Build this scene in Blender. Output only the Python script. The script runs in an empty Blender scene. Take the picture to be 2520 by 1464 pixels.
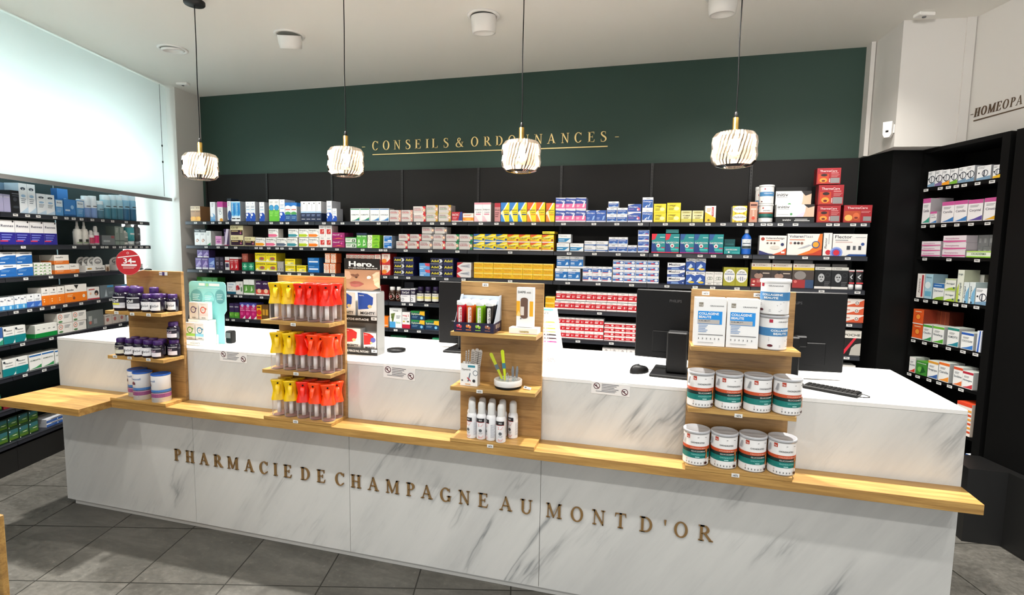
import bpy, math, random
import numpy as np
from mathutils import Vector, Matrix
random.seed(7)
C = bpy.context.scene.collection
SC = bpy.context.scene
PI = math.pi

# ------------------------------------------------------------------ camera
FPX, CY, EYE = 1304.6, 732.0, 1.6
R = np.array([[0.96340614, 0.26762964, 0.01493247],
              [0.03969782, -0.08736537, -0.99538504],
              [-0.26508996, 0.95955285, -0.09479265]])   # rows: right, down, forward
cam_d = bpy.data.cameras.new('camera')
cam_d.sensor_width = 36.0
cam_d.lens = FPX / 2520 * 36
cam_d.clip_start = 0.05
cam = bpy.data.objects.new('camera', cam_d)
C.objects.link(cam)
cam.matrix_world = Matrix(((R[0][0], -R[1][0], -R[2][0], 0), (R[0][1], -R[1][1], -R[2][1], 0),
                           (R[0][2], -R[1][2], -R[2][2], EYE), (0, 0, 0, 1)))
SC.camera = cam
SC.view_settings.view_transform = 'Standard'
SC.view_settings.look = 'None'
SC.view_settings.gamma = 1.0
SC.view_settings.exposure = 0.12
SC.view_settings.use_curve_mapping = False
SC.cycles.transparent_max_bounces = 40
SC.cycles.max_bounces = 10
SC.cycles.diffuse_bounces = 6

# ------------------------------------------------------------------ world and large lights
world = bpy.data.worlds.new('world')
SC.world = world
world.use_nodes = True
world.node_tree.nodes['Background'].inputs[0].default_value = (0.95, 0.98, 1.0, 1)
world.node_tree.nodes['Background'].inputs[1].default_value = 1.25

def light(name, kind, loc, power, color=(1, 1, 1), size=0.1, target=None, **kw):
    d = bpy.data.lights.new(name, kind)
    d.energy = power
    d.color = color
    if kind == 'AREA':
        d.shape = 'RECTANGLE'
        d.size = size
        d.size_y = kw.get('size_y', size)
    else:
        d.shadow_soft_size = size
    if kind == 'SPOT':
        d.spot_size = math.radians(kw.get('angle', 80))
        d.spot_blend = kw.get('blend', 0.6)
    o = bpy.data.objects.new(name, d)
    C.objects.link(o)
    o.location = loc
    if target is not None:
        o.rotation_euler = (Vector(target) - Vector(loc)).to_track_quat('-Z', 'Y').to_euler()
    return o

CEIL = 3.08
# ceiling spots of the shop, rows over the counter and over the sales floor, then two added fills
for x in (-3.2, -2.1, -1.0, 0.1, 1.0):
    light('spot_worktop', 'SPOT', (x, 2.62, CEIL - 0.12), 300, (1, 0.96, 0.9), 0.04, (x, 2.62, 0), angle=100, blend=0.8)
for x in (-3.4, -2.2, -0.9, 0.4, 1.5):
    light('spot_floor_row', 'SPOT', (x, 0.85, CEIL - 0.05), 38, (1, 0.97, 0.92), 0.05, (x, 1.7, 0.3), angle=95, blend=0.7)
for x in (-3.0, -1.4, 0.2, 1.8):
    light('spot_back_row', 'SPOT', (x, -0.5, CEIL - 0.05), 52, (1, 0.97, 0.92), 0.05, (x, 1.9, 0.8), angle=95, blend=0.7)
for x in (-3.6, -2.6, -1.15, 0.3, 1.1):
    light('spot_shelves', 'SPOT', (x, 3.35, CEIL - 0.2), 36, (1, 0.95, 0.88), 0.04, (x, 4.3, 1.3), angle=100, blend=0.9)
light('fill_right_wall', 'SPOT', (0.7, 1.9, CEIL - 0.1), 60, (1, 0.95, 0.9), 0.05, (1.75, 3.9, 2.3), angle=85, blend=0.9)  # added fill, brightens the white column and right wall; no known fixture
light('fill_left_front', 'SPOT', (-3.7, 0.3, CEIL - 0.1), 75, (0.98, 0.98, 1.0), 0.05, (-2.9, 2.2, 0.4), angle=75, blend=0.9)  # added fill, lifts the dim left end of the counter front
# daylight outside the window
light('daylight', 'AREA', (-5.044, 1.987, 1.72), 215, (0.88, 0.95, 1.0), 3.4, (-5.044 + 0.9613, 1.987 + 0.2756, 1.72), size_y=1.0)

# ------------------------------------------------------------------ helpers
def lin(c):
    return c / 12.92 if c <= 0.04045 else ((c + 0.055) / 1.055) ** 2.4

def hexc(h):
    h = h.lstrip('#')
    if len(h) == 3:
        h = ''.join(c * 2 for c in h)
    return tuple(lin(int(h[i:i + 2], 16) / 255) for i in (0, 2, 4)) + (1,)

MATS = {}
def mat(key, color=None, rough=0.5, metal=0.0, emit=None, strength=0, spec=None, alpha=None):
    if key in MATS:
        return MATS[key]
    m = bpy.data.materials.new(key)
    m.use_nodes = True
    b = m.node_tree.nodes['Principled BSDF']
    b.inputs['Base Color'].default_value = hexc(color or key)
    b.inputs['Roughness'].default_value = rough
    b.inputs['Metallic'].default_value = metal
    if spec is not None:
        b.inputs['Specular IOR Level'].default_value = spec
    if emit:
        b.inputs['Emission Color'].default_value = hexc(emit)
        b.inputs['Emission Strength'].default_value = strength
    MATS[key] = m
    return m

def M(c):
    """a printed colour (hex) or a named material"""
    if not isinstance(c, str):
        return c
    if c in MATS:
        return MATS[c]
    return mat(c, c, 0.42)

def nodes_of(m):
    return m.node_tree.nodes, m.node_tree.links

def glassy(key, tint, trans=0.9, rough=0.05, ior=1.45):
    m = bpy.data.materials.new(key)
    m.use_nodes = True
    n, l = nodes_of(m)
    n.clear()
    out = n.new('ShaderNodeOutputMaterial')
    mix = n.new('ShaderNodeMixShader')
    tr = n.new('ShaderNodeBsdfTransparent')
    gl = n.new('ShaderNodeBsdfPrincipled')
    tr.inputs[0].default_value = hexc(tint)
    gl.inputs['Base Color'].default_value = hexc(tint)
    gl.inputs['Roughness'].default_value = rough
    fr = n.new('ShaderNodeFresnel')
    fr.inputs[0].default_value = ior
    mp = n.new('ShaderNodeMapRange')
    mp.inputs['To Min'].default_value = 1 - trans
    mp.inputs['To Max'].default_value = 1.0 if ior > 1.4 else 0.6
    l.new(fr.outputs[0], mp.inputs['Value'])
    l.new(mp.outputs[0], mix.inputs[0])
    l.new(tr.outputs[0], mix.inputs[1])
    l.new(gl.outputs[0], mix.inputs[2])
    l.new(mix.outputs[0], out.inputs[0])
    MATS[key] = m
    return m

class MB:
    def __init__(s):
        s.v, s.f, s.mi, s.sm, s.mats = [], [], [], [], []
    def idx(s, m):
        m = M(m)
        if m not in s.mats:
            s.mats.append(m)
        return s.mats.index(m)
    def face(s, pts, m, smooth=False):
        b = len(s.v)
        s.v += [tuple(p) for p in pts]
        s.f.append(tuple(range(b, b + len(pts))))
        s.mi.append(s.idx(m))
        s.sm.append(smooth)
    def grid(s, rows, m, closed=False, smooth=True):
        """rows of points, joined by quads"""
        b = len(s.v)
        n = len(rows[0])
        for r in rows:
            s.v += [tuple(p) for p in r]
        k = s.idx(m)
        for i in range(len(rows) - 1):
            for j in range(n if closed else n - 1):
                j2 = (j + 1) % n
                s.f.append((b + i * n + j, b + i * n + j2, b + (i + 1) * n + j2, b + (i + 1) * n + j))
                s.mi.append(k)
                s.sm.append(smooth)
    def box(s, x0, x1, y0, y1, z0, z1, m, bev=0.0, top=None, side=None):
        top, side = top or m, side or m
        if bev:
            e = bev
            for (sx, mm) in ((x0, side), (x1, side)):
                s.face([(sx, y0 + e, z0 + e), (sx, y1 - e, z0 + e), (sx, y1 - e, z1 - e), (sx, y0 + e, z1 - e)][::(-1 if sx == x0 else 1)], mm)
            for sy in (y0, y1):
                s.face([(x0 + e, sy, z0 + e), (x1 - e, sy, z0 + e), (x1 - e, sy, z1 - e), (x0 + e, sy, z1 - e)][::(1 if sy == y0 else -1)], m)
            for sz, mm in ((z0, m), (z1, top)):
                s.face([(x0 + e, y0 + e, sz), (x1 - e, y0 + e, sz), (x1 - e, y1 - e, sz), (x0 + e, y1 - e, sz)][::(-1 if sz == z0 else 1)], mm)
            X, Y, Zz = ((x0, x0 + e), (x1, x1 - e)), ((y0, y0 + e), (y1, y1 - e)), ((z0, z0 + e), (z1, z1 - e))
            for a in X:
                for b in Y:
                    s.face([(a[0], b[1], z0 + e), (a[1], b[0], z0 + e), (a[1], b[0], z1 - e), (a[0], b[1], z1 - e)], m)
                for b in Zz:
                    s.face([(a[0], y0 + e, b[1]), (a[1], y0 + e, b[0]), (a[1], y1 - e, b[0]), (a[0], y1 - e, b[1])], m)
                for b in Y:
                    for c in Zz:
                        s.face([(a[0], b[1], c[1]), (a[1], b[0], c[1]), (a[1], b[1], c[0])], m)
            for b in Y:
                for c in Zz:
                    s.face([(x0 + e, b[0], c[1]), (x1 - e, b[0], c[1]), (x1 - e, b[1], c[0]), (x0 + e, b[1], c[0])], m)
            return
        s.face([(x0, y0, z0), (x1, y0, z0), (x1, y0, z1), (x0, y0, z1)], m)
        s.face([(x1, y1, z0), (x0, y1, z0), (x0, y1, z1), (x1, y1, z1)], m)
        s.face([(x1, y0, z0), (x1, y1, z0), (x1, y1, z1), (x1, y0, z1)], side)
        s.face([(x0, y1, z0), (x0, y0, z0), (x0, y0, z1), (x0, y1, z1)], side)
        s.face([(x0, y0, z1), (x1, y0, z1), (x1, y1, z1), (x0, y1, z1)], top)
        s.face([(x0, y1, z0), (x1, y1, z0), (x1, y0, z0), (x0, y0, z0)], m)
    def prism(s, poly, y0, y1, m, axis='y'):
        """2D outline in xz pushed from y0 to y1 (axis y) or xy outline from z0 to z1 (axis z) or yz outline (axis x)"""
        def P(a, b, t):
            return (a, t, b) if axis == 'y' else (a, b, t) if axis == 'z' else (t, a, b)
        s.face([P(a, b, y0) for a, b in poly], m)
        s.face([P(a, b, y1) for a, b in poly][::-1], m)
        n = len(poly)
        for i in range(n):
            a, b = poly[i], poly[(i + 1) % n]
            s.face([P(*a, y1), P(*b, y1), P(*b, y0), P(*a, y0)], m)
    def lathe(s, strips, seg=24, c=(0, 0), sx=1, sy=1):
        for prof, m in strips:
            s.grid([[(c[0] + r * sx * math.cos(2 * PI * j / seg), c[1] + r * sy * math.sin(2 * PI * j / seg), z) for j in range(seg)] for r, z in prof], m, True)
    def tube(s, pts, r, m, seg=8, cap=True):
        pts = [Vector(p) for p in pts]
        rows = []
        up = None
        for i, p in enumerate(pts):
            d = (pts[min(i + 1, len(pts) - 1)] - pts[max(i - 1, 0)]).normalized()
            if up is None:
                up = d.orthogonal().normalized()
            a = (up - d * up.dot(d)).normalized()
            up = a
            b = d.cross(a)
            rr = r[i] if isinstance(r, (list, tuple)) else r
            rows.append([tuple(p + (a * math.cos(2 * PI * j / seg) + b * math.sin(2 * PI * j / seg)) * rr) for j in range(seg)])
        s.grid(rows, m, True)
        if cap:
            s.face(rows[0][::-1], m)
            s.face(rows[-1], m)
    def mesh(s, name):
        me = bpy.data.meshes.new(name)
        me.from_pydata(s.v, [], s.f)
        for m in s.mats:
            me.materials.append(m)
        me.polygons.foreach_set('material_index', s.mi)
        me.polygons.foreach_set('use_smooth', s.sm)
        me.update()
        return me
    def build(s, name, parent=None, loc=(0, 0, 0), rz=0.0, rot=None, label=None):
        return put(name, s.mesh(name), parent, loc, rz, rot, label)

def put(name, me, parent=None, loc=(0, 0, 0), rz=0.0, rot=None, label=None):
    o = bpy.data.objects.new(name, me)
    C.objects.link(o)
    o.location = loc
    o.rotation_euler = rot or (0, 0, rz)
    if parent:
        o.parent = parent
    if label:
        o['label'] = label
    return o

def tag(o, label, cat, group=None, kind=None):
    o['label'] = label
    o['category'] = cat
    if group:
        o['group'] = group
    if kind:
        o['kind'] = kind
    return o

def thing(name, label, cat, loc=(0, 0, 0), rz=0.0, group=None):
    return tag(put(name, None, None, loc, rz), label, cat, group)

def struct(o):
    o['kind'] = 'structure'
    return o

def copy_tree(o, parent=None):
    c = o.copy()
    C.objects.link(c)
    c.parent = parent
    for ch in list(o.children):
        copy_tree(ch, c)
    return c

# pixel -> ray -> point on a real plane of the shop (used only to measure positions)
def ray(u, v):
    return R.T @ np.array([(u - 1260) / FPX, (v - CY) / FPX, 1.0])
def hit(u, v, p0, d2):
    r = ray(u, v)
    n = (d2[1], -d2[0])
    s = (n[0] * p0[0] + n[1] * p0[1]) / (n[0] * r[0] + n[1] * r[1])
    return s * r[0], s * r[1], EYE + s * r[2]
def aty(u, v, y):
    return hit(u, v, (0, y), (1, 0))
def atz(u, v, z):
    r = ray(u, v)
    s = (z - EYE) / r[2]
    return s * r[0], s * r[1], z
ZM = {1: (460, 440, 5.2295), 2: (840, 440, 5.2295), 3: (1240, 440, 5.2295), 4: (1600, 400, 4.066), 7: (460, 640, 5.2295),
      8: (820, 620, 4.879), 9: (1320, 640, 4.574), 10: (1660, 640, 4.066), 11: (2080, 320, 2.711), 12: (2080, 800, 2.2045),
      13: (0, 400, 3.485), 14: (0, 760, 3.485), 15: (0, 960, 6.655), 16: (270, 600, 3.571), 17: (620, 660, 3.5706),
      18: (1090, 680, 3.327), 19: (1640, 820, 3.7526)}
def zc(k, x, y):
    o = ZM[k]
    return o[0] + x / o[2], o[1] + y / o[2]

# ------------------------------------------------------------------ sans text as flat polygons
TXT = {}
def sans(text, bold=0.0):
    key = (text, bold)
    if key not in TXT:
        cu = bpy.data.curves.new('t', 'FONT')
        cu.body = text
        cu.size = 1.0
        cu.resolution_u = 2
        cu.offset = bold
        ob = bpy.data.objects.new('t', cu)
        C.objects.link(ob)
        dg = bpy.context.evaluated_depsgraph_get()
        dg.update()
        me = bpy.data.meshes.new_from_object(ob.evaluated_get(dg))
        vs = [(v.co.x, v.co.y) for v in me.vertices]
        fs = [tuple(p.vertices) for p in me.polygons]
        bpy.data.objects.remove(ob)
        bpy.data.curves.remove(cu)
        bpy.data.meshes.remove(me)
        x0 = min(v[0] for v in vs)
        w = max(v[0] for v in vs) - x0
        TXT[key] = ([((a - x0), b) for a, b in vs], fs, w)
    return TXT[key]

def draw(mb, W, H, shapes, mapf, split=1):
    """printed design: shapes in 0..1 of the face, each a layer above the last"""
    lay = 0
    def strip(x0, y0, x1, y1, m, L):
        k = max(1, int(math.ceil(abs(x1 - x0) * split)))
        for i in range(k):
            a, b = x0 + (x1 - x0) * i / k, x0 + (x1 - x0) * (i + 1) / k
            mb.face([mapf(a * W, y0 * H, L), mapf(b * W, y0 * H, L), mapf(b * W, y1 * H, L), mapf(a * W, y1 * H, L)], m)
    for s in shapes:
        lay += 1
        t = s[0]
        if t == 'r':
            strip(s[1], s[2], s[3], s[4], s[5], lay)
        elif t == 'p':
            mb.face([mapf(x * W, y * H, lay) for x, y in s[1]], s[2])
        elif t == 'c':                                           # disc, radius in face heights
            mb.face([mapf(s[1] * W + s[3] * H * math.cos(a * PI / 8), s[2] * H + s[3] * H * math.sin(a * PI / 8), lay) for a in range(16)], s[4])
        elif t == 'e':
            mb.face([mapf((s[1] + s[3] * math.cos(a * PI / 8)) * W, (s[2] + s[4] * math.sin(a * PI / 8)) * H, lay) for a in range(16)], s[5])
        elif t == 'o':                                           # ring
            for a in range(20):
                q = [(s[3], a), (s[3], a + 1), (s[3] - s[4], a + 1), (s[3] - s[4], a)]
                mb.face([mapf(s[1] * W + r * H * math.cos(k * PI / 10), s[2] * H + r * H * math.sin(k * PI / 10), lay) for r, k in q], s[5])
        elif t == 'l':                                           # lines of small print
            for i in range(s[4]):
                w = s[3] * (1 - 0.25 * ((i * 7) % 3) / 2)
                mb.face([mapf(a * W, b * H, lay) for a, b in ((s[1], s[2] - i * s[5]), (s[1] + w, s[2] - i * s[5]), (s[1] + w, s[2] - i * s[5] + s[5] * .4), (s[1], s[2] - i * s[5] + s[5] * .4))], s[6])
        elif t == 't':                                           # text, x, y, cap height, colour, width, bold
            vs, fs, w = sans(s[1], s[7] if len(s) > 7 else 0.012)
            k = s[4] * H / 0.7
            kx = s[6] * W / w if len(s) > 6 and s[6] else k
            for f in fs:
                mb.face([mapf(s[2] * W + vs[i][0] * kx, s[3] * H + vs[i][1] * k, lay) for i in f], s[5])
        elif t == 'v':                                           # text running up the face
            vs, fs, w = sans(s[1], 0.012)
            k = s[4] * W / 0.7
            ky = s[6] * H / w
            for f in fs:
                mb.face([mapf(s[2] * W - vs[i][1] * k, s[3] * H + vs[i][0] * ky, lay) for i in f], s[5])

# ------------------------------------------------------------------ serif capitals (unit cap height)
def arc_ring(cx, cy, a, b, t, n, a0=0, a1=360, seg=28):
    """elliptic stroke, thick at the sides, thin at top and bottom"""
    out = []
    for i in range(seg):
        p = []
        for q, (ra, rb) in ((i, (a, b)), (i + 1, (a, b)), (i + 1, (a - t, b - n)), (i, (a - t, b - n))):
            th = math.radians(a0 + (a1 - a0) * q / seg)
            p.append((cx + ra * math.cos(th), cy + rb * math.sin(th)))
        out.append(p)
    return out
def rect(x0, y0, x1, y1):
    return [(x0, y0), (x1, y0), (x1, y1), (x0, y1)]
T_, N_, S_ = 0.135, 0.05, 0.035
def serif(x, y, w=0.3, top=False):
    s = -1 if top else 1
    return [[(x - w / 2, y), (x + w / 2, y), (x + w / 2, y + s * S_), (x + w / 5, y + s * S_ * 1.6), (x - w / 5, y + s * S_ * 1.6), (x - w / 2, y + s * S_)][::s]]
def stem(x, t=T_, ser=0.3):
    return [rect(x - t / 2, 0, x + t / 2, 1)] + serif(x, 0, ser) + serif(x, 1, ser, True)
def stroke(pts, ws):
    out = []
    n = len(pts)
    L = []
    for i in range(n):
        d = (pts[min(i + 1, n - 1)][0] - pts[max(i - 1, 0)][0], pts[min(i + 1, n - 1)][1] - pts[max(i - 1, 0)][1])
        q = math.hypot(*d)
        nx, ny = -d[1] / q, d[0] / q
        L.append(((pts[i][0] + nx * ws[i] / 2, pts[i][1] + ny * ws[i] / 2), (pts[i][0] - nx * ws[i] / 2, pts[i][1] - ny * ws[i] / 2)))
    for i in range(n - 1):
        out.append([L[i][0], L[i][1], L[i + 1][1], L[i + 1][0]])
    return out
def smooth_path(pts, k=5):
    out = []
    for i in range(len(pts) - 1):
        p0, p1, p2, p3 = pts[max(i - 1, 0)], pts[i], pts[i + 1], pts[min(i + 2, len(pts) - 1)]
        for j in range(k):
            t = j / k
            out.append(tuple(0.5 * (2 * b + (c - a) * t + (2 * a - 5 * b + 4 * c - d) * t * t + (3 * b - a - 3 * c + d) * t ** 3) for a, b, c, d in zip(p0, p1, p2, p3)))
    out.append(pts[-1])
    return out
def curve_stroke(pts):
    q = smooth_path(pts)
    return stroke([(a, b) for a, b, w in q], [max(w, .02) for a, b, w in q])
def glyph(c):
    if c == 'I':
        return 0.34, stem(0.17)
    if c == 'H':
        return 0.76, stem(0.17) + stem(0.59) + [rect(0.17, 0.48, 0.59, 0.48 + N_)]
    if c in 'PR':
        g = stem(0.17) + arc_ring(0.30, 0.735, 0.27, 0.265, T_, N_, -90, 90, 14) + [rect(0.17, 0.95, 0.31, 1), rect(0.17, 0.47, 0.31, 0.52)]
        if c == 'R':
            g += [[(0.27, 0.49), (0.41, 0.49), (0.72, 0.03), (0.57, 0.03)]] + serif(0.66, 0, 0.22)
            return 0.74, g
        return 0.60, g
    if c == 'A':
        return 0.76, [[(0.08, 0), (0.08 + N_, 0), (0.39, 1), (0.35, 1)], [(0.32, 1), (0.41, 1), (0.70, 0), (0.56, 0)], rect(0.2, 0.32, 0.56, 0.32 + N_)] + serif(0.1, 0, 0.22) + serif(0.63, 0, 0.28)
    if c == 'M':
        return 0.94, [rect(0.12, 0, 0.12 + N_, 1), rect(0.73, 0, 0.73 + T_, 1), [(0.1, 1), (0.24, 1), (0.50, 0.06), (0.44, 0.0)], [(0.44, 0), (0.5, 0.04), (0.80, 1), (0.75, 1)]] + serif(0.145, 0, 0.22) + serif(0.795, 0, 0.28) + serif(0.12, 1, 0.18, True) + serif(0.84, 1, 0.18, True)
    if c == 'N':
        return 0.80, [rect(0.13, 0, 0.13 + N_, 1), rect(0.60, 0, 0.60 + N_, 1), [(0.08, 1), (0.22, 1), (0.65, 0.06), (0.65, -0.02), (0.60, -0.02)]] + serif(0.155, 0, 0.22) + serif(0.625, 1, 0.22, True) + serif(0.08, 1, 0.14, True)
    if c in 'CG':
        g = arc_ring(0.39, 0.5, 0.34, 0.52, T_, N_, 42, 318, 30) + [[(0.63, 0.72), (0.66, 0.72), (0.66, 1.0), (0.63, 0.95)]]
        if c == 'G':
            g += [rect(0.56, 0.05, 0.56 + T_, 0.42)] + serif(0.62, 0.42, 0.28, True)
            return 0.80, g
        g += [[(0.60, 0.13), (0.66, 0.2), (0.64, 0.24), (0.6, 0.17)]]
        return 0.72, g
    if c == 'D':
        return 0.76, stem(0.17) + arc_ring(0.30, 0.5, 0.39, 0.5, T_, N_, -90, 90, 22) + [rect(0.17, 0.95, 0.31, 1), rect(0.17, 0, 0.31, 0.05)]
    if c == 'O':
        return 0.80, arc_ring(0.39, 0.5, 0.35, 0.52, T_, N_, 0, 360, 36)
    if c in 'EL':
        g = stem(0.17) + [rect(0.17, 0, 0.58, 0.045), [(0.52, 0.03), (0.58, 0), (0.62, 0.25), (0.59, 0.25)]]
        if c == 'E':
            g += [rect(0.17, 0.955, 0.56, 1), [(0.52, 1), (0.57, 1), (0.57, 0.77), (0.54, 0.77)], rect(0.17, 0.49, 0.44, 0.53), rect(0.42, 0.38, 0.45, 0.64)]
        return 0.66, g
    if c == 'U':
        return 0.78, [rect(0.11, 0.3, 0.11 + T_, 1), rect(0.60, 0.3, 0.60 + N_, 1)] + arc_ring(0.38, 0.3, 0.27, 0.32, 0.11, N_, 180, 360, 18) + serif(0.17, 1, 0.28, True) + serif(0.625, 1, 0.22, True)
    if c == 'T':
        return 0.68, [rect(0.34 - T_ / 2, 0, 0.34 + T_ / 2, 1)] + serif(0.34, 0, 0.3) + [rect(0.05, 0.955, 0.63, 1), [(0.03, 0.76), (0.06, 0.76), (0.11, 0.96), (0.05, 1)], [(0.65, 0.76), (0.62, 0.76), (0.57, 0.96), (0.63, 1)]]
    if c == 'S':
        return 0.58, curve_stroke([(0.47, 0.82, .03), (0.40, 0.95, .05), (0.27, 0.99, .05), (0.13, 0.90, .09), (0.12, 0.74, .11), (0.25, 0.58, .14), (0.42, 0.44, .14), (0.49, 0.26, .12), (0.42, 0.08, .08), (0.27, 0.0, .05), (0.13, 0.05, .05), (0.06, 0.2, .03)]) + [rect(0.44, 0.72, 0.465, 1.0), rect(0.07, 0.0, 0.095, 0.28)]
    if c == 'V':
        return 0.74, [[(0.04, 1), (0.18, 1), (0.42, 0.03), (0.36, 0)], [(0.36, 0), (0.40, 0.0), (0.68, 1), (0.63, 1)]] + serif(0.1, 1, 0.26, True) + serif(0.65, 1, 0.2, True)
    if c == '&':
        return 0.84, curve_stroke([(0.78, 0.02, .07), (0.62, 0.12, .12), (0.42, 0.42, .13), (0.26, 0.68, .10), (0.26, 0.86, .07), (0.38, 0.97, .05), (0.49, 0.86, .07), (0.44, 0.68, .07), (0.22, 0.48, .08), (0.09, 0.26, .11), (0.16, 0.07, .10), (0.36, 0.0, .05), (0.55, 0.1, .05), (0.66, 0.32, .04), (0.70, 0.5, .04)]) + [rect(0.58, 0.5, 0.8, 0.535)]
    if c == "'":
        return 0.24, [[(0.07, 0.98), (0.19, 0.98), (0.15, 0.64), (0.11, 0.64)]]
    if c == '-':
        return 0.4, [rect(0.03, 0.38, 0.36, 0.43)]
    return 0.34, []
def serif_text(mb, text, height, depth, m, xs=None, track=0.2, shear=0.0, wide=1.0):
    """raised letters, x from 0, standing on z 0, front at y -depth; xs gives each glyph its left x"""
    x = 0.0
    for i, ch in enumerate(text):
        w, polys = glyph(ch)
        x0 = xs[i] if xs else x
        for p in polys:
            mb.prism([(x0 + a * height * wide + shear * b * height, b * height) for a, b in p], -depth, 0, m)
        x += (w + track) * height
    return x

# ------------------------------------------------------------------ procedural surface materials
def base_nodes(key, rough=0.5):
    m = bpy.data.materials.new(key)
    m.use_nodes = True
    MATS[key] = m
    n, l = nodes_of(m)
    b = n['Principled BSDF']
    b.inputs['Roughness'].default_value = rough
    return m, n, l, b
def ramp(n, l, src, stops):
    r = n.new('ShaderNodeValToRGB')
    el = r.color_ramp.elements
    while len(el) < len(stops):
        el.new(0.5)
    for e, (p, c) in zip(el, stops):
        e.position = p
        e.color = hexc(c) if isinstance(c, str) else (c, c, c, 1)
    l.new(src, r.inputs[0])
    return r.outputs[0]
def coords(n, l, scale=(1, 1, 1), rot=(0, 0, 0), loc=(0, 0, 0)):
    g = n.new('ShaderNodeNewGeometry')
    mp = n.new('ShaderNodeMapping')
    mp.inputs['Scale'].default_value = scale
    mp.inputs['Rotation'].default_value = rot
    mp.inputs['Location'].default_value = loc
    l.new(g.outputs['Position'], mp.inputs[0])
    return mp.outputs[0]
def noise(n, l, vec, scale, detail=4, rough=0.55, dist=0.0):
    t = n.new('ShaderNodeTexNoise')
    t.inputs['Scale'].default_value = scale
    t.inputs['Detail'].default_value = detail
    t.inputs['Roughness'].default_value = rough
    t.inputs['Distortion'].default_value = dist
    l.new(vec, t.inputs['Vector'])
    return t.outputs[0]
def mixc(n, l, fac, a, b, mode='MIX'):
    x = n.new('ShaderNodeMix')
    x.data_type = 'RGBA'
    x.blend_type = mode
    if isinstance(fac, float):
        x.inputs[0].default_value = fac
    else:
        l.new(fac, x.inputs[0])
    for s, i in ((a, 6), (b, 7)):
        if isinstance(s, str):
            x.inputs[i].default_value = hexc(s)
        else:
            l.new(s, x.inputs[i])
    return x.outputs[2]
def math_(n, l, op, a, b=0.0):
    x = n.new('ShaderNodeMath')
    x.operation = op
    for i, s in enumerate((a, b)):
        if isinstance(s, (int, float)):
            x.inputs[i].default_value = s
        else:
            l.new(s, x.inputs[i])
    return x.outputs[0]

def paint(key, colour, rough=0.7, bump=0.03):
    m, n, l, b = base_nodes(key, rough)
    v = coords(n, l)
    f = noise(n, l, v, 3.0, 3)
    c = mixc(n, l, ramp(n, l, f, [(0.35, 0.0), (0.7, 1.0)]), colour, colour)
    l.new(c, b.inputs['Base Color'])
    g = noise(n, l, v, 260.0, 2)
    bp = n.new('ShaderNodeBump')
    bp.inputs['Strength'].default_value = bump
    bp.inputs['Distance'].default_value = 0.002
    l.new(g, bp.inputs['Height'])
    l.new(bp.outputs[0], b.inputs['Normal'])
    return m
paint('white_paint', '#d3d0cb')
paint('ceiling_paint', '#e6e3dc')
paint('green_paint', '#253f35', 0.65)
paint('grey_paint', '#a7a49d')

def marble():
    m, n, l, b = base_nodes('marble', 0.32)
    # x/z plane of the counter front, veins climb steeply to the right
    v = coords(n, l, (1, 0.6, 1))
    rot = n.new('ShaderNodeMapping')
    rot.inputs['Rotation'].default_value = (0, math.radians(-33), 0)
    rot.inputs['Scale'].default_value = (1, 1, 1)
    l.new(v, rot.inputs[0])
    st = n.new('ShaderNodeMapping')
    st.inputs['Scale'].default_value = (4.6, 1.0, 0.62)
    l.new(rot.outputs[0], st.inputs[0])
    big = noise(n, l, st.outputs[0], 0.85, 5, 0.6, 0.35)
    ridge = math_(n, l, 'ABSOLUTE', math_(n, l, 'SUBTRACT', big, 0.5))
    vein = ramp(n, l, ridge, [(0.0, 1.0), (0.016, 0.35), (0.05, 0.0)])
    mask = ramp(n, l, noise(n, l, v, 1.7, 2), [(0.50, 0.0), (0.64, 1.0)])
    fine = noise(n, l, st.outputs[0], 2.2, 6, 0.65, 0.5)
    ridge2 = math_(n, l, 'ABSOLUTE', math_(n, l, 'SUBTRACT', fine, 0.47))
    vein2 = ramp(n, l, ridge2, [(0.0, 1.0), (0.02, 0.3), (0.06, 0.0)])
    mask2 = ramp(n, l, noise(n, l, v, 3.1, 3), [(0.50, 0.0), (0.68, 1.0)])
    cloud = ramp(n, l, noise(n, l, st.outputs[0], 1.1, 6, 0.7), [(0.3, '#c6c6c4'), (0.55, '#d3d3d0'), (0.8, '#dbdad7')])
    a = math_(n, l, 'MULTIPLY', vein, mask)
    c2 = math_(n, l, 'MULTIPLY', math_(n, l, 'MULTIPLY', vein2, mask2), 0.28)
    c = mixc(n, l, math_(n, l, 'MULTIPLY', a, 0.8), cloud, '#7f8284')
    c = mixc(n, l, c2, c, '#94979a')
    l.new(c, b.inputs['Base Color'])
    return m
marble()
mat('worktop_white', '#e9e9e7', 0.3)

def oak(key, scale=(1, 1, 1), light_c='#c79a55', dark_c='#9c7138'):
    m, n, l, b = base_nodes(key, 0.42)
    v = coords(n, l, scale)
    f = noise(n, l, v, 7.0, 6, 0.6, 0.6)
    g = noise(n, l, coords(n, l, tuple(s * 1.0 for s in scale)), 38.0, 3, 0.6, 0.2)
    c = ramp(n, l, f, [(0.30, dark_c), (0.48, light_c if key == 'oak_back' else '#b08749'), (0.62, light_c), (0.8, light_c)])
    c = mixc(n, l, math_(n, l, 'MULTIPLY', ramp(n, l, g, [(0.45, 0.0), (0.62, 1.0)]), 0.28), c, '#7d5728')
    l.new(c, b.inputs['Base Color'])
    bp = n.new('ShaderNodeBump')
    bp.inputs['Strength'].default_value = 0.12
    bp.inputs['Distance'].default_value = 0.001
    l.new(g, bp.inputs['Height'])
    l.new(bp.outputs[0], b.inputs['Normal'])
oak('oak', (0.30, 4.5, 6.0), '#c29a58', '#93703f')
oak('oak_back', (0.36, 2.2, 4.6), '#a98350', '#75552f')

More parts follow.
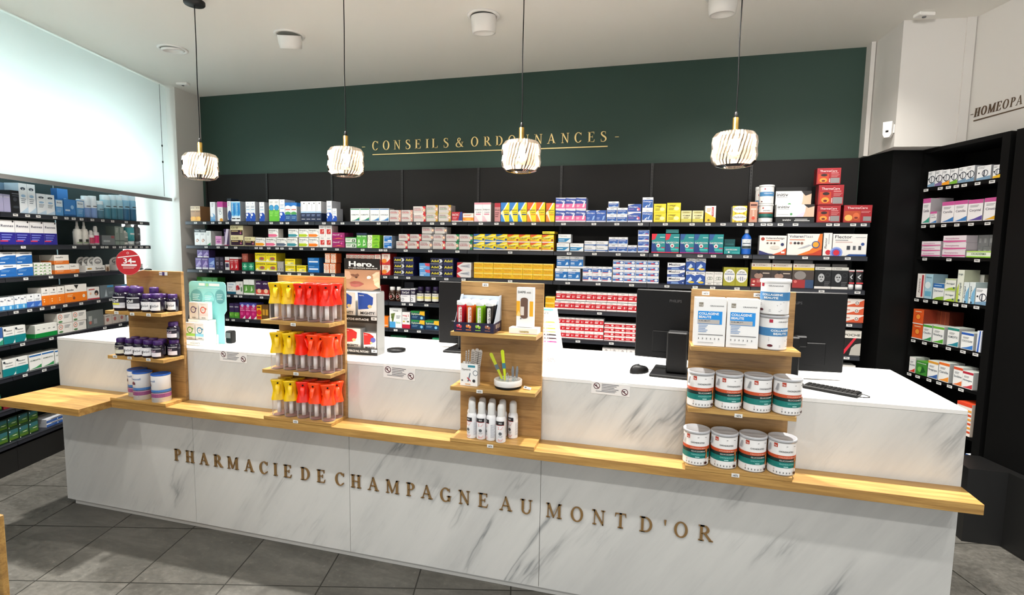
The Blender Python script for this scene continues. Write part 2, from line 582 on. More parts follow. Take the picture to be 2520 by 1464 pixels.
def floor_mat():
    m, n, l, b = base_nodes('floor_tiles', 0.45)
    g = n.new('ShaderNodeNewGeometry')
    sp = n.new('ShaderNodeSeparateXYZ')
    l.new(g.outputs['Position'], sp.inputs[0])
    a = math.radians(15)
    N = math_(n, l, 'ADD', math_(n, l, 'MULTIPLY', sp.outputs[0], math.cos(a)), math_(n, l, 'MULTIPLY', sp.outputs[1], math.sin(a)))
    T = math_(n, l, 'ADD', math_(n, l, 'MULTIPLY', sp.outputs[0], -math.sin(a)), math_(n, l, 'MULTIPLY', sp.outputs[1], math.cos(a)))
    u = math_(n, l, 'DIVIDE', math_(n, l, 'ADD', N, 0.0035 + 44.82), 0.4482)
    w = math_(n, l, 'DIVIDE', math_(n, l, 'ADD', T, 48.2 - 2.341), 0.482)
    def edge(x, wd):
        f = math_(n, l, 'FRACT', x)
        d = math_(n, l, 'MINIMUM', f, math_(n, l, 'SUBTRACT', 1.0, f))
        return math_(n, l, 'LESS_THAN', d, wd)
    gr = math_(n, l, 'MAXIMUM', edge(u, 0.0075), edge(w, 0.007))
    cb = n.new('ShaderNodeCombineXYZ')
    l.new(math_(n, l, 'FLOOR', u), cb.inputs[0])
    l.new(math_(n, l, 'FLOOR', w), cb.inputs[1])
    wn = n.new('ShaderNodeTexWhiteNoise')
    l.new(cb.outputs[0], wn.inputs['Vector'])
    off = n.new('ShaderNodeVectorMath')
    off.operation = 'ADD'
    l.new(g.outputs['Position'], off.inputs[0])
    sc = n.new('ShaderNodeVectorMath')
    sc.operation = 'SCALE'
    sc.inputs['Scale'].default_value = 9.0
    l.new(wn.outputs['Color'], sc.inputs[0])
    l.new(sc.outputs[0], off.inputs[1])
    mp = n.new('ShaderNodeMapping')
    mp.inputs['Rotation'].default_value = (0, 0, math.radians(25))
    mp.inputs['Scale'].default_value = (1.0, 3.0, 1.0)
    l.new(off.outputs[0], mp.inputs[0])
    cl = noise(n, l, mp.outputs[0], 2.6, 8, 0.68, 0.4)
    fn = noise(n, l, off.outputs[0], 40.0, 5, 0.7)
    c = ramp(n, l, cl, [(0.25, '#3f3e39'), (0.5, '#585650'), (0.72, '#75726b')])
    c = mixc(n, l, 0.35, c, ramp(n, l, fn, [(0.3, '#3a3935'), (0.62, '#6c6963'), (0.8, '#b4b0a6')]))
    c = mixc(n, l, gr, c, '#26251f')
    l.new(c, b.inputs['Base Color'])
    rr = ramp(n, l, fn, [(0.3, 0.42), (0.7, 0.7)])
    l.new(rr, b.inputs['Roughness'])
    bp = n.new('ShaderNodeBump')
    bp.inputs['Strength'].default_value = 0.35
    bp.inputs['Distance'].default_value = 0.003
    l.new(fn, bp.inputs['Height'])
    l.new(bp.outputs[0], b.inputs['Normal'])
floor_mat()
mat('gold', '#f3d791', 0.4, 0.2)
mat('bronze', '#957549', 0.38, 0.4)
mat('brown_letter', '#5a4632', 0.45, 0.3)
mat('shelf_metal', '#2c2e35', 0.38, 0.3)
mat('shelf_under', '#17181b', 0.5)
mat('panel_dark', '#131211', 0.65, spec=0.3)
mat('black_metal', '#131313', 0.45)
mat('black_wood', '#0a0a0a', 0.5, spec=0.2)
mat('tag_white', '#e8e8e6', 0.5)
mat('tag_ink', '#2b2b2b', 0.6)
mat('black_plastic', '#0b0b0c', 0.45, spec=0.22)
mat('grey_plastic', '#6b6b6c', 0.4)
mat('brass', '#d9b25e', 0.22, 1.0)
mat('white_plastic', '#e6e4e0', 0.4)
mat('window_frame', '#d8dadb', 0.4)
glassy('glass', '#f4fbfa', 0.95)
glassy('clear_plastic', '#eef3f3', 0.93, 0.08)

# ------------------------------------------------------------------ setting
A16 = math.radians(16)
def NT(n, t):                                # side-wall coordinates (walls run 16 degrees off the back wall's normal)
    return n * math.cos(A16) - t * math.sin(A16), n * math.sin(A16) + t * math.cos(A16)
def wall_seg(mb, p, q, z0, z1, m, th=0.1):
    """upright slab whose visible face runs p -> q, thickness to the left of the run"""
    d = Vector((q[0] - p[0], q[1] - p[1])).normalized()
    nx, ny = -d.y * th, d.x * th
    pts = [p, q, (q[0] + nx, q[1] + ny), (p[0] + nx, p[1] + ny)]
    mb.face([(x, y, z0) for x, y in pts][::-1], m)
    mb.face([(x, y, z1) for x, y in pts], m)
    for i in range(4):
        a, b = pts[i], pts[(i + 1) % 4]
        mb.face([(*a, z0), (*b, z0), (*b, z1), (*a, z1)], m)
mb = MB()
mb.box(-8, 5.5, -3.5, 4.9, -0.1, 0, 'floor_tiles')
struct(mb.build('floor'))
mb = MB()
mb.box(-8, 5.5, -3.5, 4.9, CEIL, CEIL + 0.1, 'ceiling_paint')
struct(mb.build('ceiling'))
mb = MB()
wall_seg(mb, (-4.60, 4.53), (1.41, 4.53), 0, CEIL, 'green_paint')
struct(mb.build('wall_back'))
# pillar beside the window: grey flank towards the room, white return towards the window
mb = MB()
P0, P1, P2 = (-4.60, 4.53), (-4.55, 4.19), (-5.6, 4.19)
mb.prism([P0, P1, P2, (-5.6, 4.63), (-4.60, 4.63)], 0, CEIL, 'white_paint', 'z')
struct(mb.build('wall_pillar'))
# window wall behind the left-hand shelving
mb = MB()
wall_seg(mb, NT(-3.80, -3.4), NT(-3.80, 1.3), 0, CEIL, 'white_paint')
wall_seg(mb, NT(-3.80, 1.3), NT(-3.80, 5.32), 0, 0.9, 'white_paint')
wall_seg(mb, NT(-3.80, 1.3), NT(-3.80, 5.32), 2.9, CEIL, 'white_paint')
struct(mb.build('wall_window_side'))
fr = MB()
for t in (1.3, 2.6, 3.9, 5.16):
    wall_seg(fr, NT(-3.82, t), NT(-3.82, t + 0.06), 0.9, 2.9, 'window_frame', 0.05)
wall_seg(fr, NT(-3.82, 1.3), NT(-3.82, 5.22), 0.9, 0.96, 'window_frame', 0.05)
wall_seg(fr, NT(-3.82, 1.3), NT(-3.82, 5.22), 2.84, 2.9, 'window_frame', 0.05)
wf = struct(fr.build('window_1'))
g = MB()
wall_seg(g, NT(-3.84, 1.3), NT(-3.84, 5.22), 0.96, 2.84, 'glass', 0.006)
g.build('glass_pane', wf)
# right-hand walls: corner strip, column face, wall with the second sign
RB, RA, RC = (1.41, 4.53), (1.447, 4.08), (1.862, 4.13)
RD = (RC[0] + 4.6 * math.sin(A16 - .017), RC[1] - 4.6 * math.cos(A16 - .017))
mb = MB()
mb.prism([RB, (1.41, 4.63), (2.4, 4.63), RC, RA], 2.289, CEIL, 'white_paint', 'z')
struct(mb.build('wall_column'))
mb = MB()
wall_seg(mb, RC, RD, 2.289, CEIL, 'white_paint', 0.12)
wall_seg(mb, (2.02, 4.63), (3.35, -0.1), 0, 2.287, 'white_paint', 0.12)
struct(mb.build('wall_right'))
mb = MB()
wall_seg(mb, (1.806, 4.112), (1.858, 4.118), 2.29, CEIL, 'white_paint', 0.02)
mb.box(1.385, 1.412, 4.43, 4.529, 2.29, CEIL, 'white_paint')
struct(mb.build('trim_1'))

# roller blind in front of the window
def blind():
    m, n, l, b = base_nodes('blind_fabric', 0.8)
    n.remove(b)
    out = n['Material Output']
    d, t, mx = n.new('ShaderNodeBsdfDiffuse'), n.new('ShaderNodeBsdfTranslucent'), n.new('ShaderNodeMixShader')
    d.inputs[0].default_value = hexc('#e6ebea')
    t.inputs[0].default_value = hexc('#ebefec')
    mx.inputs[0].default_value = 0.5
    l.new(d.outputs[0], mx.inputs[1])
    l.new(t.outputs[0], mx.inputs[2])
    l.new(mx.outputs[0], out.inputs[0])
    root = thing('roller_blind', 'white roller blind lowered over the window, above the side shelving', 'blind', (*NT(-3.3, 2.3), 2.0))
    inv = root.matrix_basis.inverted()
    def child(mb_, name):
        o = mb_.build(name, root, -Vector(root.location))
        return o
    f = MB()
    x0, x1 = NT(-3.3, -0.6), NT(-3.3, 5.27)
    K = 12
    rows = []
    for z in (2.02, 2.5, CEIL - 0.01):
        rows.append([(x0[0] + (x1[0] - x0[0]) * i / K, x0[1] + (x1[1] - x0[1]) * i / K, z) for i in range(K + 1)])
    f.grid(rows, 'blind_fabric')
    child(f, 'blind_fabric')
    f = MB()
    wall_seg(f, NT(-3.29, -0.6), NT(-3.29, 5.285), 1.995, 2.025, mat('bar_grey', '#9b9c9c', 0.4, 0.2), 0.022)
    child(f, 'bottom_bar')
    f = MB()
    xc = NT(-3.265, 5.13)
    f.tube([(*xc, CEIL - 0.02), (*xc, 2.03)], 0.0022, 'grey_plastic', 6)
    for z in (2.35, 2.50):
        f.lathe([([(0.001, z + .012), (0.006, z + .006), (0.006, z - .006), (0.001, z - .012)], 'black_plastic')], 8, xc)
    child(f, 'pull_chain')
blind()

# ------------------------------------------------------------------ counter
YC, LX0, LX1, TOPZ, LEDZ = 2.27, -3.418, 1.11, 1.03, 0.74
counter = thing('pharmacy_counter', 'long white marble-clad pharmacy counter with oak ledge and brass lettering', 'counter', (0, 2.6, 0))
def cpart(mb_, name, label=None):
    return mb_.build(name, counter, (0, -2.6, 0), label=label)
seams = [LX0, -2.443, -1.464, -0.479, LX1]
for a, b in zip(seams, seams[1:]):
    f = MB()
    f.box(a + .0012, b - .0012, YC, YC + .018, 0.036, 0.70, 'marble')
    cpart(f, 'front_panel')
f = MB()
f.box(LX0, LX1, YC, YC + .018, LEDZ, TOPZ - .018, 'marble')
cpart(f, 'upper_panel')
for x in (LX0, LX1 - .018):
    f = MB()
    f.box(x, x + .018, YC + .019, 2.955, 0.036, TOPZ - .018, 'marble')
    cpart(f, 'side_panel')
f = MB()
f.box(LX0, LX1, YC, 2.955, TOPZ - .0175, TOPZ, 'worktop_white', 0.0015)
cpart(f, 'worktop')
f = MB()
f.box(LX0 + .035, LX1 - .04, YC + .02, 2.9, 0, 0.035, mat('plinth_grey', '#cccbc7', 0.5))
cpart(f, 'plinth')
f = MB()
f.box(-2.83, 1.113, 2.125, YC + .016, 0.702, LEDZ, 'oak', 0.0012)
cpart(f, 'ledge', 'oak front ledge')
f = MB()
f.box(-3.41, -2.831, 1.957, YC + .016, 0.702, LEDZ, 'oak', 0.0012)
cpart(f, 'pull_out_shelf', 'oak side shelf')
txt = "PHARMACIE DE CHAMPAGNE AU MONT D'OR"
px = [1195, 1273, 1370, 1467, 1560, 1680, 1782, 1880, 1950, None, 2068, 2180, None, 2305, 2415]
us = [None if p is None else p / 2.8 for p in px]
px2 = [12, 122, 250, 343, 458, 575, 697, None, 832, 958, None, 1118, 1270, 1405, 1545, None, 1700, 1845, 1912, 2065]
us += [None if p is None else 900 + p / 2.52 for p in px2]
px2v = lambda u: 1092 + (u - 427) * 0.162
xs = [0 if u is None else aty(u, px2v(u), 2.262)[0] - 0.002 for u in us]
f = MB()
serif_text(f, txt, 0.066, 0.008, 'bronze', xs, wide=1.2)
f.build('lettering', counter, (0, YC - 2.6 - .0005, 0.383), label='bronze serif letters')

# ------------------------------------------------------------------ signs on the walls
sg = thing('wall_sign', 'gold serif lettering with underline mounted on the dark green wall', 'sign', (-1.55, 4.528, 2.48))
f = MB()
z5 = lambda x: 380 + x / 2.739
z2 = lambda x: 1200 + x / 3.6
t2 = '-CONSEILS&ORDONNANCES-'
us = [z5(x) for x in (1400, 1468, 1540, 1614, 1693, 1757, 1830, 1871, 1948, 2030, 2133, 2220, 2300, 2383)] + [z2(x) for x in (296, 414, 530, 650, 766, 886, 998, 1126)]
xs = [aty(u, 360 - (u - 890) * .04, 4.53)[0] + 1.55 for u in us]
serif_text(f, t2, 0.082, 0.006, 'gold', xs, wide=1.16)
f.build('lettering', sg)
f = MB()
f.box(-2.623 + 1.55, -0.449 + 1.55, -0.006, 0, -0.044, -0.036, 'gold')
f.build('underline', sg)
s2 = thing('wall_sign', 'brown serif lettering with underline on the white wall above the homeopathy cabinet', 'sign', (1.866, 4.108, 2.456), math.radians(-75 + .9))
f = MB()
serif_text(f, '-HOMEOPATHIE-', 0.052, 0.005, 'brown_letter', None, 0.13, 0.12)
f.build('lettering', s2)
f = MB()
f.box(0.03, 0.56, -0.005, 0, -0.026, -0.019, 'brown_letter')
f.build('underline', s2)

# ------------------------------------------------------------------ back-wall shelving
BACKF = 4.22
SZ = [1.806, 1.572, 1.336, 1.103, 0.868, 0.635, 0.40, 0.17]
def tagmesh(w=0.036, h=0.017):
    f = MB()
    f.box(-w / 2, w / 2, -.0015, 0, 0, h, 'tag_white')
    for a, b, c in ((-.3, .32, .42), (-.36, .1, .72)):
        f.face([(a * w, -.002, c * h), (b * w, -.002, c * h), (b * w, -.002, (c + (.2 if c < .5 else .1)) * h), (a * w, -.002, (c + (.2 if c < .5 else .1)) * h)], 'tag_ink')
    return f.mesh('price_tag')
TAGM = tagmesh()
TAGS = {0: [(1, x) for x in (122, 237, 343, 436, 530, 658, 920, 1095, 1228, 1303, 1550, 1772, 1893, 2010, 2200)] + [(2, x) for x in (488, 728, 890, 997, 1173, 1307, 1460, 1610, 1800, 2002, 2200)] + [(3, x) for x in (110, 388, 770, 1160, 1455, 1757, 2077)] + [(4, x) for x in (418, 577, 727, 890, 1006, 1130, 1195, 1300, 1450, 1785, 1862, 2025, 2130)],
        1: [(1, x) for x in (258, 413, 517, 638, 787, 903, 962, 1063, 1171, 1233, 1342, 1480, 1628, 1785, 1940)] + [(2, x) for x in (283, 515, 575, 835, 1150, 1500, 2177)] + [(3, x) for x in (85, 842, 1168, 1473, 1787)] + [(4, x) for x in (58, 288, 500, 632, 790, 957, 1213, 1547, 1760, 1973)],
        2: [(1, x) for x in (188, 313, 445, 600, 742, 800, 850, 995, 1190, 1328, 1455, 1618, 1890)] + [(2, x) for x in (572, 711, 868, 1193, 1357, 1578, 2177)] + [(3, x) for x in (85, 825, 1215, 1645)] + [(4, x) for x in (168, 450, 625, 868, 1712, 2070)],
        3: [(7, x) for x in (545, 637, 700, 810, 970)] + [(8, x) for x in (545, 672, 852, 940, 1125)] + [(9, x) for x in (713,)] + [(10, x) for x in (1745,)],
        4: [(7, x) for x in (527, 602, 783)] + [(8, x) for x in (572, 755, 882, 1035)] + [(9, x) for x in (472, 848)] + [(10, x) for x in (1722,)]}
VS = [551, 618, 686, 750, 805]
tagx = {k: [aty(zc(z, x, 0)[0], VS[k] + (0.006, 0.018, 0.032, 0.048, .062)[k] * (zc(z, x, 0)[0] - 1180), BACKF)[0] for z, x in v] for k, v in TAGS.items()}
def shelf_mb(x0, x1, depth, lip=0.032):
    """shelf board with a sloping price rail; origin at the top front edge"""
    f = MB()
    f.box(x0, x1, 0.006, depth, -0.024, 0, 'shelf_metal')
    f.prism([(0.006, 0), (-0.003, -0.004), (-0.006, -0.004), (-0.009, -lip), (0.0, -lip - .003), (0.006, -lip)], x0, x1, 'shelf_metal', 'x')
    f.box(x0, x1, -0.0085, -0.006, -0.008, -0.004, 'shelf_metal')
    return f
XM = [-4.515 + 0.7384 * i for i in range(9)]
shelfname = ['top', 'second', 'third', 'fourth', 'fifth', 'sixth', 'seventh', 'lowest']
ordn = ['first', 'second', 'third', 'fourth', 'fifth', 'sixth', 'seventh', 'eighth', 'ninth', 'tenth', 'eleventh', 'twelfth']
slot = mat('slot_black', '#060606', 0.7)
for i in range(8):
    x0, x1 = XM[i], XM[i + 1]
    cx = (x0 + x1) / 2
    u = thing('shelving_unit', 'dark metal back-wall shelving unit, %s of eight from the window end' % ordn[i], 'shelving', (cx, BACKF, 0), 0, 'back-wall shelving units')
    f = MB()
    hw = (x1 - x0) / 2
    f.box(-hw + .012, hw - .012, 0.27, 0.285, 0.0, 2.287, 'panel_dark')
    f.build('back_panel', u)
    f = MB()
    f.box(-hw - .010, -hw + .010, 0.262, 0.285, 0.0, 2.287, 'black_metal')
    for k in range(88):
        z = 0.12 + k * 0.0245
        f.box(-hw - .0035, -hw + .0035, 0.2612, 0.2619, z, z + 0.014, slot)
    f.build('upright', u)
    f = MB()
    f.box(-hw + .001, hw - .001, 0.0, 0.26, 0.0, 0.165, 'black_metal')
    f.build('plinth', u)
    for k, z in enumerate(SZ):
        s = shelf_mb(-hw + .002, hw - .002, 0.26).build('shelf', u, (0, 0, z))
        for x in tagx.get(k, []):
            if x0 + .02 < x < x1 - .02:
                put('price_tag', TAGM, s, (x - cx, -.0095, -.026))

# ------------------------------------------------------------------ side shelving under the window
LN = -3.395                                   # plane of the product fronts
LP0, LD = NT(LN, 0), (-math.sin(A16), math.cos(A16))
LZ = [1.785, 1.565, 1.345, 1.12, 0.89, 0.67, 0.45, 0.215]
LTAG = {0: [(13, x) for x in (105, 210, 303, 447, 545, 607, 675, 768, 858, 943, 1060, 1190)], 1: [(13, x) for x in (172, 613, 782, 855, 892, 957, 1012, 1046, 1096, 1145, 1192, 1240)],
        2: [(13, x) for x in (193, 410, 627)], 3: [(13, x) for x in (108, 226, 332, 427, 533, 670, 820, 925)], 4: [(14, x) for x in (163, 412, 873, 1007)], 5: [(14, x) for x in (185, 350)]}
LV = [535, 612, 690, 770, 850, 930]
tagt = {}
for k, v in LTAG.items():
    for z, x in v:
        u_ = zc(z, x, 0)[0]
        p = hit(u_, LV[k] + (0.04, -.01, -.08, -.15, -.23, -.3)[k] * u_, LP0, LD)
        tagt.setdefault(k, []).append(p[0] * LD[0] + p[1] * LD[1])
rzL = math.atan2(LD[1], LD[0])                # local +x runs along the wall towards the pillar
TM = [5.065 - 0.738 * i for i in range(6)]
for i in range(5):
    t1, t0 = TM[i], TM[i + 1]
    cx, cy = NT(LN + .013, (t0 + t1) / 2)
    hw = (t1 - t0) / 2
    u = thing('shelving_unit', 'dark metal shelving unit under the blind, %s from the pillar' % ordn[i], 'shelving', (cx, cy, 0), rzL, 'window-side shelving units')
    f = MB()
    f.box(-hw + .008, hw - .008, 0.25, 0.265, 0.0, 2.04, mat('panel_teal', '#22383a', 0.6))
    f.build('back_panel', u)
    f = MB()
    f.box(-hw, -hw + .008, 0.245, 0.249, 0.0, 2.04, 'black_metal')
    f.build('upright', u)
    f = MB()
    f.box(-hw + .001, hw - .001, 0.0, 0.24, 0.0, 0.165, 'black_metal')
    f.build('plinth', u)
    for k, z in enumerate(LZ):
        d = 0.0
        s = shelf_mb(-hw + .002, hw - .002, 0.24).build('shelf', u, (0, 0, z))
        for t in tagt.get(k, []):
            if t0 + .02 < t < t1 - .02:
                put('price_tag', TAGM, s, (t - (t0 + t1) / 2, -.0095, -.026))

# ------------------------------------------------------------------ homeopathy cabinet on the right
CA, CB_ = (1.677, 4.241), (1.856, 3.677)
cl = math.hypot(CB_[0] - CA[0], CB_[1] - CA[1])
RDIR = ((CB_[0] - CA[0]) / cl, (CB_[1] - CA[1]) / cl)   # towards the sales floor
rzR = math.atan2(RDIR[1], RDIR[0])
RP0 = CA
RZ = [2.035, 1.795, 1.578, 1.300, 1.020, 0.785, 0.50, 0.25]
cab = thing('display_cabinet', 'black open homeopathy cabinet against the white wall, filled with small boxes', 'cabinet', (CA[0], CA[1], 0), rzR)
f = MB()
f.box(0, cl, 0.28, 0.295, 0, 2.287, 'black_wood')
f.build('back_panel', cab)
for a, b in ((0.0, 0.02), (cl - .032, cl + .018)):
    f = MB()
    f.box(a, b, 0, 0.28, 0, 2.287, 'black_wood')
    f.build('side_panel', cab)
f = MB()
f.box(0.021, cl - .033, 0, 0.28, 2.262, 2.287, 'black_wood')
f.build('top_board', cab)
RTAG = {0: [(11, x, 385) for x in (538, 632, 686, 738, 790, 878, 973)], 1: [(11, x, 615) for x in (523, 582, 657, 744, 838, 948)], 2: [(11, x, 860) for x in (528, 690, 878)],
        3: [(11, x, 1140) for x in (473, 534, 598, 672, 737, 795, 877)], 4: [(11, x, 1400) for x in (452, 528, 603, 691)] + [(12, 637, 140), (12, 705, 155)], 5: [(12, x, 290) for x in (343, 390, 453, 508, 568, 632)]}
for k, z in enumerate(RZ):
    f = MB()
    f.box(0.021, cl - .033, 0.004, 0.279, -.02, 0, 'black_wood')
    s = f.build('shelf', cab, (0, 0, z))
    for q, x, y in RTAG.get(k, []):
        p = hit(*zc(q, x, y), RP0, RDIR)
        d = (p[0] - CA[0]) * RDIR[0] + (p[1] - CA[1]) * RDIR[1]
        if 0.03 < d < cl - .04:
            put('price_tag', TAGM, s, (d, 0.003, -.026))
# black panelling filling the corner and the wall beyond the cabinet
pan = thing('wall_panelling', 'black wall panelling in the corner between back shelving and cabinet', 'panelling', (1.5, 4.3, 0))
f = MB()
wall_seg(f, (1.392 - 1.5, 4.515 - 4.3), (1.489 - 1.5, 4.200 - 4.3), 0, 2.287, 'black_wood', 0.06)
f.build('panel', pan)
f = MB()
f.prism([(1.489 - 1.5, 4.2 - 4.3), (1.6745 - 1.5, 4.2405 - 4.3), (1.74 - 1.5, 4.262 - 4.3), (1.74 - 1.5, 4.36 - 4.3), (1.55 - 1.5, 4.26 - 4.3)], 0, 2.287, 'black_wood', 'z')
f.build('panel', pan)
cb2 = thing('tall_cupboard', 'black tall cupboard beyond the homeopathy cabinet, cut by the picture edge', 'cupboard', (2.1, 3.5, 0))
f = MB()
f.prism([(1.872 - 2.1, 3.632 - 3.5), (1.94 - 2.1, 3.40 - 3.5), (2.16 - 2.1, 2.64 - 3.5), (2.45 - 2.1, 2.72 - 3.5), (2.15 - 2.1, 3.74 - 3.5)][::-1], 0, 2.287, 'black_wood', 'z')
f.build('body', cb2)
f = MB()
f.prism([(1.69 - 2.1, 3.64 - 3.5), (1.69 - 2.1, 3.40 - 3.5), (1.873 - 2.1, 3.40 - 3.5), (1.93 - 2.1, 3.18 - 3.5), (1.99 - 2.1, 3.18 - 3.5), (1.86 - 2.1, 3.64 - 3.5)], 0, 0.42, 'black_metal', 'z')
f.build('base', cb2)

# ------------------------------------------------------------------ packages
ST = {}
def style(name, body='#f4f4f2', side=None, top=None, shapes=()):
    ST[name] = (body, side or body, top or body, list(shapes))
INK, GR, W_ = '#33343a', '#9a9ca0', '#f4f4f2'
def sm(x, y, w=.5, n=2, dy=.09, c=GR):
    return ('l', x, y, w, n, dy, c)
style('bio', '#b0845a', '#7d5b3c', None, [('r', 0, .72, 1, 1, '#d9c3a4'), ('t', 'BION3', .12, .84, .1, '#4a2a1a', .76), ('r', .1, .62, .9, .66, '#6b4a2c'), ('c', .32, .16, .15, '#e39a1f'), ('c', .7, .16, .15, '#f0b23a'), ('r', 0, 0, 1, .05, '#e8bf72')])
style('wave_light', '#f1f4f8', '#b9bec6', None, [sm(.3, .9, .45, 3, .07), ('e', .5, .2, .5, .2, '#7fb2dc'), ('c', .35, .3, .09, '#f1f4f8'), ('r', 0, 0, 1, .1, '#5f9ed4')])
style('pink_top', '#f4f4f4', '#a9a7ab', '#c4479b', [('b', .72, 1, '#c4479b'), ('o', .55, .42, .09, .03, '#9fb0bc'), sm(.2, .6, .6, 2), ('e', .7, .05, .3, .1, '#e8a33a')])
style('navy_white', '#eceff3', '#9fa7b5', '#1c2740', [('b', .88, 1, '#1c2430'), sm(.2, .8, .5, 3, .06), ('e', .6, .25, .5, .22, '#2c4e8c'), ('r', 0, 0, 1, .06, '#1c2740')])
style('blue_arrow', '#dff0fb', '#9aa1a9', '#4a9ddb', [('r', 0, .28, 1, .95, '#63b4e6'), ('p', [(.5, .22), (.95, .4), (.8, .9), (.2, .9)], '#2a86cf'), ('v', 'STERIMAR', .4, .5, .16, W_, .42), ('r', 0, 0, 1, .2, '#f4f8fb'), ('r', .1, .1, .9, .16, INK)])
style('wave', '#f3f5f9', '#a7abb3', None, [('t', 'b', .45, .88, .06, '#1b4db3'), sm(.15, .75, .7, 2, .05, '#8e9bb4'), ('r', .15, .58, .85, .61, '#6aaed6'), ('e', .62, .2, .45, .24, '#1c4fb5'), ('r', 0, 0, 1, .15, '#1c4fb5'), ('c', .3, .33, .07, '#f3f5f9'), ('o', .3, .33, .1, .03, '#1c4fb5')])
style('green_half', '#f2f5ee', '#a4a8a0', None, [('r', 0, 0, 1, .52, '#67c23a'), ('c', .5, .62, .13, '#3f9dd0'), ('o', .5, .62, .13, .02, '#1b6fae'), sm(.2, .88, .6, 2, .05), sm(.15, .4, .7, 3, .08, '#9fe070')])
style('blue_green', '#f1f5f4', '#9aa0a8', '#2173c6', [('b', .8, 1, '#2173c6'), ('e', .5, .72, .48, .13, '#f1f5f4'), ('r', .1, .6, .9, .65, '#c8574a'), ('e', .5, .42, .5, .1, '#4f9f57'), ('r', 0, 0, 1, .36, '#27568f'), sm(.15, .22, .7, 2, .08, '#8fb2d6')])
style('navy_bottom', '#f1f1f1', '#bfc0c4', None, [('b', 0, .42, '#1d2947'), ('r', 0, .42, 1, .5, '#a7c4dd'), ('v', 'humer', .28, .56, .1, INK, .34), ('c', .68, .9, .03, INK), sm(.15, .32, .7, 2, .06, '#8c9bc0'), sm(.15, .1, .7, 1, .05, W_)])
style('homeo_green', '#f6f7f7', '#b8bab8', None, [('r', .02, .9, .98, .97, '#2f8f6a'), ('t', 'HOMEOPTIC', .1, .46, .1, '#5a6a6a', .8), ('p', [(0.05, .06), (.95, .06), (.95, .32), (.5, .12)], '#3aa65c'), ('p', [(.3, .06), (.95, .06), (.95, .2)], '#2d6a8f')])
style('homeo_blue', '#f6f7f7', '#b8bab8', None, [('r', .02, .9, .98, .97, '#2f74b0'), ('t', 'CORYZALIA', .1, .46, .1, '#5a6a7a', .8), ('p', [(0.05, .06), (.95, .06), (.95, .32), (.5, .12)], '#5aa9d8'), ('p', [(.3, .06), (.95, .06), (.95, .2)], '#2d6aaf')])
def nuro(name, corner, body='#c9c5c0', word='#b5646c', txtc='#8c5560'):
    style(name, body, '#8d8a88', '#b7b4b0', [('r', 0, .12, .78, .9, '#dad6d2'), ('p', [(.0, .12), (.72, .12), (.86, .5), (.72, .9), (0, .9)], '#cfcac6'), ('p', [(.8, .0), (1, 0), (1, 1), (.74, 1), (.9, .6)], corner), ('c', .87, .5, .24, '#d9d2c8'), ('c', .87, .5, .19, '#d8582f'), ('c', .87, .5, .13, '#fbeecb'), ('t', 'NUROFEN', .06, .42, .26, word, .6), sm(.08, .74, .5, 1, .12, txtc)])
nuro('nuro_red', '#c2222e')
nuro('nuro_grey', '#7d7a7b')
nuro('nuro_green', '#1d7f4e')
nuro('nuro_gold', '#c39a2f', '#cfc7b4', '#7f9b7a')
nuro('nuro_pink', '#d89a8a', '#e3dcd8', '#d0555f')
nuro('nuro_white', '#d62f33', '#f1ebe6', '#d38c8f')
style('bayer_red', '#b61f2d', '#7e1620', None, [('t', 'SALICYLIC', .05, .62, .2, W_, .6), ('p', [(.6, 0), (1, 0), (1, 1), (.8, 1)], '#243f86'), sm(.1, .4, .4, 2, .14, '#e8a0a4'), ('b', 0, .1, W_)])
style('orange_pill', '#f5efe6', '#c98a50', None, [('r', 0, .12, 1, .5, '#ee8b22'), ('e', .5, .3, .3, .1, '#f9c34d'), sm(.1, .8, .7, 2, .12, '#d66a2c')])
style('white_pink', '#f7f3f3', '#a9a29b', None, [('r', 0, .9, 1, 1, '#e7a0ae'), ('t', 'Doliprane', .08, .6, .07, '#4b4b55', .8), ('t', 'Liquiz', .25, .47, .06, '#5b5b65', .6), ('r', .2, .36, .8, .42, '#db8aa0'), ('p', [(0, .3), (0, 0), (.6, 0), (.2, .3)], '#f2ccd5')])
style('red_pink', '#c98a8c', '#8c5458', None, [('r', 0, .78, 1, 1, '#b4283a'), ('t', 'Doli', .1, .58, .1, '#33262b', .8), sm(.1, .45, .7, 3, .1, '#6a3038')])
def doli(name, c1, c2, tall=True):
    if tall:
        style(name, '#f7e21d', '#c7ae2a', '#f2e25a', [('p', [(0, 1), (.75, 1), (.25, .6), (0, .5)], c1), ('p', [(.75, 1), (.9, 1), (.38, .6), (.25, .6)], W_), ('p', [(0, .5), (.25, .6), (.55, 0), (0, 0)], '#f9f2d0'), ('p', [(0, .36), (.12, .4), (.5, 0), (0, 0)], c2), ('t', 'Doliprane', .06, .58, .075, '#3a3a3a', .86), ('t', 'Liquiz', .42, .46, .06, '#5d5a30', .5), ('r', .42, .35, .95, .41, '#30508a' if c1 != '#e8641d' else '#e8a01d')])
    else:
        style(name, '#f7df1a', '#c48d1c', '#f3e254', [('p', [(0, 1), (.62, 1), (.2, .72), (0, .7)], c1), ('r', 0, 0, 1, .12, '#f3f1ea'), ('p', [(0, .12), (.9, .12), (.35, .3), (0, .34)], c2), ('p', [(.1, .62), (.9, .86), (1, .78), (.2, .5)], '#fff3a0'), ('t', 'Doliprane', .05, .5, .16, '#3a3a30', .66), ('c', .87, .32, .14, '#2f4f87' if c1 != '#e2591c' else '#a33f1c'), sm(.1, .38, .5, 1, .1, '#8a7a20')])
doli('doli_blue', '#2f7fcb', '#3d8ed6')
doli('doli_orange', '#e8641d', '#f08a2e')
doli('doli_flat_blue', '#2c62a4', '#3c78b8', False)
doli('doli_flat_orange', '#e2591c', '#f0a028', False)
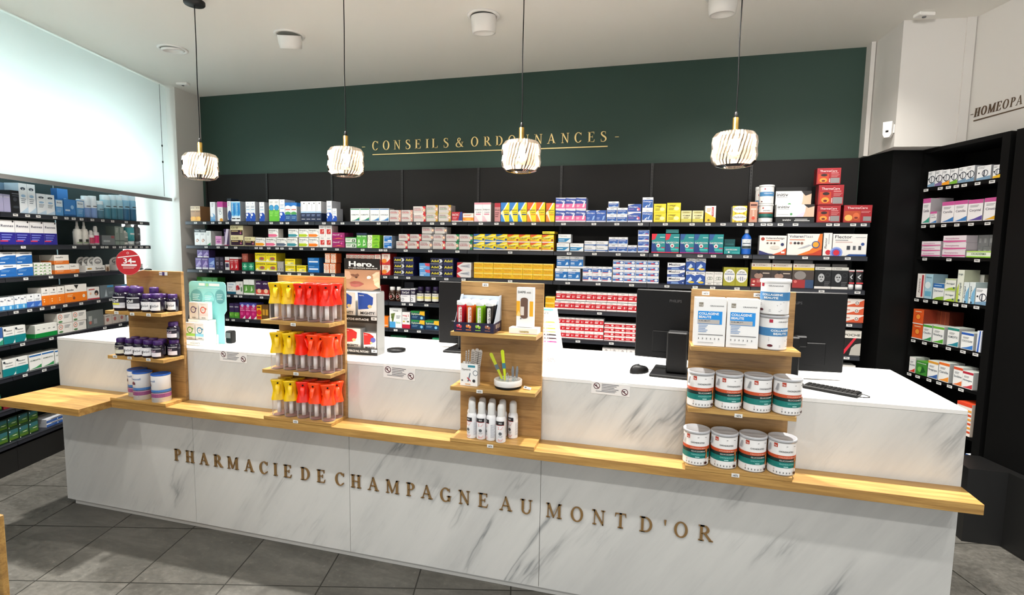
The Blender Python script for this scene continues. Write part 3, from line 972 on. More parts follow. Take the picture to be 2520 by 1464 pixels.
style('doli_lid', '#f3e23a', '#d8a92a', '#f5ea6a', [('t', 'Doliprane', .1, .3, .4, '#3a3a30', .5)])
style('eff_pink', '#f4f2f6', '#8f93a8', '#dfe3f0', [('r', 0, .5, 1, .92, '#3452a8'), ('p', [(0, .92), (.5, .92), (0, .98)], '#5a79c8'), ('r', 0, .1, 1, .5, '#ec6fa5'), ('t', 'Efferalgan', .06, .7, .1, W_, .8), ('p', [(.62, .2), (.8, .2), (.9, .62), (.75, .6)], W_), ('p', [(.62, .62), (.95, .62), (.95, .7), (.62, .72)], '#d8dcf0'), sm(.06, .34, .3, 2, .1, W_)])
style('eff_blue', '#eef1f7', '#7e88a6', '#3a5db0', [('r', 0, .1, 1, 1, '#3560b4'), ('p', [(0, 1), (.4, 1), (0, .86)], '#eef1f7'), ('t', 'Efferalgan', .06, .72, .1, W_, .8), ('p', [(.6, .15), (.78, .2), (.9, .55), (.72, .5)], '#9cc0ea'), sm(.06, .34, .3, 2, .1, '#b8cbee')])
style('upsa_small', '#f3f4f7', '#9aa0b0', None, [('r', .02, .14, .98, .68, '#2c5fb2'), ('t', 'UPSA', .35, .8, .12, '#5a6a7a', .35), ('t', 'DAFALGAN', .1, .46, .14, W_, .7), ('p', [(.3, .14), (.6, .34), (.78, .14)], '#9cc4ea'), ('r', 0, .0, 1, .08, '#dfe4ee')])
style('eff_wide', '#eceff6', '#7e88a6', '#3a55a8', [('r', 0, .14, 1, 1, '#3458ac'), ('p', [(0, 1), (.5, 1), (0, .8)], '#f4f4f8'), ('t', 'Efferalgan', .06, .62, .14, W_, .7), ('c', .8, .42, .18, '#d9637e'), ('c', .74, .36, .1, '#f4e4ee'), sm(.06, .42, .4, 1, .1, '#e08ab0')])
style('upsa_tall', '#f3f4f7', '#9aa0b0', None, [('r', .02, .16, .98, .8, '#2c62b4'), ('t', 'UPSA', .35, .86, .07, '#5a6a7a', .35), ('t', 'Dafalgan', .1, .62, .1, W_, .8), ('p', [(.5, .3), (.8, .6), (.62, .2)], '#b9d4f0'), ('p', [(.2, .2), (.5, .42), (.4, .18)], '#f4f6fb')])
style('yellow', '#efdc2a', '#c9b41e', '#f2e874', [('r', .04, .1, .96, .9, '#f2e23a'), ('p', [(.1, .8), (.7, .8), (.5, .55)], '#c3b41e'), ('e', .7, .4, .2, .2, '#fbf6b0'), ('t', 'UPSA', .1, .62, .14, '#8a7a12', .5), sm(.12, .4, .4, 2, .14, '#8f8420')])
style('pale_yellow', '#ece6ae', '#a9a16a', None, [('r', .1, .76, .9, .92, '#c9bf7a'), ('t', 'UPSA', .25, .8, .09, '#7a7440', .5), ('t', 'VITAMINE', .15, .52, .11, '#4f4a22', .7), ('r', 0, .0, 1, .28, '#d9cf5a'), sm(.25, .4, .5, 2, .1, '#8a8348')])
style('yellow_red_band', '#f6f3ec', '#bdb9ae', None, [('r', .62, .35, .8, .92, '#c62f35'), ('v', 'Oxybol', .74, .42, .1, W_, .42), ('p', [(0, .0), (1, 0), (1, .25), (0, .62)], '#f0c62c'), ('c', .35, .12, .07, '#7a5a1c'), sm(.15, .8, .4, 3, .08, '#e0a030')])
style('oval_yellow', '#f0cf3a', '#d8d4c8', '#f2eee2', [('e', .5, .56, .5, .42, '#f4f2ec'), ('t', 'Oxyboldine', .06, .5, .26, '#3c4148', .88), ('c', .2, .1, .1, '#b5902a'), ('c', .5, .08, .1, '#c9a83a'), ('c', .8, .1, .1, '#b5902a')])
style('pink_brown', '#c9937a', '#7d5446', None, [('r', .1, .8, .9, .9, '#5a2f28'), ('r', .15, .62, .85, .68, '#f1d6c6'), ('v', 'BOLDO', .6, .3, .2, '#f4ded2', .3), ('c', .5, .2, .08, '#d34c34')])
# second shelf
style('drop', '#f6f6f6', '#c9cbcc', None, [('b', .8, 1, '#12242a'), ('t', 'humex', .15, .86, .08, W_, .7), ('o', .45, .28, .09, .04, '#e2a07c'), ('p', [(.4, .45), (.8, .3), (.75, .26)], '#20323a'), sm(.15, .7, .6, 2, .06)])
style('white_leaf', '#f4f6f4', '#bcc0bd', None, [sm(.2, .85, .6, 3, .08), ('p', [(.1, 0), (.9, 0), (.9, .2), (.5, .1)], '#52a06a')])
style('pink_purple', '#e4a3cf', '#b8a8b4', None, [('b', 0, .15, '#f2eef2'), ('t', 'strepsil', .1, .6, .12, '#7b3a78', .8), ('e', .5, .4, .3, .12, '#b45aa4')])
style('dark_purple', '#3a2450', '#b5a9b4', None, [('p', [(0, 0), (.5, 0), (1, 1), (.5, 1)], '#d9cfe0'), ('v', 'actifed', .3, .2, .2, '#cdb8e0', .6), ('r', 0, 0, 1, .04, '#b53a5a')])
style('cream_plum', '#e9dfae', '#b7ab9a', '#e6dca8', [('r', .03, .05, .97, .56, '#33182e'), ('t', 'Drill', .1, .68, .2, '#6b5a3a', .5), ('r', .1, .4, .6, .48, '#d9c57c'), ('c', .8, .25, .1, '#c06a8a'), ('c', .84, .46, .06, '#e4b23c')])
for nm, c in (('orange', '#f5a21c'), ('pink', '#ec6f95'), ('navy', '#5c6a80'), ('teal', '#3f93a0'), ('lime', '#b6cf26'), ('tangerine', '#f5821f')):
    style('strep_' + nm, '#f5f4ef', '#c4c1ba', None, [('r', 0, .06, .72, .38, c), ('p', [(.72, .06), (.72, .38), (.95, .22)], c), ('p', [(.78, .9), (.98, .6), (.98, .5), (.8, .72)], '#b9c0c4'), ('t', 'Strepsils', .06, .72, .17, '#4a4f55', .66), sm(.08, .52, .4, 1, .1)])
style('red_square', '#f5f1ee', '#c9b5b0', None, [('r', .18, .22, .82, .66, '#c9342f'), ('p', [(.4, .3), (.8, .5), (.6, .62)], '#e9a49a'), sm(.25, .85, .5, 2, .07), sm(.25, .14, .5, 1, .05)])
style('magenta', '#a11d6b', '#7a1a54', '#b02a78', [('t', 'Nurvil', .06, .62, .16, W_, .5), ('p', [(0, .08), (.5, .3), (1, .12), (.5, .18)], '#ee7d3a'), ('c', .75, .55, .14, '#d85aa4'), sm(.5, .8, .4, 1)])
style('white_green', '#eef3ea', '#b4bcae', None, [('b', .82, 1, '#3d9a48'), ('r', .62, .1, .9, .6, '#2c6a34'), ('c', .75, .35, .14, '#f0f5ec'), sm(.08, .6, .45, 3, .16, '#5a9a5c')])
style('green_tall', '#5cb844', '#3d7a34', '#2a3c5c', [('b', .84, 1, '#27344f'), ('t', 'vicks', .1, .74, .1, W_, .8), ('p', [(.2, .1), (.8, .2), (.5, .6), (.3, .5)], '#d6efc4'), ('c', .5, .3, .06, '#3b9636')])
style('lime', '#8fd32c', '#6fa724', '#a6dc58', [('r', 0, 0, .38, 1, '#eef5dc'), ('o', .2, .5, .3, .05, '#6b8a4c'), ('o', .26, .5, .16, .05, '#6b8a4c'), ('p', [(.45, .2), (.75, .55), (.95, .2)], '#5fb02a'), sm(.45, .8, .45, 2, .12, '#4c8a22')])
style('blue_panel', '#f1f4f7', '#8c99ab', None, [('r', .08, .06, .98, .9, '#2375c6'), ('r', .5, .12, .92, .3, '#eaf2fa'), sm(.15, .7, .6, 2, .12, '#bcd8f2')])
style('doliprane_white', '#f4f5f6', '#b9bcc0', None, [('r', .0, .1, 1, .52, '#1f86bd'), ('p', [(.62, .1), (1, .1), (1, .5), (.85, .38)], '#e8f2f8'), ('t', 'Fervex', .1, .74, .12, '#8a8f96', .6), ('r', .05, .28, .5, .36, '#e8f4fa')])
style('strip_blue', '#f3f4f6', '#aeb2b8', None, [('r', 0, .18, 1, .34, '#3a6fb4'), ('p', [(.75, .1), (1, .1), (1, .45)], '#2c5fa8'), ('t', 'Dolitabs', .06, .56, .2, '#5c6470', .6)])
style('upsa_stack', '#f3f4f7', '#8f97a8', None, [('r', .02, .24, .98, .94, '#2b5cb0'), ('t', 'Efferalgan', .12, .64, .16, '#c9d8f2', .75), ('p', [(.35, .3), (.6, .52), (.8, .34)], '#b8d4f2'), ('r', .62, .3, .9, .4, '#d2506a')])
def gav(name, c1, edge):
    style(name, '#168f92', '#126a6e', '#1d8a8c', [('p', [(0, 0), (.5, 0), (.3, .45), (0, .6)], '#123f86'), ('p', [(0, 1), (.4, 1), (.25, .72), (0, .66)], c1), ('t', 'GAVISCON', .04, .5, .09, W_, .9), ('c', .5, .38, .1, W_), ('c', .5, .37, .05, '#b5304a'), ('r', .6, .8, .96, .84, '#bfe6e0'), ('r', .72, .24, .98, .3, '#c2305a'), ('r', .4, .14, .95, .24, '#3fc0bc'), ('b', 0, .05, edge)])
gav('gav_red', '#e0243c', '#d81c44')
gav('gav_purple', '#2a5c9c', '#b01c7c')
style('teal_small', '#1b9496', '#12686a', '#1f8486', [('t', 'GAVISCON', .1, .5, .2, W_, .7), ('c', .3, .25, .12, W_), ('r', .5, .1, .95, .2, '#4fc4c0')])
style('teal_plain', '#177477', '#125c5f', '#1a7a7d', [('r', .1, .6, .9, .7, '#3c9c9c')])
style('voltactigo', '#f3efe8', '#a8a49f', None, [('p', [(0, .0), (0, .22), (.35, .06), (.6, .02), (.6, 0)], '#2b2f6c'), ('p', [(.5, 0), (1, 0), (1, .36), (.8, .16)], '#e0582a'), ('t', 'VoltarenActigo', .22, .82, .1, '#4a4550', .7), ('r', .25, .72, .75, .76, '#d9805a'), ('c', .12, .82, .09, '#a83c28'), ('c', .3, .6, .05, '#5c4a44'), ('c', .44, .6, .05, '#5c4a44'), ('c', .56, .6, .05, '#5c4a44'), ('c', .85, .54, .08, '#1f2c5c'), ('e', .58, .38, .18, .1, '#dcd6cc'), ('r', .82, .08, .95, .17, W_)])
style('voltplast', '#f5f1ea', '#a8a49f', None, [('p', [(.3, 0), (1, 0), (1, 1), (.92, 1), (.84, .5), (.65, .22)], '#ea7a24'), ('p', [(.45, 0), (1, 0), (1, .3), (.75, .1)], '#c8401f'), ('t', 'Voltaren', .05, .82, .12, '#2c2f52', .4), ('t', 'Plast', .47, .82, .12, '#8a8f9c', .26, .0), ('r', .06, .7, .5, .74, '#dd8a6a'), ('c', .1, .56, .06, '#c99a8a'), ('c', .22, .56, .06, '#3a3436'), ('c', .32, .56, .06, '#3a3436'), ('c', .42, .56, .06, '#8a6a5c'), ('p', [(.3, .3), (.62, .5), (.7, .48), (.5, .34)], '#b9bcc4'), ('c', .82, .5, .17, '#2b4f92'), ('c', .82, .5, .13, '#f0a62c')])
style('flector_side', '#f4f2ee', '#a8a49f', None, [('v', 'Flector', .42, .32, .26, '#23262c', .46), ('c', .62, .14, .11, '#d02a34'), ('r', .6, .5, .66, .95, '#7a7d84')])
style('flector', '#f5f3ef', '#a8a49f', None, [('t', 'Flector', .06, .8, .14, '#23262c', .5), ('r', .07, .7, .45, .725, '#4a4c52'), ('c', .12, .14, .26, '#8fa6e4'), ('c', .12, .14, .19, '#5c6cc8'), ('c', .12, .14, .13, '#d8283c'), ('c', .88, .54, .07, '#2f4f92'), ('r', .42, .28, .52, .46, '#3c3f46'), ('r', .6, .28, .68, .46, '#5c5f66'), ('r', .76, .28, .84, .46, '#3c3f46'), ('p', [(.4, 0), (1, 0), (1, .08), (.5, .08)], '#1f4c92'), sm(.08, .62, .5, 1, .04, '#c97a6a'), sm(.66, .84, .3, 1, .04)])
# third shelf
style('violet', '#6a4fa0', '#3a2d52', None, [('r', .05, 0, .95, .16, '#f0eef4'), ('p', [(.1, .3), (.9, .4), (.7, .8)], '#b9a4dc'), ('t', 'nicorette', .08, .84, .08, W_, .8), sm(.12, .28, .6, 2, .08, '#d8ccee')])
style('violet_blue', '#5a6fc4', '#2f3862', None, [('r', .05, 0, .95, .16, '#f0eef4'), ('p', [(.1, .5), (.9, .4), (.9, .8)], '#a9c4f0'), sm(.12, .34, .6, 2, .08, '#d8dcf6')])
style('plum_dark', '#2c2135', '#1c1624', None, [('r', .25, .35, .75, .6, '#8d8798'), ('r', .4, .4, .6, .55, '#3a3044'), sm(.2, .85, .6, 2, .08, '#6a6078'), ('r', .4, .1, .6, .2, '#6a6078')])
style('white_red_small', '#ece8e6', '#b5a4a0', None, [('r', 0, .6, 1, .74, '#c23a3a'), ('r', .1, .2, .9, .5, '#4a3a5a')])
style('red_tall', '#c8252f', '#7e1820', '#d8cfd0', [('b', .86, 1, '#e9e2e4'), ('t', 'elgydium', .1, .7, .09, W_, .8), ('p', [(.3, .1), (.7, .2), (.5, .5)], '#f4d8d4'), sm(.2, .6, .6, 2, .07, '#f0a0a4')])
style('green_plus', '#1d7a58', '#12503a', '#1f6a4e', [('c', .5, .5, .42, '#2f9a72'), ('r', .22, .45, .78, .56, '#c9efdc'), ('r', .44, .24, .56, .78, '#c9efdc')])
style('brick_plus', '#8f4436', '#5a2a22', None, [('c', .5, .5, .4, '#a9594a'), ('c', .36, .6, .06, '#e0b4a4'), ('c', .64, .6, .06, '#e0b4a4'), ('r', .3, .34, .7, .42, '#d89a88')])
style('green_dark', '#1a4f3c', '#123528', None, [('r', .1, .5, .9, .8, '#2a6a50')])
style('lyso', '#f2dd1d', '#b7a91f', '#f4ea6a', [('b', 0, .1, '#efece0'), ('t', 'Lysopaine', .06, .72, .19, '#20201c', .88), ('e', .64, .36, .26, .2, '#8e8d86'), ('e', .66, .38, .18, .13, '#c25a34'), ('p', [(.0, .1), (.35, .1), (.2, .35)], '#fdf6b0')])
style('lyso_lemon', '#f2dd1d', '#8f861c', '#f4ea6a', [('b', 0, .1, '#efece0'), ('t', 'Lysopaine', .06, .7, .22, '#20201c', .8), ('e', .45, .34, .22, .14, '#fbf3a0'), ('e', .7, .34, .18, .1, '#b9b7a4')])
style('grey_side', '#a9a49c', '#8c8881', None, [('r', .1, .2, .2, .3, '#55524c'), ('r', .45, .2, .6, .3, '#55524c'), ('r', .8, .2, .9, .3, '#55524c')])
style('blue_box', '#1d6fb8', '#154f86', '#2a7cc4', [('r', .1, .38, .9, .58, '#e9f2fa'), sm(.1, .85, .5, 2, .08, '#8fbfe6'), ('r', 0, .0, 1, .05, '#154f86')])
style('peach', '#f4ead9', '#c8562b', '#e8823f', [('o', .45, .6, .3, .05, '#e58a6a'), ('e', .45, .58, .24, .22, '#f2b79c'), ('r', .86, 0, 1, 1, '#e2702c'), ('r', 0, .94, 1, 1, '#e8732c'), sm(.2, .2, .5, 2, .1, '#e09a78')])
style('forcapil', '#f1e4d8', '#a32222', '#d8402c', [('r', 0, 0, 1, .2, '#d8342c'), ('e', .3, .3, .3, .2, '#ee8a2c'), ('p', [(.4, 0), (1, .5), (1, 0)], '#d1302c'), ('o', .5, .68, .2, .03, '#d98a7c'), sm(.25, .75, .5, 2, .1, '#c96a5c'), ('r', 0, .93, 1, 1, '#c8302c')])
style('advil', '#15183f', '#141848', '#1c2052', [('t', 'Advil', .1, .34, .38, '#f2e21c', .8), ('r', 0, .0, 1, .1, '#2a2f7a')])
style('advil_med', '#15183f', '#141848', '#3c3c58', [('t', 'Advil', .06, .34, .38, '#f2e21c', .62), ('p', [(.7, .2), (.9, .3), (1, .5), (.9, .8), (.7, .86), (.8, .5)], '#d8dadf'), ('r', 0, .0, 1, .1, '#8a8c98')])
style('lightblue_red', '#5a9ad8', '#34679c', '#6aa6de', [('p', [(.5, 1), (1, 1), (1, .5), (.6, .6)], '#d8485a'), ('r', .05, .08, .4, .2, '#dfeefa'), sm(.08, .5, .6, 2, .16, '#c8e2f6')])
style('navy_red', '#1f2238', '#171a2c', None, [('t', 'Adv', .2, .4, .3, '#c9b82a', .5)])
style('tri', '#e6e2e0', '#c9c6c0', None, [('p', [(0, 1), (.45, 1), (0, .5)], '#b81f2c'), ('p', [(0, 0), (.3, 0), (0, .5)], '#c8242f'), ('p', [(.15, .5), (.9, .82), (.9, .25)], '#b9bcc4'), ('t', 'antarene', .3, .46, .16, '#4a4c58', .5)])
style('ibu', '#f5c414', '#d89a14', '#f8dc5a', [('r', 0, .86, 1, 1, '#f9e48a'), ('t', 'Ibuprofene', .1, .52, .2, '#b8691c', .75), ('r', .1, .34, .9, .4, '#e28a1c'), sm(.1, .18, .5, 1, .1, '#d8801c')])
style('upsa_big', '#f2f4f6', '#c6c9ce', None, [('r', .0, .16, 1, .74, '#1872c0'), ('t', 'UPSA', .35, .82, .1, '#4f5a66', .34), ('t', 'EFFERALGAN', .06, .6, .1, W_, .55), ('p', [(.66, .24), (.9, .3), (.86, .52), (.74, .46)], '#d8ecfa'), ('r', .06, .38, .34, .48, '#cfe4f6'), sm(.06, .28, .3, 1, .1, '#bcdcf4')])
style('dafal', '#f3f3f6', '#bfc1c8', None, [('r', .02, .28, .98, .72, '#2f6ab8'), ('t', 'UPSA', .36, .82, .12, '#6a707a', .3), ('c', .74, .42, .16, '#eef4fb'), ('t', 'Dafalgan', .06, .54, .13, W_, .5), ('r', .03, .18, .6, .26, '#d8485a')])
style('dafal_thin', '#f3f3f6', '#b9bbc4', None, [('r', .02, .26, .98, .8, '#3a6fba'), ('e', .78, .54, .14, .2, '#eef4fb'), ('r', .3, .3, .62, .52, '#c8384c'), ('r', .06, .58, .5, .72, '#c9dcf4')])
style('maalox', '#f4f5f7', '#a4a9b8', None, [('t', 'Maalox', .08, .6, .3, '#20283c', .66), ('p', [(0, 0), (1, 0), (1, .72), (.6, .42), (0, .36)], '#2c4a92'), ('p', [(.2, .04), (.7, .04), (.6, .3), (.25, .3)], '#7c9cd0'), ('c', .9, .22, .08, '#e4ecf8')])
style('maalox_tall', '#f4f5f7', '#9aa2b8', None, [('t', 'Maalox', .1, .84, .1, '#20283c', .8), ('p', [(0, 0), (1, 0), (1, .66), (.55, .8), (0, .74)], '#2a55a8'), ('p', [(.1, .2), (.5, .6), (.7, .4), (.4, .2)], '#cfe0f4'), ('e', .6, .18, .3, .08, '#e6c53a')])
style('white_arrow', '#eeece6', '#c2beb6', None, [('b', .0, .02, '#8a8780'), ('r', 0, .21, 1, .23, '#8a8780'), ('t', 'NicoPass', .08, .84, .07, '#7a7a76', .8), ('o', .42, .52, .12, .025, '#6c7c6c'), ('o', .66, .52, .12, .025, '#6c7c6c'), ('t', '20mm', .3, .08, .07, '#5a5a58', .4), sm(.1, .34, .2, 1, .05)])
style('upsa_olive', '#a8a32a', '#8a861f', '#c9c66a', [('e', .5, .54, .46, .36, '#f0f0ec'), ('t', 'UPSA', .24, .7, .1, '#3f4a60', .5), ('r', .1, .6, .9, .66, '#8a94ae'), ('r', .38, .28, .46, .5, '#8890a4'), ('r', .54, .28, .62, .5, '#8890a4'), sm(.2, .4, .16, 2, .06), sm(.68, .4, .16, 2, .06)])
style('brace', '#d8cfc4', '#8f867c', '#cfc4b8', [('r', 0, .72, 1, .84, '#e2c02c'), ('t', 'THERMO', .2, .88, .06, '#9a8a80', .6), ('c', .12, .91, .03, '#8a3a2c'), ('r', 0, .34, 1, .72, '#3a2e2a'), ('e', .38, .46, .22, .12, '#a08070'), ('c', .38, .62, .07, '#1a1414'), ('r', .58, .56, .92, .6, '#c9b8a8'), ('r', 0, 0, 1, .34, '#a32a2a'), ('c', .16, .22, .05, '#e6a090'), sm(.3, .26, .4, 2, .07, '#e0a89c'), ('r', .05, .05, .2, .1, '#e8dcd0')])
style('brace_blue', '#d8cfc4', '#8f867c', '#cfc4b8', [('r', 0, .74, 1, .84, '#e2c02c'), ('t', 'THERMO', .2, .88, .06, '#9a8a80', .6), ('c', .12, .91, .03, '#8a3a2c'), ('r', 0, .34, 1, .74, '#4a3e38'), ('e', .35, .52, .28, .18, '#8a8480'), ('r', 0, 0, .6, .34, '#a32a2a'), ('r', .6, 0, 1, .34, '#2f4a6e'), ('c', .14, .26, .06, '#d8706a')])
style('black_face', '#0f0f10', '#101010', '#d8d6d0', [('r', 0, .86, 1, 1, '#dad8d0'), ('o', .12, .93, .035, .01, '#5a5a58'), ('r', .22, .915, .6, .945, '#8a8884'), ('e', .4, .5, .2, .2, '#b7b9bb'), ('e', .33, .54, .05, .03, '#1a1a1a'), ('e', .47, .54, .05, .03, '#1a1a1a'), ('e', .4, .42, .06, .02, '#3a3a3a'), ('o', .78, .64, .1, .02, '#3a3a3c'), sm(.6, .3, .34, 4, .07, '#6a6a6c'), ('r', 0, 0, 1, .1, '#e9e6e0')])
# lower shelves
style('caudalie', '#f1f3f5', '#c4c6ca', None, [('b', 0, .2, '#155a74'), ('t', 'PHYSIO', .2, .78, .1, '#3a8ab8', .6), sm(.15, .62, .5, 2, .07), ('c', .3, .4, .05, '#e0a890'), ('c', .6, .34, .05, '#d8c4b4')])
style('flower', '#f0ece8', '#c0bcb8', None, [('c', .25, .55, .16, '#c0303c'), ('c', .4, .45, .12, '#8a2c34'), ('c', .15, .4, .1, '#d85a50'), ('e', .8, .4, .12, .2, '#6c8a6c'), sm(.5, .8, .3, 2, .07)])
style('white_green_tall', '#f2f3ef', '#b9beb4', '#ecece8', [('r', 0, .12, 1, .66, '#5f9e44'), ('p', [(.3, .2), (.7, .3), (.5, .6)], '#d8ecc8'), ('b', 0, .12, '#eceee8'), ('r', .05, .6, .95, .66, '#3e6a34')])
style('wine_white', '#3a1e4a', '#2a1636', None, [('b', 0, .4, '#d8483a'), ('t', 'arko', .08, .78, .13, W_, .6), ('e', .5, .3, .3, .16, '#f1c8a4'), ('b', 0, .08, '#eee6e4')])
style('green_top', '#3f9a34', '#2f7028', '#4fae40', [('r', .1, .7, .9, .8, '#8ad07a')])
style('white_red_tall', '#d8c8c4', '#8e2024', '#c9302c', [('r', 0, 0, 1, .3, '#c0302c'), ('o', .5, .7, .14, .03, '#c9403c'), sm(.2, .55, .6, 3, .08, '#c9605c')])
style('white_plum', '#f0eff2', '#cfccd4', '#e8e6ec', [('b', .55, .92, '#2d2340'), ('t', 'ZzzQuil', .12, .66, .16, W_, .76), ('o', .22, .2, .1, .03, '#5a5a64'), sm(.12, .44, .6, 1, .08, '#8a8698')])
style('dark_box', '#1d1a26', '#141219', '#2a2634', [('t', 'Fleur', .3, .4, .2, '#4a4658', .4)])
style('upsa_red', '#f5f0ee', '#c9c0bd', None, [('r', .0, .16, 1, .76, '#cf1d2b'), ('t', 'UPSA', .34, .84, .1, '#8a8486', .3), ('r', .06, .34, .4, .5, '#f0dcdc'), ('r', .08, .58, .5, .66, '#eab4b8'), ('p', [(.66, .3), (.76, .36), (.74, .6), (.68, .58)], '#f6e8e6'), ('p', [(.82, .3), (.9, .5), (.86, .62)], '#eebcc0')])
style('upsa_red_thin', '#f3ebe9', '#b9aaa8', None, [('r', .0, .18, 1, .78, '#c81f2c'), ('e', .78, .48, .12, .18, '#f3dcdc'), ('r', .08, .36, .45, .5, '#ecc4c4')])
style('purple_green', '#3a2a54', '#241a38', '#4a3a6a', [('b', 0, .4, '#4f9a34'), ('t', 'euphytose', .08, .74, .1, W_, .8), ('c', .3, .22, .1, '#8cc85c'), ('c', .65, .26, .12, '#6cae3c')])
style('raspberry', '#c01f6c', '#8c164e', '#4a4aa0', [('b', .84, 1, '#4c50a8'), ('c', .5, .82, .1, '#c8c4ee'), ('r', .06, .5, .9, .54, '#f0a8cc'), sm(.1, .66, .6, 2, .06, '#f2bcd6'), ('p', [(.5, 0), (1, .2), (1, 0)], W_), ('c', .4, .3, .1, '#d84a8c')])
style('yellow_red', '#efb01c', '#b9801c', None, [('c', .5, .5, .2, '#d83a2c'), ('r', .05, .05, .95, .25, '#c8302c'), ('r', .1, .82, .8, .92, '#4a2a1a')])
style('brown_box', '#6a4a24', '#4a3418', None, [('r', .1, .3, .9, .7, '#c9922c')])
style('orange_round', '#ec7a1e', '#b9b4ac', None, [('e', .25, .6, .3, .3, '#f2e6da'), ('t', '12h', .1, .6, .2, '#c8502c', .3), ('r', .3, .12, .95, .22, '#f8d8b8')])
style('bio_box', '#f1f2f1', '#b9bcbc', None, [('r', 0, 0, .48, .3, '#4aa0d8'), ('p', [(.2, .3), (.3, .3), (.45, .75), (.1, .7)], '#6a7a3c'), ('c', .2, .52, .05, '#4a5a2c'), ('t', 'bio', .55, .22, .1, '#7ab87a', .34), ('t', 'Weleda', .3, .84, .05, INK, .4), ('r', .02, .95, .98, 1, '#e0e3e3'), sm(.55, .6, .35, 3, .06)])
style('mag2', '#f2eeec', '#b9b4b2', None, [('b', 0, .24, '#c01f3c'), ('t', 'mag 2', .08, .74, .12, '#c8304a', .8), sm(.15, .6, .6, 2, .08), ('r', .1, .38, .35, .46, '#c9b23a'), ('r', .6, .38, .9, .46, '#5a6a4a')])
style('euphy', '#163a5c', '#10243c', '#2f6a3c', [('r', 0, .8, .6, 1, '#2c8a44'), ('p', [(.6, .6), (1, .5), (1, 1), (.66, 1)], '#e8b62c'), ('t', 'Euphytose', .06, .58, .2, '#dff0c8', .6), ('c', .78, .25, .16, '#7cc0e8'), sm(.1, .36, .4, 2, .12, '#7c9cc0')])
style('rennie', '#eee4dc', '#b9aea6', None, [('p', [(0, 0), (1, 0), (1, .9), (.75, .6), (.2, .2)], '#d4552c'), ('c', .64, .5, .26, '#eee4dc'), ('o', .64, .5, .18, .06, '#3a2420'), ('r', .04, .55, .3, .66, '#d8806a')])
style('poche', '#eae6dc', '#b9b4aa', None, [('r', 0, 0, 1, .7, '#17120f'), ('p', [(.0, .1), (.1, .0), (.75, .7), (.6, .7)], '#d8283c'), ('p', [(.4, .0), (1, 0), (1, .5), (.7, .45), (.5, .3)], '#b9b4ac'), ('c', .88, .6, .07, '#1a1514'), ('t', 'POCHE', .08, .78, .09, '#1c1a18', .86)])
style('white_label', '#e6e3dc', '#b9b6ae', None, [sm(.1, .6, .4, 2, .2), ('o', .8, .4, .2, .05, '#6a6a66')])
style('green_low', '#2d8a5c', '#1c5a3c', '#3a9a6a', [('t', 'Euphytose', .1, .4, .3, '#dff0e4', .7)])
style('dark_red_low', '#5c1c24', '#3c1218', '#6c242c', [('r', 0, .6, 1, .72, '#b9a4a4'), ('e', .3, .34, .1, .14, '#a8787c')])
# window-side shelves
style('lilac', '#a9a7c9', '#8a88a8', '#c4c4dc', [('r', .1, .8, .9, .9, '#c9c8e0')])
style('black_pack', '#17181c', '#101114', None, [('c', .45, .6, .1, '#3c4048'), ('r', .15, .84, .85, .87, '#8a909c'), ('r', .2, .74, .8, .78, '#5a606c'), ('e', .5, .25, .3, .06, '#3a4048')])
style('slate_pack', '#6f8ba6', '#55708c', '#7f9ab4', [('c', .35, .4, .3, '#c4d6e6'), ('c', .8, .5, .26, '#8fb0cc')])
style('eye', '#eef4fa', '#b4c4d4', None, [('e', .5, .82, .3, .05, '#3c4a58'), ('c', .5, .8, .025, '#dfe8f0'), ('e', .5, .58, .28, .05, '#9cc0e0'), sm(.2, .46, .6, 3, .06, '#6c7c8c'), ('p', [(0, 0), (1, 0), (1, .22), (.3, .06)], '#c4dcf0')])
style('blue_pouch', '#5a9cd8', '#3c74ac', None, [('r', .08, .55, .92, .95, '#e2eef8'), ('t', 'Bioten', .2, .76, .1, '#2c4a7c', .6), sm(.2, .4, .6, 3, .09, '#a9cdee')])
style('blue_bag', '#3a82cc', '#2a62a0', '#5a9cdc', [('r', .1, .3, .5, .4, '#d0e4f6'), ('c', .7, .55, .12, '#9cc8ee'), ('r', 0, 0, 1, .1, '#1f5c9c')])
style('navy_quart', '#f0f0f2', '#9c9cac', None, [('b', 0, .5, '#28248c'), ('t', 'Rennes', .1, .72, .1, '#2a2c4c', .8), ('c', .88, .95, .04, INK), sm(.1, .38, .7, 3, .1, '#7c88d8'), ('r', .0, .12, .5, .17, '#d83c5c')])
style('grey_carton', '#7d8488', '#5c6266', '#8c9498', [('r', .1, .3, .6, .5, '#b9c0c4'), ('r', .7, .7, .95, .95, '#a85a5c')])
style('grey_green_carton', '#8f9f98', '#66746e', None, [sm(.2, .85, .6, 3, .08, '#d4dcd8'), ('r', 0, .2, 1, .26, '#5c6c66')])
style('swoosh_blue', '#eef0f2', '#b4b9be', None, [('p', [(0, .0), (1, 0), (1, .74), (.45, .72), (0, .58)], '#2468b4'), ('r', .25, .84, .8, .9, '#5c6470'), ('r', .05, .14, .35, .2, '#dce8f4'), sm(.1, .5, .5, 2, .09, '#7cb0e4')])
style('thin_green', '#eef0ea', '#b4b9ae', None, [('p', [(0, .1), (.4, .1), (.2, .5)], '#5c9a4c'), ('p', [(.6, .1), (.9, .1), (.8, .5)], '#5c9a4c'), sm(.1, .6, .6, 1, .2)])
style('white_orange', '#f1eee8', '#bdb8ae', None, [('b', 0, .4, '#e0762a'), ('t', 'SurePin', .1, .68, .14, '#3a3c44', .5), sm(.1, .3, .5, 2, .1, '#f4c49c')])
style('sky_box', '#eef2f6', '#c0c6cc', None, [('b', 0, .36, '#4aa0dc'), ('t', 'Mep', .1, .7, .12, '#4a5a7c', .4), ('c', .75, .85, .05, '#5c6470'), ('r', .3, .05, .6, .3, '#b4dcf4')])
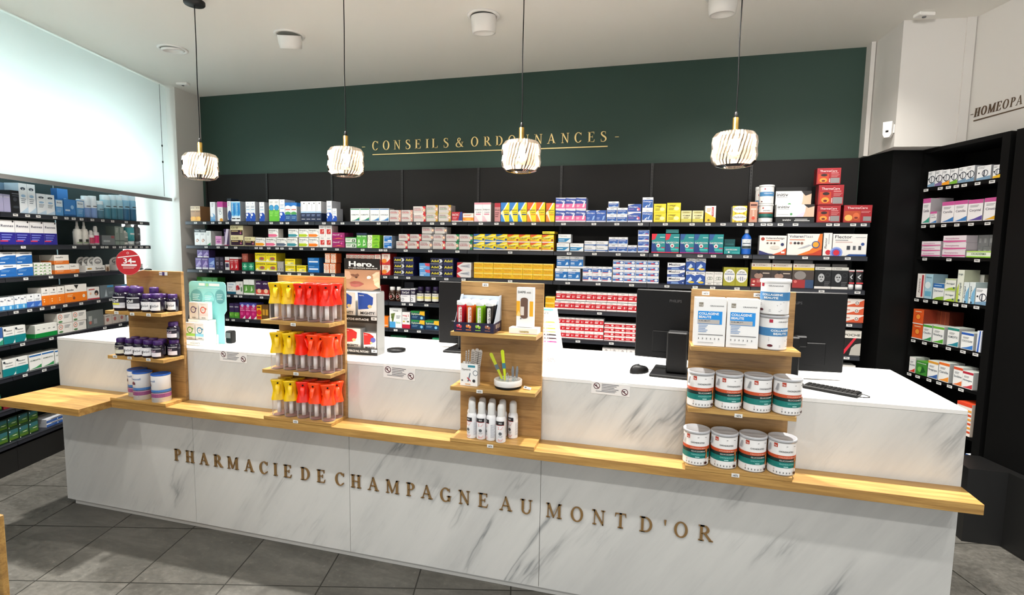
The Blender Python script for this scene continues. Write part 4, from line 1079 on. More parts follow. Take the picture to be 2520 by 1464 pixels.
style('cobalt_box', '#eef2f6', '#c0c6cc', None, [('b', 0, .44, '#3a6cc4'), ('c', .6, .85, .06, '#4c5464'), sm(.15, .6, .6, 2, .08), ('p', [(.4, .05), (.9, .05), (.9, .35)], '#8ab0e8')])
style('orange_box', '#f2efe9', '#bdb8ae', None, [('b', 0, .55, '#ea7a1c'), ('c', .6, .85, .05, '#5a544c'), sm(.15, .68, .6, 1, .08), ('r', .2, .3, .36, .36, '#f8dca8'), ('r', .2, .18, .36, .24, '#f8dca8')])
style('orange_wide', '#f2efe9', '#bdb8ae', None, [('b', 0, .55, '#ea7a1c'), ('p', [(.4, .98), (.62, .98), (.52, .74)], '#2a2826'), ('t', 'Bandes', .08, .66, .1, INK, .3), ('c', .38, .22, .09, '#8a4a2c'), ('c', .84, .3, .1, '#e9dccc'), sm(.08, .4, .24, 2, .08, '#f8dca8')])
style('photo_box', '#efece8', '#c0bab2', None, [('c', .75, .5, .22, '#2c2a2c'), ('c', .72, .4, .12, '#c9a08a'), ('r', 0, 0, 1, .1, '#b9404a'), ('r', .1, .78, .6, .86, '#c8504a'), ('c', .25, .5, .1, '#e8b89c')])
style('smoke_box', '#6c777d', '#4c565c', '#7c888e', [('p', [(.3, .1), (.5, .1), (.42, .7)], '#b4c0c8'), ('r', .5, .82, .95, .98, '#4a9cd0'), sm(.6, .4, .3, 2, .1, '#a4b0b8')])
style('target', '#eae8e2', '#bdb9b0', None, [('o', .2, .64, .26, .09, '#d8998a'), ('c', .2, .64, .06, '#5a4a44'), ('e', .2, .16, .14, .1, '#5c8a5c'), sm(.45, .75, .4, 3, .12)])
style('smoke_grid', '#6a706f', '#4c5250', '#7c8280', [('r', .1, .4, .3, .7, '#a4a8a4'), ('r', .4, .2, .6, .5, '#8c9090'), ('c', .2, .3, .1, '#b06a60')])
style('pinkish', '#c4bcb4', '#8c857e', None, [('c', .4, .5, .2, '#b0706a'), sm(.1, .85, .6, 1, .1, '#6c6660')])
style('teal_half', '#f0f1ee', '#bcbeb9', None, [('b', 0, .46, '#13848a'), ('t', 'Flector', .2, .74, .09, INK, .6), ('c', .14, .86, .07, '#3c444c'), ('p', [(.8, .0), (1, 0), (1, .2)], '#e0f0f0'), sm(.2, .6, .6, 1, .06)])
style('green_base', '#eef0ea', '#bcc0b6', None, [('b', 0, .34, '#0f8a3c'), ('r', .1, .62, .2, .68, GR), ('r', .34, .62, .44, .68, GR), ('r', .58, .62, .68, .68, GR), ('r', .8, .62, .9, .68, GR)])
style('homeo_small', '#f0f1ee', '#bcbeb9', None, [('r', .03, .86, .97, .96, '#2a6ab0'), ('t', 'HOMEOPTIC', .1, .56, .09, '#3a5a4c', .8), ('p', [(.05, .05), (.95, .05), (.95, .28), (.5, .12)], '#3f9a5c')])
style('meadow', '#12301a', '#081a0c', '#0f2614', [('r', .06, .5, .94, .9, '#2f6468'), ('p', [(.06, .5), (.94, .62), (.94, .3), (.06, .3)], '#37663a'), ('p', [(.06, .3), (.94, .3), (.94, .1), (.06, .1)], '#4a6c1e'), ('c', .14, .78, .05, W_), ('c', .12, .06, .04, W_), ('e', .6, .42, .24, .03, '#d8dfae')])  # dark green print, deepened further to carry the shade down by the floor
style('blue_gem', '#e8ebf0', '#b9bcc2', '#dfe2e8', [('r', 0, 0, 1, .62, '#2f5ca8'), ('c', .5, .34, .17, '#c9d8ee'), ('r', .2, .74, .7, .86, INK), sm(.05, .3, .3, 2, .1, '#7ca0d8')])
style('maroon_flat', '#7a1626', '#4c0e18', '#8a1c2c', [('r', 0, .4, 1, .5, '#a8404c')])
# homeopathy cabinet
def mask_box(name, c):
    style(name, '#eef0f2', '#a4a6aa', None, [('p', [(0, 0), (1, 0), (1, .26), (0, .14)], c), ('o', .6, .46, .24, .05, '#343c48'), ('r', .5, .2, .58, .66, '#343c48'), ('c', .16, .5, .06, '#2a3038'), sm(.08, .88, .5, 2, .08)])
mask_box('mask_blue', '#7a9cb8')
mask_box('mask_purple', '#7c6c9c')
mask_box('mask_orange', '#f0a02c')
mask_box('mask_green', '#7cb83c')
mask_box('mask_yellow', '#e8b82c')
def cam_box(name, c, w='Camilia'):
    style(name, '#f0eef0', '#a8a4a8', '#c9a4b8', [('r', 0, .82, 1, 1, '#c95a9a'), ('t', w, .12, .46, .11, '#5c5468', .76), ('p', [(.08, .04), (1, .04), (1, .26), (.5, .12)], c), sm(.15, .72, .6, 2, .06)])
cam_box('cam_teal', '#3fa08a')
cam_box('cam_blue', '#3a7cc0')
cam_box('cam_purple', '#5a4a9c', 'Cocyntal')
cam_box('cam_gold', '#e8b02c', 'Cinetic')
style('pink_long', '#efe6ec', '#a8a0a6', None, [('r', 0, .14, 1, .3, '#d04a8c'), ('t', 'Homeoplasmine', .1, .5, .22, '#b86a98', .6), ('p', [(0, .14), (.2, .02), (1, .14)], '#e48ab8')])
style('green_long', '#e8efdc', '#a4b08c', None, [('r', 0, .0, 1, .2, '#8cc83c'), ('t', 'CICADERMA', .2, .4, .3, '#3c6a3c', .6), ('r', 0, .8, 1, 1, '#b4dc6c')])
style('grey_end', '#76787a', '#606264', None, [('r', .2, .3, .6, .7, '#96989a')])
style('red_strip', '#efeae6', '#bcb6b0', None, [('v', 'Arnicare', .42, .2, .2, '#5c4038', .6), ('r', .62, .05, .86, .95, '#b8323c')])
style('sky_strip', '#a8cfe0', '#7c98a4', None, [('c', .4, .55, .14, '#e4f0f4'), ('t', 'Homeo', .15, .84, .06, '#3c5c6c', .7), ('r', .1, .1, .9, .3, '#6cb0cc')])
style('arnigel', '#edf0e8', '#b0b4a8', None, [('p', [(0, 0), (1, 0), (1, .3), (.4, .18)], '#a8c83c'), ('c', .85, .2, .08, '#2c4a7c'), ('t', 'Arnigel', .12, .5, .14, '#4a5a68', .76), ('r', 0, .9, 1, 1, '#c9d8a4')])
style('blue_cap_box', '#edf0ee', '#b0b4b4', None, [('r', 0, .74, 1, 1, '#2c6ab4'), ('t', 'Dermatol', .1, .5, .12, '#4a5a78', .8), ('p', [(0, 0), (1, 0), (1, .24), (.4, .16)], '#8cb83c'), ('r', .1, .84, .8, .9, '#9cc4e8')])
style('arni_tall', '#e6eadc', '#a8ac94', None, [('p', [(0, 0), (.4, 0), (.3, .6), (0, .4)], '#b4c84c'), ('v', 'Arnigel', .66, .2, .3, '#5a6a70', .4), ('t', 'Arnigel', .1, .84, .06, '#5a6a70', .7), ('c', .5, .06, .04, '#3a4a5c')])
style('arni_blue', '#dfe8e8', '#9cacac', None, [('p', [(.3, 0), (1, 0), (1, .8), (.5, .5)], '#7cb4d8'), ('v', 'Arnigel', .4, .2, .3, '#5a6a70', .6), ('c', .5, .06, .05, '#3a4a5c')])
style('small_arni', '#f0f0ea', '#a8a894', None, [('t', 'Arnigel', .1, .4, .3, '#4a4a44', .5)])
style('orange_cab', '#dc5a24', '#7c2c18', '#c85028', [('c', .5, .5, .22, '#f09a3c'), ('o', .5, .5, .22, .05, '#c83c1c'), ('r', 0, 0, 1, .06, W_), ('r', .2, .82, .8, .88, '#f4c49c')])
style('orange_end', '#7c3420', '#5c2418', '#8c4028', [('r', .1, 0, .16, 1, '#c86a3c')])
def hom(name, topc, c, w):
    style(name, '#eff0ee', '#a4a6a4', '#d4dcd4', [('r', 0, .84, 1, .97, topc), ('t', w, .08, .44, .11, '#3c4a58', .84), ('p', [(.02, .04), (.98, .04), (.98, .3), (.5, .14)], c), sm(.15, .7, .5, 2, .06)])
hom('hom_green', '#4aa03c', '#3c9a5c', 'Oscillo')
hom('hom_lime', '#6cb83c', '#5cb03c', 'Rhinallergy')
hom('hom_teal', '#2c8a7c', '#2c8a9c', 'HOMEOPTIC')
hom('hom_blue', '#2c5cb4', '#3c7cc8', 'COCCULINE')
hom('hom_amber', '#e0a03c', '#3c64a8', 'Paragrippe')
hom('hom_orange', '#e8742c', '#f09a3c', 'Camilia')
hom('hom_rust', '#d8502c', '#e8783c', 'Stodaline')
hom('hom_red', '#b8283c', '#c83c44', 'Homeogene')
hom('hom_brick', '#f0ece8', '#d8402c', 'ACONI')
style('leafy', '#3f8a34', '#2c5c28', '#5ca83c', [('c', .35, .4, .2, '#6cb84c'), ('t', 'Calendula', .1, .84, .07, W_, .8), ('p', [(.4, .1), (.9, .3), (.6, .7)], '#1f5c24')])
style('tilt', '#dfe4ee', '#a4a8b4', None, [('p', [(.2, 0), (.6, 0), (.8, 1), (.5, 1)], '#3c64b4')])
style('stripes', '#ece4dc', '#b4a89c', '#e8502c', [('r', 0, .9, 1, 1, '#e0482c')] + [('r', .0, .1 + .13 * i, 1, .16 + .13 * i, ('#d8502c', '#e8a03c')[i % 2]) for i in range(6)])
style('blue_low', '#dfe4ea', '#a4aab4', None, [('r', 0, .4, 1, 1, '#3c64a8'), ('p', [(0, 0), (1, 0), (1, .3)], '#3c9a7c')])

PK = {}
def package(st, w, h, d, flap=False):
    key = (st, round(w, 3), round(h, 3), round(d, 3), flap)
    if key not in PK:
        body, side, top, shapes = ST[st]
        f = MB()
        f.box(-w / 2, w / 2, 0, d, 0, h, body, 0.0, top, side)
        front = []
        for s in shapes:
            if s[0] == 'b':
                z0, z1 = s[1] * h, s[2] * h
                front.append(('r', 0, s[1], 1, s[2], s[3]))
                e = 0.0004
                f.face([(w / 2 + e, 0, z0), (w / 2 + e, d, z0), (w / 2 + e, d, z1), (w / 2 + e, 0, z1)], s[3])
                f.face([(-w / 2 - e, d, z0), (-w / 2 - e, 0, z0), (-w / 2 - e, 0, z1), (-w / 2 - e, d, z1)], s[3])
            else:
                front.append(s)
        draw(f, w, h, front, lambda x, y, L: (x - w / 2, -0.0003 - 0.00025 * L, y))
        if flap:
            f.box(-w * .45, w * .45, d * .3, d * .34, h, h * 1.14, '#4a4744')
        PK[key] = f.mesh('box')
    return PK[key]

ordw = ['first', 'second', 'third', 'fourth', 'fifth', 'sixth', 'seventh', 'eighth']
tierw = {1: [''], 2: ['bottom row', 'top row'], 3: ['bottom row', 'middle row', 'top row'], 4: ['bottom row', 'second row up', 'third row up', 'top row']}
LABELS = {}
def place(me, name, p, rz, desc, cat, group, where, bits):
    o = put(name, me, None, p, rz)
    lab = ', '.join([desc] + [b for b in bits if b] + [where])
    tag(o, lab, cat, group)
    LABELS[lab] = LABELS.get(lab, 0) + 1
    return o

SURF = {'B': ((0, 4.235), (1, 0), 0.0, SZ, 'back-wall shelf', 'window end'),
        'L': (LP0, LD, rzL, LZ, 'shelf under blind', None),
        'R': (RP0, RDIR, rzR, RZ, 'cabinet shelf', None)}
KINDN = {'bio': 'vitamin_box', 'wave': 'nasal_spray_box', 'blue_arrow': 'nasal_spray_box', 'navy': 'nasal_spray_box', 'homeo': 'homeopathy_box', 'hom_': 'homeopathy_box', 'cam_': 'homeopathy_box',
         'nuro': 'ibuprofen_box', 'advil': 'ibuprofen_box', 'doli': 'painkiller_box', 'white_pink': 'painkiller_box', 'dafal': 'painkiller_box', 'ibu': 'capsule_box', 'eff': 'effervescent_box', 'upsa_red': 'tablet_box', 'upsa': 'effervescent_box',
         'yellow': 'vitamin_box', 'pale_yellow': 'vitamin_box', 'strep': 'lozenge_box', 'lyso': 'lozenge_box', 'cream_plum': 'lozenge_box', 'gav': 'sachet_box', 'therm': 'heat_patch_box', 'initiv': 'patch_box', 'volt': 'patch_box', 'flector': 'patch_box',
         'brace': 'joint_support_box', 'maalox': 'antacid_box', 'mask_': 'homeopathy_box', 'orange_box': 'bandage_box', 'orange_wide': 'bandage_box', 'swoosh': 'carton', 'meadow': 'carton', 'eye': 'eye_care_box', 'pink_long': 'ointment_box', 'green_long': 'ointment_box', 'black_face': 'mask_box'}
def row(wall, k, z, x0, x1, n, ytop, tiers, st, desc, d=0.10, deep=1, base=None, cat='box', name='medicine_box', flap=False, back=0.0, lift=0.0, dz=0.0, tw=None):
    """n boxes side by side between two picture columns of a zoom, stacked in tiers, each its own object"""
    if name == 'medicine_box':
        name = next((v_ for k_, v_ in KINDN.items() if st.startswith(k_)), name)
    p0, dr, rz, zs, nm, end = SURF[wall]
    zsurf = zs[k] + 0.001 + lift
    nrm = (-dr[1], dr[0])                     # into the shelf
    pp = (p0[0] + nrm[0] * back, p0[1] + nrm[1] * back)
    u0, vt = zc(z, x0, ytop)
    u1, _ = zc(z, x1, ytop)
    # position along the front line for both ends, at shelf height
    def at(u, zz):
        r1, r2 = ray(u, 300), ray(u, 1200)
        lo, hi = 100.0, 1400.0
        for _i in range(30):
            m_ = (lo + hi) / 2
            if hit(u, m_, pp, dr)[2] > zz:
                lo = m_
            else:
                hi = m_
        return hit(u, lo, pp, dr)
    a, b = at(u0, zsurf + .02), at(u1, zsurf + .02)
    H = hit(u0 if wall != 'L' else u1, vt, pp, dr)[2] - zsurf
    if base is not None:
        zb = hit(u0 if wall != 'L' else u1, zc(z, x0, base)[1], pp, dr)[2]
        H = hit(u0 if wall != 'L' else u1, vt, pp, dr)[2] - zb
        zsurf = zb
    zsurf += dz
    H = max(0.02, H - dz)
    L = math.hypot(b[0] - a[0], b[1] - a[1])
    w = L / n * 0.975
    h = H / tiers - 0.0008
    me = package(st, w, h, d * 0.98, flap)
    where = '%s %s' % (shelfname[k], nm)
    tot = n * tiers * deep
    grp = None if tot == 1 else '%s on the %s' % (desc, where)
    for i in range(n):
        for t in range(tiers):
            for q in range(deep):
                f_ = (i + 0.5) / n
                jx = random.uniform(-.004, .004) * (1 if n < 3 else .5) * w / .08
                x = a[0] + (b[0] - a[0]) * f_ + nrm[0] * (q * d + random.uniform(0, .003)) + jx * dr[0] * 0.3
                y = a[1] + (b[1] - a[1]) * f_ + nrm[1] * (q * d + random.uniform(0, .003)) + jx * dr[1] * 0.3
                bits = []
                if tiers > 1:
                    bits.append((tw or tierw[tiers])[t])
                if n > 1:
                    bits.append('%s in line' % ordw[i] if n > 2 else ('nearer window' if i == 0 else 'farther from window'))
                if deep > 1 and q > 0:
                    bits.append('rear one')
                place(me, name, (x, y, zsurf + t * (h + .0008)), rz + random.uniform(-.012, .012), desc, cat, grp, where, bits)

# ---- back wall, top shelf
B = lambda *a, **k: row('B', *a, **k)
B(0, 1, 48, 175, 2, 352, 1, 'bio', 'amber and brown vitamin box', d=.13)
B(0, 1, 303, 368, 1, 298, 1, 'wave_light', 'tall white box with pale blue wave')
B(0, 1, 395, 465, 1, 292, 1, 'pink_top', 'tall white box with magenta top', d=.13)
B(0, 1, 522, 570, 1, 252, 1, 'navy_white', 'tallest white and navy spray box')
B(0, 1, 572, 690, 2, 290, 1, 'blue_arrow', 'light blue nasal spray box', d=.13)
B(0, 1, 758, 882, 2, 293, 1, 'wave', 'white box with dark blue wave', d=.13)
B(0, 1, 935, 1000, 1, 298, 1, 'wave', 'lone white box with dark blue wave', d=.13)
B(0, 1, 1057, 1190, 2, 263, 1, 'green_half', 'white and green box with blue disc')
B(0, 1, 1191, 1260, 1, 265, 1, 'wave', 'white wave box beside the green boxes', d=.15)
B(0, 1, 1265, 1415, 2, 305, 1, 'blue_green', 'blue topped green and blue box', d=.13)
B(0, 1, 1465, 1728, 4, 290, 1, 'navy_bottom', 'white box with navy lower half', d=.16)
B(0, 1, 1800, 1868, 1, 283, 1, 'wave', 'last tall white wave box', d=.14)
B(0, 1, 1872, 1930, 1, 380, 1, 'wave', 'short white wave box')
B(0, 2, 118, 365, 2, 380, 1, 'homeo_green', 'white box with green swoosh')
B(0, 2, 368, 614, 2, 380, 1, 'homeo_blue', 'white box with blue swoosh')
B(0, 2, 622, 920, 2, 402, 2, 'nuro_pink', 'flat pinkish silver box with orange target')
B(0, 2, 925, 1085, 1, 355, 2, 'nuro_white', 'white box with red corner and glowing disc')
B(0, 2, 1092, 1245, 1, 338, 2, 'nuro_gold', 'silver and gold box with glowing disc')
B(0, 2, 1252, 1412, 1, 338, 2, 'nuro_gold', 'second stack of silver and gold boxes, single box')
B(0, 2, 1418, 1558, 1, 425, 1, 'bayer_red', 'red box with blue corner')
B(0, 2, 1562, 1704, 1, 442, 1, 'orange_pill', 'low cream box with orange band')
B(0, 2, 1708, 1925, 2, 305, 1, 'white_pink', 'tall white and pink painkiller box', d=.14)
B(0, 2, 1970, 2045, 1, 310, 1, 'red_pink', 'narrow dusky red box')
B(0, 3, -42, 293, 3, 305, 1, 'doli_blue', 'tall blue and yellow painkiller box')
B(0, 3, 295, 528, 2, 303, 1, 'doli_orange', 'tall orange and yellow painkiller box')
B(0, 3, 541, 652, 1, 310, 1, 'doli_orange', 'tall orange and yellow box standing apart')
B(0, 3, 660, 1055, 3, 243, 2, 'eff_pink', 'blue and pink effervescent tablet box', d=.12)
B(0, 3, 1057, 1315, 2, 405, 1, 'eff_blue', 'all blue effervescent tablet box')
B(0, 3, 1322, 1588, 2, 372, 2, 'upsa_small', 'small blue and white tablet box')
B(0, 3, 1338, 1472, 1, 291, 1, 'upsa_small', 'small blue and white box crowning its stack', base=371, dz=.001)
B(0, 3, 1592, 1765, 1, 325, 2, 'eff_wide', 'wide blue box with pink berries')
B(0, 3, 1775, 1915, 1, 238, 2, 'upsa_tall', 'tall blue and white tablet box')
B(0, 3, 1925, 2085, 1, 320, 2, 'yellow', 'bright yellow vitamin box of the shorter stack')
B(0, 3, 2092, 2272, 1, 308, 2, 'yellow', 'bright yellow vitamin box of the taller stack')
B(0, 4, 308, 415, 1, 480, 1, 'pale_yellow', 'pale yellow box beside the bright yellow stack')
B(0, 4, 420, 532, 1, 480, 1, 'pale_yellow', 'pale yellow box beside the red banded box')
B(0, 4, 545, 655, 1, 432, 1, 'yellow_red_band', 'white and yellow box with upright red band')
B(0, 4, 820, 965, 1, 432, 2, 'oval_yellow', 'yellow box with white oval')
B(0, 4, 990, 1070, 1, 393, 1, 'pink_brown', 'narrow dusty pink box')
B(0, 4, 1635, 1880, 1, 55, 1, 'brace', 'x', base=218) if False else None
style('initiv', '#eeeeec', '#b4b2ae', None, [('t', 'initiv', .03, .7, .2, '#1a1a1c', .32), ('r', .03, .62, .34, .635, '#4a4a4c'), ('p', [(.5, 0), (.72, .38), (.8, .3), (.84, 0)], '#d8cfe4'), ('p', [(.72, 1), (1, 1), (1, .84), (.84, .72), (.78, .84)], '#221c1a'), ('p', [(.78, .84), (.84, .72), (1, .84), (1, 0), (.72, 0), (.76, .4)], '#d9b9a0'), ('c', .4, .22, .09, '#4f9a5c'), sm(.03, .2, .3, 1, .05)])
style('initiv_tray', '#141414', '#1c1c1c', None, [('t', 'initiv', .18, .3, .4, W_, .22), ('r', .5, .58, .82, .72, '#c9c9c9'), ('r', .48, .26, .88, .42, '#e4e4e4')])
def therm(name, txt='ThermaCare', x=.12):
    style(name, '#a51d26', '#6c1218', '#8c1a20', [('t', txt, x, .76, .11, '#f0dcdc', .84 - x), ('r', .6, .66, .9, .7, '#d8a0a0'), ('r', .05, .06, .5, .64, '#c4431f'), ('e', .28, .24, .16, .14, '#ee9a3c'), ('e', .28, .2, .08, .06, '#6a1c12'), ('e', .3, .56, .14, .08, '#2c1210'), ('r', .58, .06, .96, .38, '#8f8c8c'), ('r', .52, .1, .56, .34, '#e4c0c0'), sm(.6, .56, .34, 3, .06, '#d88a8a')])
therm('therm')
style('therm_wide', '#a51d26', '#6c1218', '#8c1a20', [('t', 'ThermaCare', .12, .78, .12, '#f0dcdc', .72), ('r', .03, .06, .6, .66, '#b84a22'), ('e', .18, .26, .14, .18, '#f0b45c'), ('e', .45, .36, .12, .2, '#d8693a'), ('e', .45, .26, .07, .06, '#7a1f14'), ('r', .7, .08, .98, .34, '#8f8c8c'), sm(.62, .62, .32, 2, .07, '#d88a8a')])
B(0, 4, 1665, 1905, 1, 428, 1, 'therm', 'red heat patch box at the foot of the stack', d=.08)
B(0, 4, 1668, 1925, 1, 224, 1, 'therm', 'red heat patch box in the middle of the stack', base=426, dz=.002, d=.08)
B(0, 4, 1640, 1882, 1, 56, 1, 'therm', 'red heat patch box on top of the stack', base=222, dz=.004, d=.08)
B(0, 4, 1925, 2215, 1, 425, 1, 'therm_wide', 'wide red heat patch box at the cabinet end', d=.08)
B(0, 4, 1255, 1650, 1, 549, 1, 'initiv_tray', 'low black carton under the white patch boxes', d=.14)
B(0, 4, 1257, 1645, 1, 418, 1, 'initiv', 'front white long patch box with green dot', base=546, dz=.002, d=.06)
B(0, 4, 1242, 1605, 1, 286, 1, 'initiv', 'raised rear white long patch box', base=418, dz=-.03, back=.07, d=.06)
# ---- second shelf
B(1, 1, 100, 248, 2, 645, 1, 'drop', 'white box with black band and orange drop')
B(1, 1, 250, 312, 1, 668, 1, 'white_leaf', 'narrow white box with green leaf', d=.14)
B(1, 1, 368, 450, 1, 735, 1, 'pink_purple', 'small pink and purple box')
B(1, 1, 478, 540, 1, 645, 1, 'dark_purple', 'dark purple upright box')
B(1, 1, 562, 730, 1, 600, 2, 'cream_plum', 'cream and plum throat tablet box', d=.13)
B(1, 1, 742, 880, 1, 745, 1, 'cream_plum', 'single cream and plum box beside the stack')
for nm, x0, x1, y in (('orange', 885, 1012, 755), ('pink', 1015, 1148, 755), ('navy', 1152, 1288, 757), ('teal', 1292, 1428, 757), ('lime', 1440, 1564, 757), ('tangerine', 1566, 1698, 757)):
    B(1, 1, x0, x1, 1, y, 1, 'strep_' + nm, 'white lozenge box with %s base, bottom row' % nm, d=.07)
for nm, x0, x1 in (('pink', 1050, 1180), ('teal', 1305, 1438), ('lime', 1442, 1565), ('tangerine', 1567, 1700)):
    B(1, 1, x0, x1, 1, 642, 1, 'strep_' + nm, 'white lozenge box with %s base, upper row' % nm, d=.07, base=755, dz=.002)
B(1, 1, 1702, 1868, 2, 600, 2, 'red_square', 'white box with red square')
B(1, 1, 1872, 2032, 1, 690, 2, 'magenta', 'magenta tablet box', d=.15)
B(1, 1, 2040, 2180, 1, 750, 2, 'white_green', 'low white and green box')
B(1, 2, 197, 330, 2, 695, 1, 'green_tall', 'green box with navy top')
B(1, 2, 335, 495, 1, 722, 2, 'lime', 'lime green box with ring', d=.13)
B(1, 2, 540, 650, 1, 730, 2, 'blue_panel', 'white box with blue panel', d=.16)
B(1, 2, 706, 1002, 2, 800, 1, 'nuro_red', 'silver ibuprofen box with red corner, bottom row', d=.07)
B(1, 2, 1005, 1172, 1, 800, 1, 'nuro_grey', 'silver ibuprofen box with grey corner, bottom row', d=.07)
B(1, 2, 1174, 1338, 1, 800, 1, 'nuro_red', 'silver box with red corner beside green ones', d=.07)
B(1, 2, 1342, 1690, 2, 808, 1, 'nuro_green', 'silver ibuprofen box with green corner, bottom row', d=.07)
B(1, 2, 737, 1030, 2, 710, 1, 'nuro_red', 'silver ibuprofen box with red corner, upper row', base=799, dz=.002, d=.07)
B(1, 2, 1034, 1340, 2, 710, 1, 'nuro_grey', 'silver ibuprofen box with grey corner, upper row', base=799, dz=.002, d=.07)
B(1, 2, 1344, 1692, 2, 712, 1, 'nuro_green', 'silver ibuprofen box with green corner, upper row', base=806, dz=.002, d=.07)
B(1, 2, 1036, 1360, 2, 618, 1, 'nuro_grey', 'silver ibuprofen box on the third tier', base=709, dz=.003, d=.09)
B(1, 2, 1700, 2138, 3, 708, 2, 'doli_flat_blue', 'flat yellow and blue painkiller box')
B(1, 3, 44, 640, 4, 714, 2, 'doli_flat_orange', 'flat yellow and orange painkiller box')
B(1, 3, 490, 650, 1, 687, 1, 'doli_lid', 'yellow box laid flat on the painkiller rows', base=712, dz=.003, d=.14)
B(1, 3, 680, 845, 1, 825, 1, 'doliprane_white', 'white and blue box under another one', d=.08)
B(1, 3, 696, 862, 1, 712, 1, 'doliprane_white', 'white and blue box on top of another', base=823, dz=.002, d=.08)
B(1, 3, 850, 1025, 1, 828, 1, 'doliprane_white', 'white and blue box beside the stacked pair', d=.08)
B(1, 3, 1032, 1338, 2, 797, 2, 'strip_blue', 'flat white box with blue strip')
B(1, 3, 1345, 1590, 2, 748, 2, 'upsa_small', 'small blue white tablet box, double stack')
B(1, 3, 1592, 1712, 1, 852, 1, 'upsa_small', 'single small blue and white tablet box')
B(1, 3, 1720, 1866, 1, 658, 4, 'upsa_stack', 'blue and white box in the tall column')
B(1, 4, 10, 290, 2, 711, 1, 'gav_red', 'teal sachet box with red base')
B(1, 4, 293, 730, 3, 714, 1, 'gav_purple', 'teal sachet box with purple base')
B(1, 4, 148, 278, 1, 668, 1, 'teal_plain', 'teal box laid flat on the sachet boxes', base=709, dz=.003)
B(1, 4, 738, 905, 1, 840, 1, 'teal_small', 'low teal box')
B(1, 4, 735, 845, 1, 765, 1, 'teal_plain', 'plain teal box behind the low one', back=.12, d=.08)
B(1, 4, 1085, 1362, 1, 728, 1, 'voltactigo', 'white medical patch box with navy corner', d=.06)
B(1, 4, 1366, 1722, 1, 710, 1, 'voltplast', 'white and orange wide patch box', d=.06)
B(1, 4, 1727, 1815, 1, 702, 1, 'flector_side', 'white box standing on edge with upright lettering', d=.1)
B(1, 4, 1820, 2170, 1, 712, 1, 'flector', 'wide white patch box with red spot', d=.06)
# ---- third shelf
B(2, 1, 110, 275, 2, 1015, 1, 'violet', 'violet and white box, lower row', d=.08)
B(2, 1, 279, 360, 1, 1015, 1, 'violet_blue', 'violet blue and white box', d=.08)
B(2, 1, 135, 290, 2, 912, 1, 'violet', 'violet and white box, upper row', base=1012, dz=.002, d=.08)
B(2, 1, 366, 475, 2, 1003, 1, 'plum_dark', 'dark plum box')
B(2, 1, 490, 545, 1, 1003, 1, 'white_red_small', 'narrow white box with red band')
B(2, 1, 549, 665, 2, 1005, 1, 'red_tall', 'red box with white top')
B(2, 1, 708, 866, 2, 1073, 1, 'green_plus', 'green box with plus sign')
B(2, 1, 712, 792, 1, 962, 1, 'brick_plus', 'brick red box with round face', base=1071, dz=.002)
B(2, 1, 838, 898, 1, 1015, 1, 'green_dark', 'dark green box behind the plus boxes', back=.11, d=.08)
B(2, 1, 878, 1155, 2, 950, 2, 'lyso', 'yellow lozenge box with brown tablet', d=.13)
B(2, 1, 1160, 1242, 1, 1065, 1, 'grey_side', 'plain grey box beside the yellow ones')
B(2, 1, 1265, 1397, 1, 1028, 2, 'lyso_lemon', 'yellow lozenge box with lemon, two high')
B(2, 1, 1408, 1535, 1, 1114, 1, 'lyso_lemon', 'single yellow lozenge box beside blue ones')
B(2, 1, 1555, 1705, 1, 1015, 2, 'blue_box', 'plain blue box with white stripe', d=.13)
B(2, 1, 1760, 1918, 2, 1083, 1, 'peach', 'cream and orange box, lower row', d=.08)
B(2, 1, 1780, 1925, 2, 955, 1, 'peach', 'cream and orange box, upper row', base=1081, dz=.002, d=.08)
B(2, 2, 60, 425, 5, 962, 1, 'forcapil', 'cream and red box above the poster', back=.02, d=.1, lift=.063)
B(2, 2, 60, 425, 5, 1108, 1, 'forcapil', 'cream and red box behind the poster', back=.02, d=.1)
B(2, 2, 428, 506, 1, 966, 2, 'forcapil', 'cream and orange heart box beside poster', d=.13)
B(2, 2, 520, 630, 1, 958, 2, 'forcapil', 'larger cream and red heart box', d=.13)
B(2, 2, 672, 812, 1, 1003, 3, 'advil_med', 'navy box with yellow letters and silver swirl', d=.13)
B(2, 2, 815, 930, 1, 1003, 3, 'advil', 'plain navy box with yellow letters', d=.14)
B(2, 2, 1002, 1140, 1, 1083, 2, 'lightblue_red', 'light blue box with red corner')
B(2, 2, 1145, 1305, 1, 1018, 3, 'advil_med', 'navy swirl box near the triangle boxes', d=.13)
B(2, 2, 1310, 1440, 1, 1018, 3, 'advil', 'navy lettered box near the triangle boxes', d=.14)
B(2, 2, 1484, 1670, 1, 1073, 2, 'tri', 'silver box with red triangle')
B(2, 2, 1705, 2725, 8, 1072, 3, 'ibu', 'small golden yellow box', d=.08)
B(2, 3, 655, 980, 2, 1150, 1, 'upsa_big', 'large blue and white box, lower row', d=.12)
B(2, 3, 672, 1015, 2, 992, 1, 'upsa_big', 'large blue and white box, upper row', base=1148, dz=.002, d=.12)
B(2, 3, 1010, 1388, 3, 1125, 2, 'dafal', 'white and blue box with red line')
B(2, 3, 1395, 1992, 4, 1040, 4, 'dafal_thin', 'flat white and blue box')
B(2, 4, 168, 348, 1, 1000, 3, 'maalox', 'flat white and navy antacid box')
B(2, 4, 352, 548, 2, 957, 2, 'maalox_tall', 'upright blue and yellow antacid box')
B(2, 4, 550, 722, 2, 1092, 1, 'white_arrow', 'off-white box with grey rings')
B(2, 4, 728, 975, 2, 1045, 1, 'upsa_olive', 'olive box with white oval')
B(2, 4, 1000, 1410, 2, 1002, 1, 'brace', 'joint support box with yellow band', flap=True, d=.07)
B(2, 4, 1415, 1632, 1, 1010, 1, 'brace_blue', 'joint support box with blue corner', flap=True, d=.07)
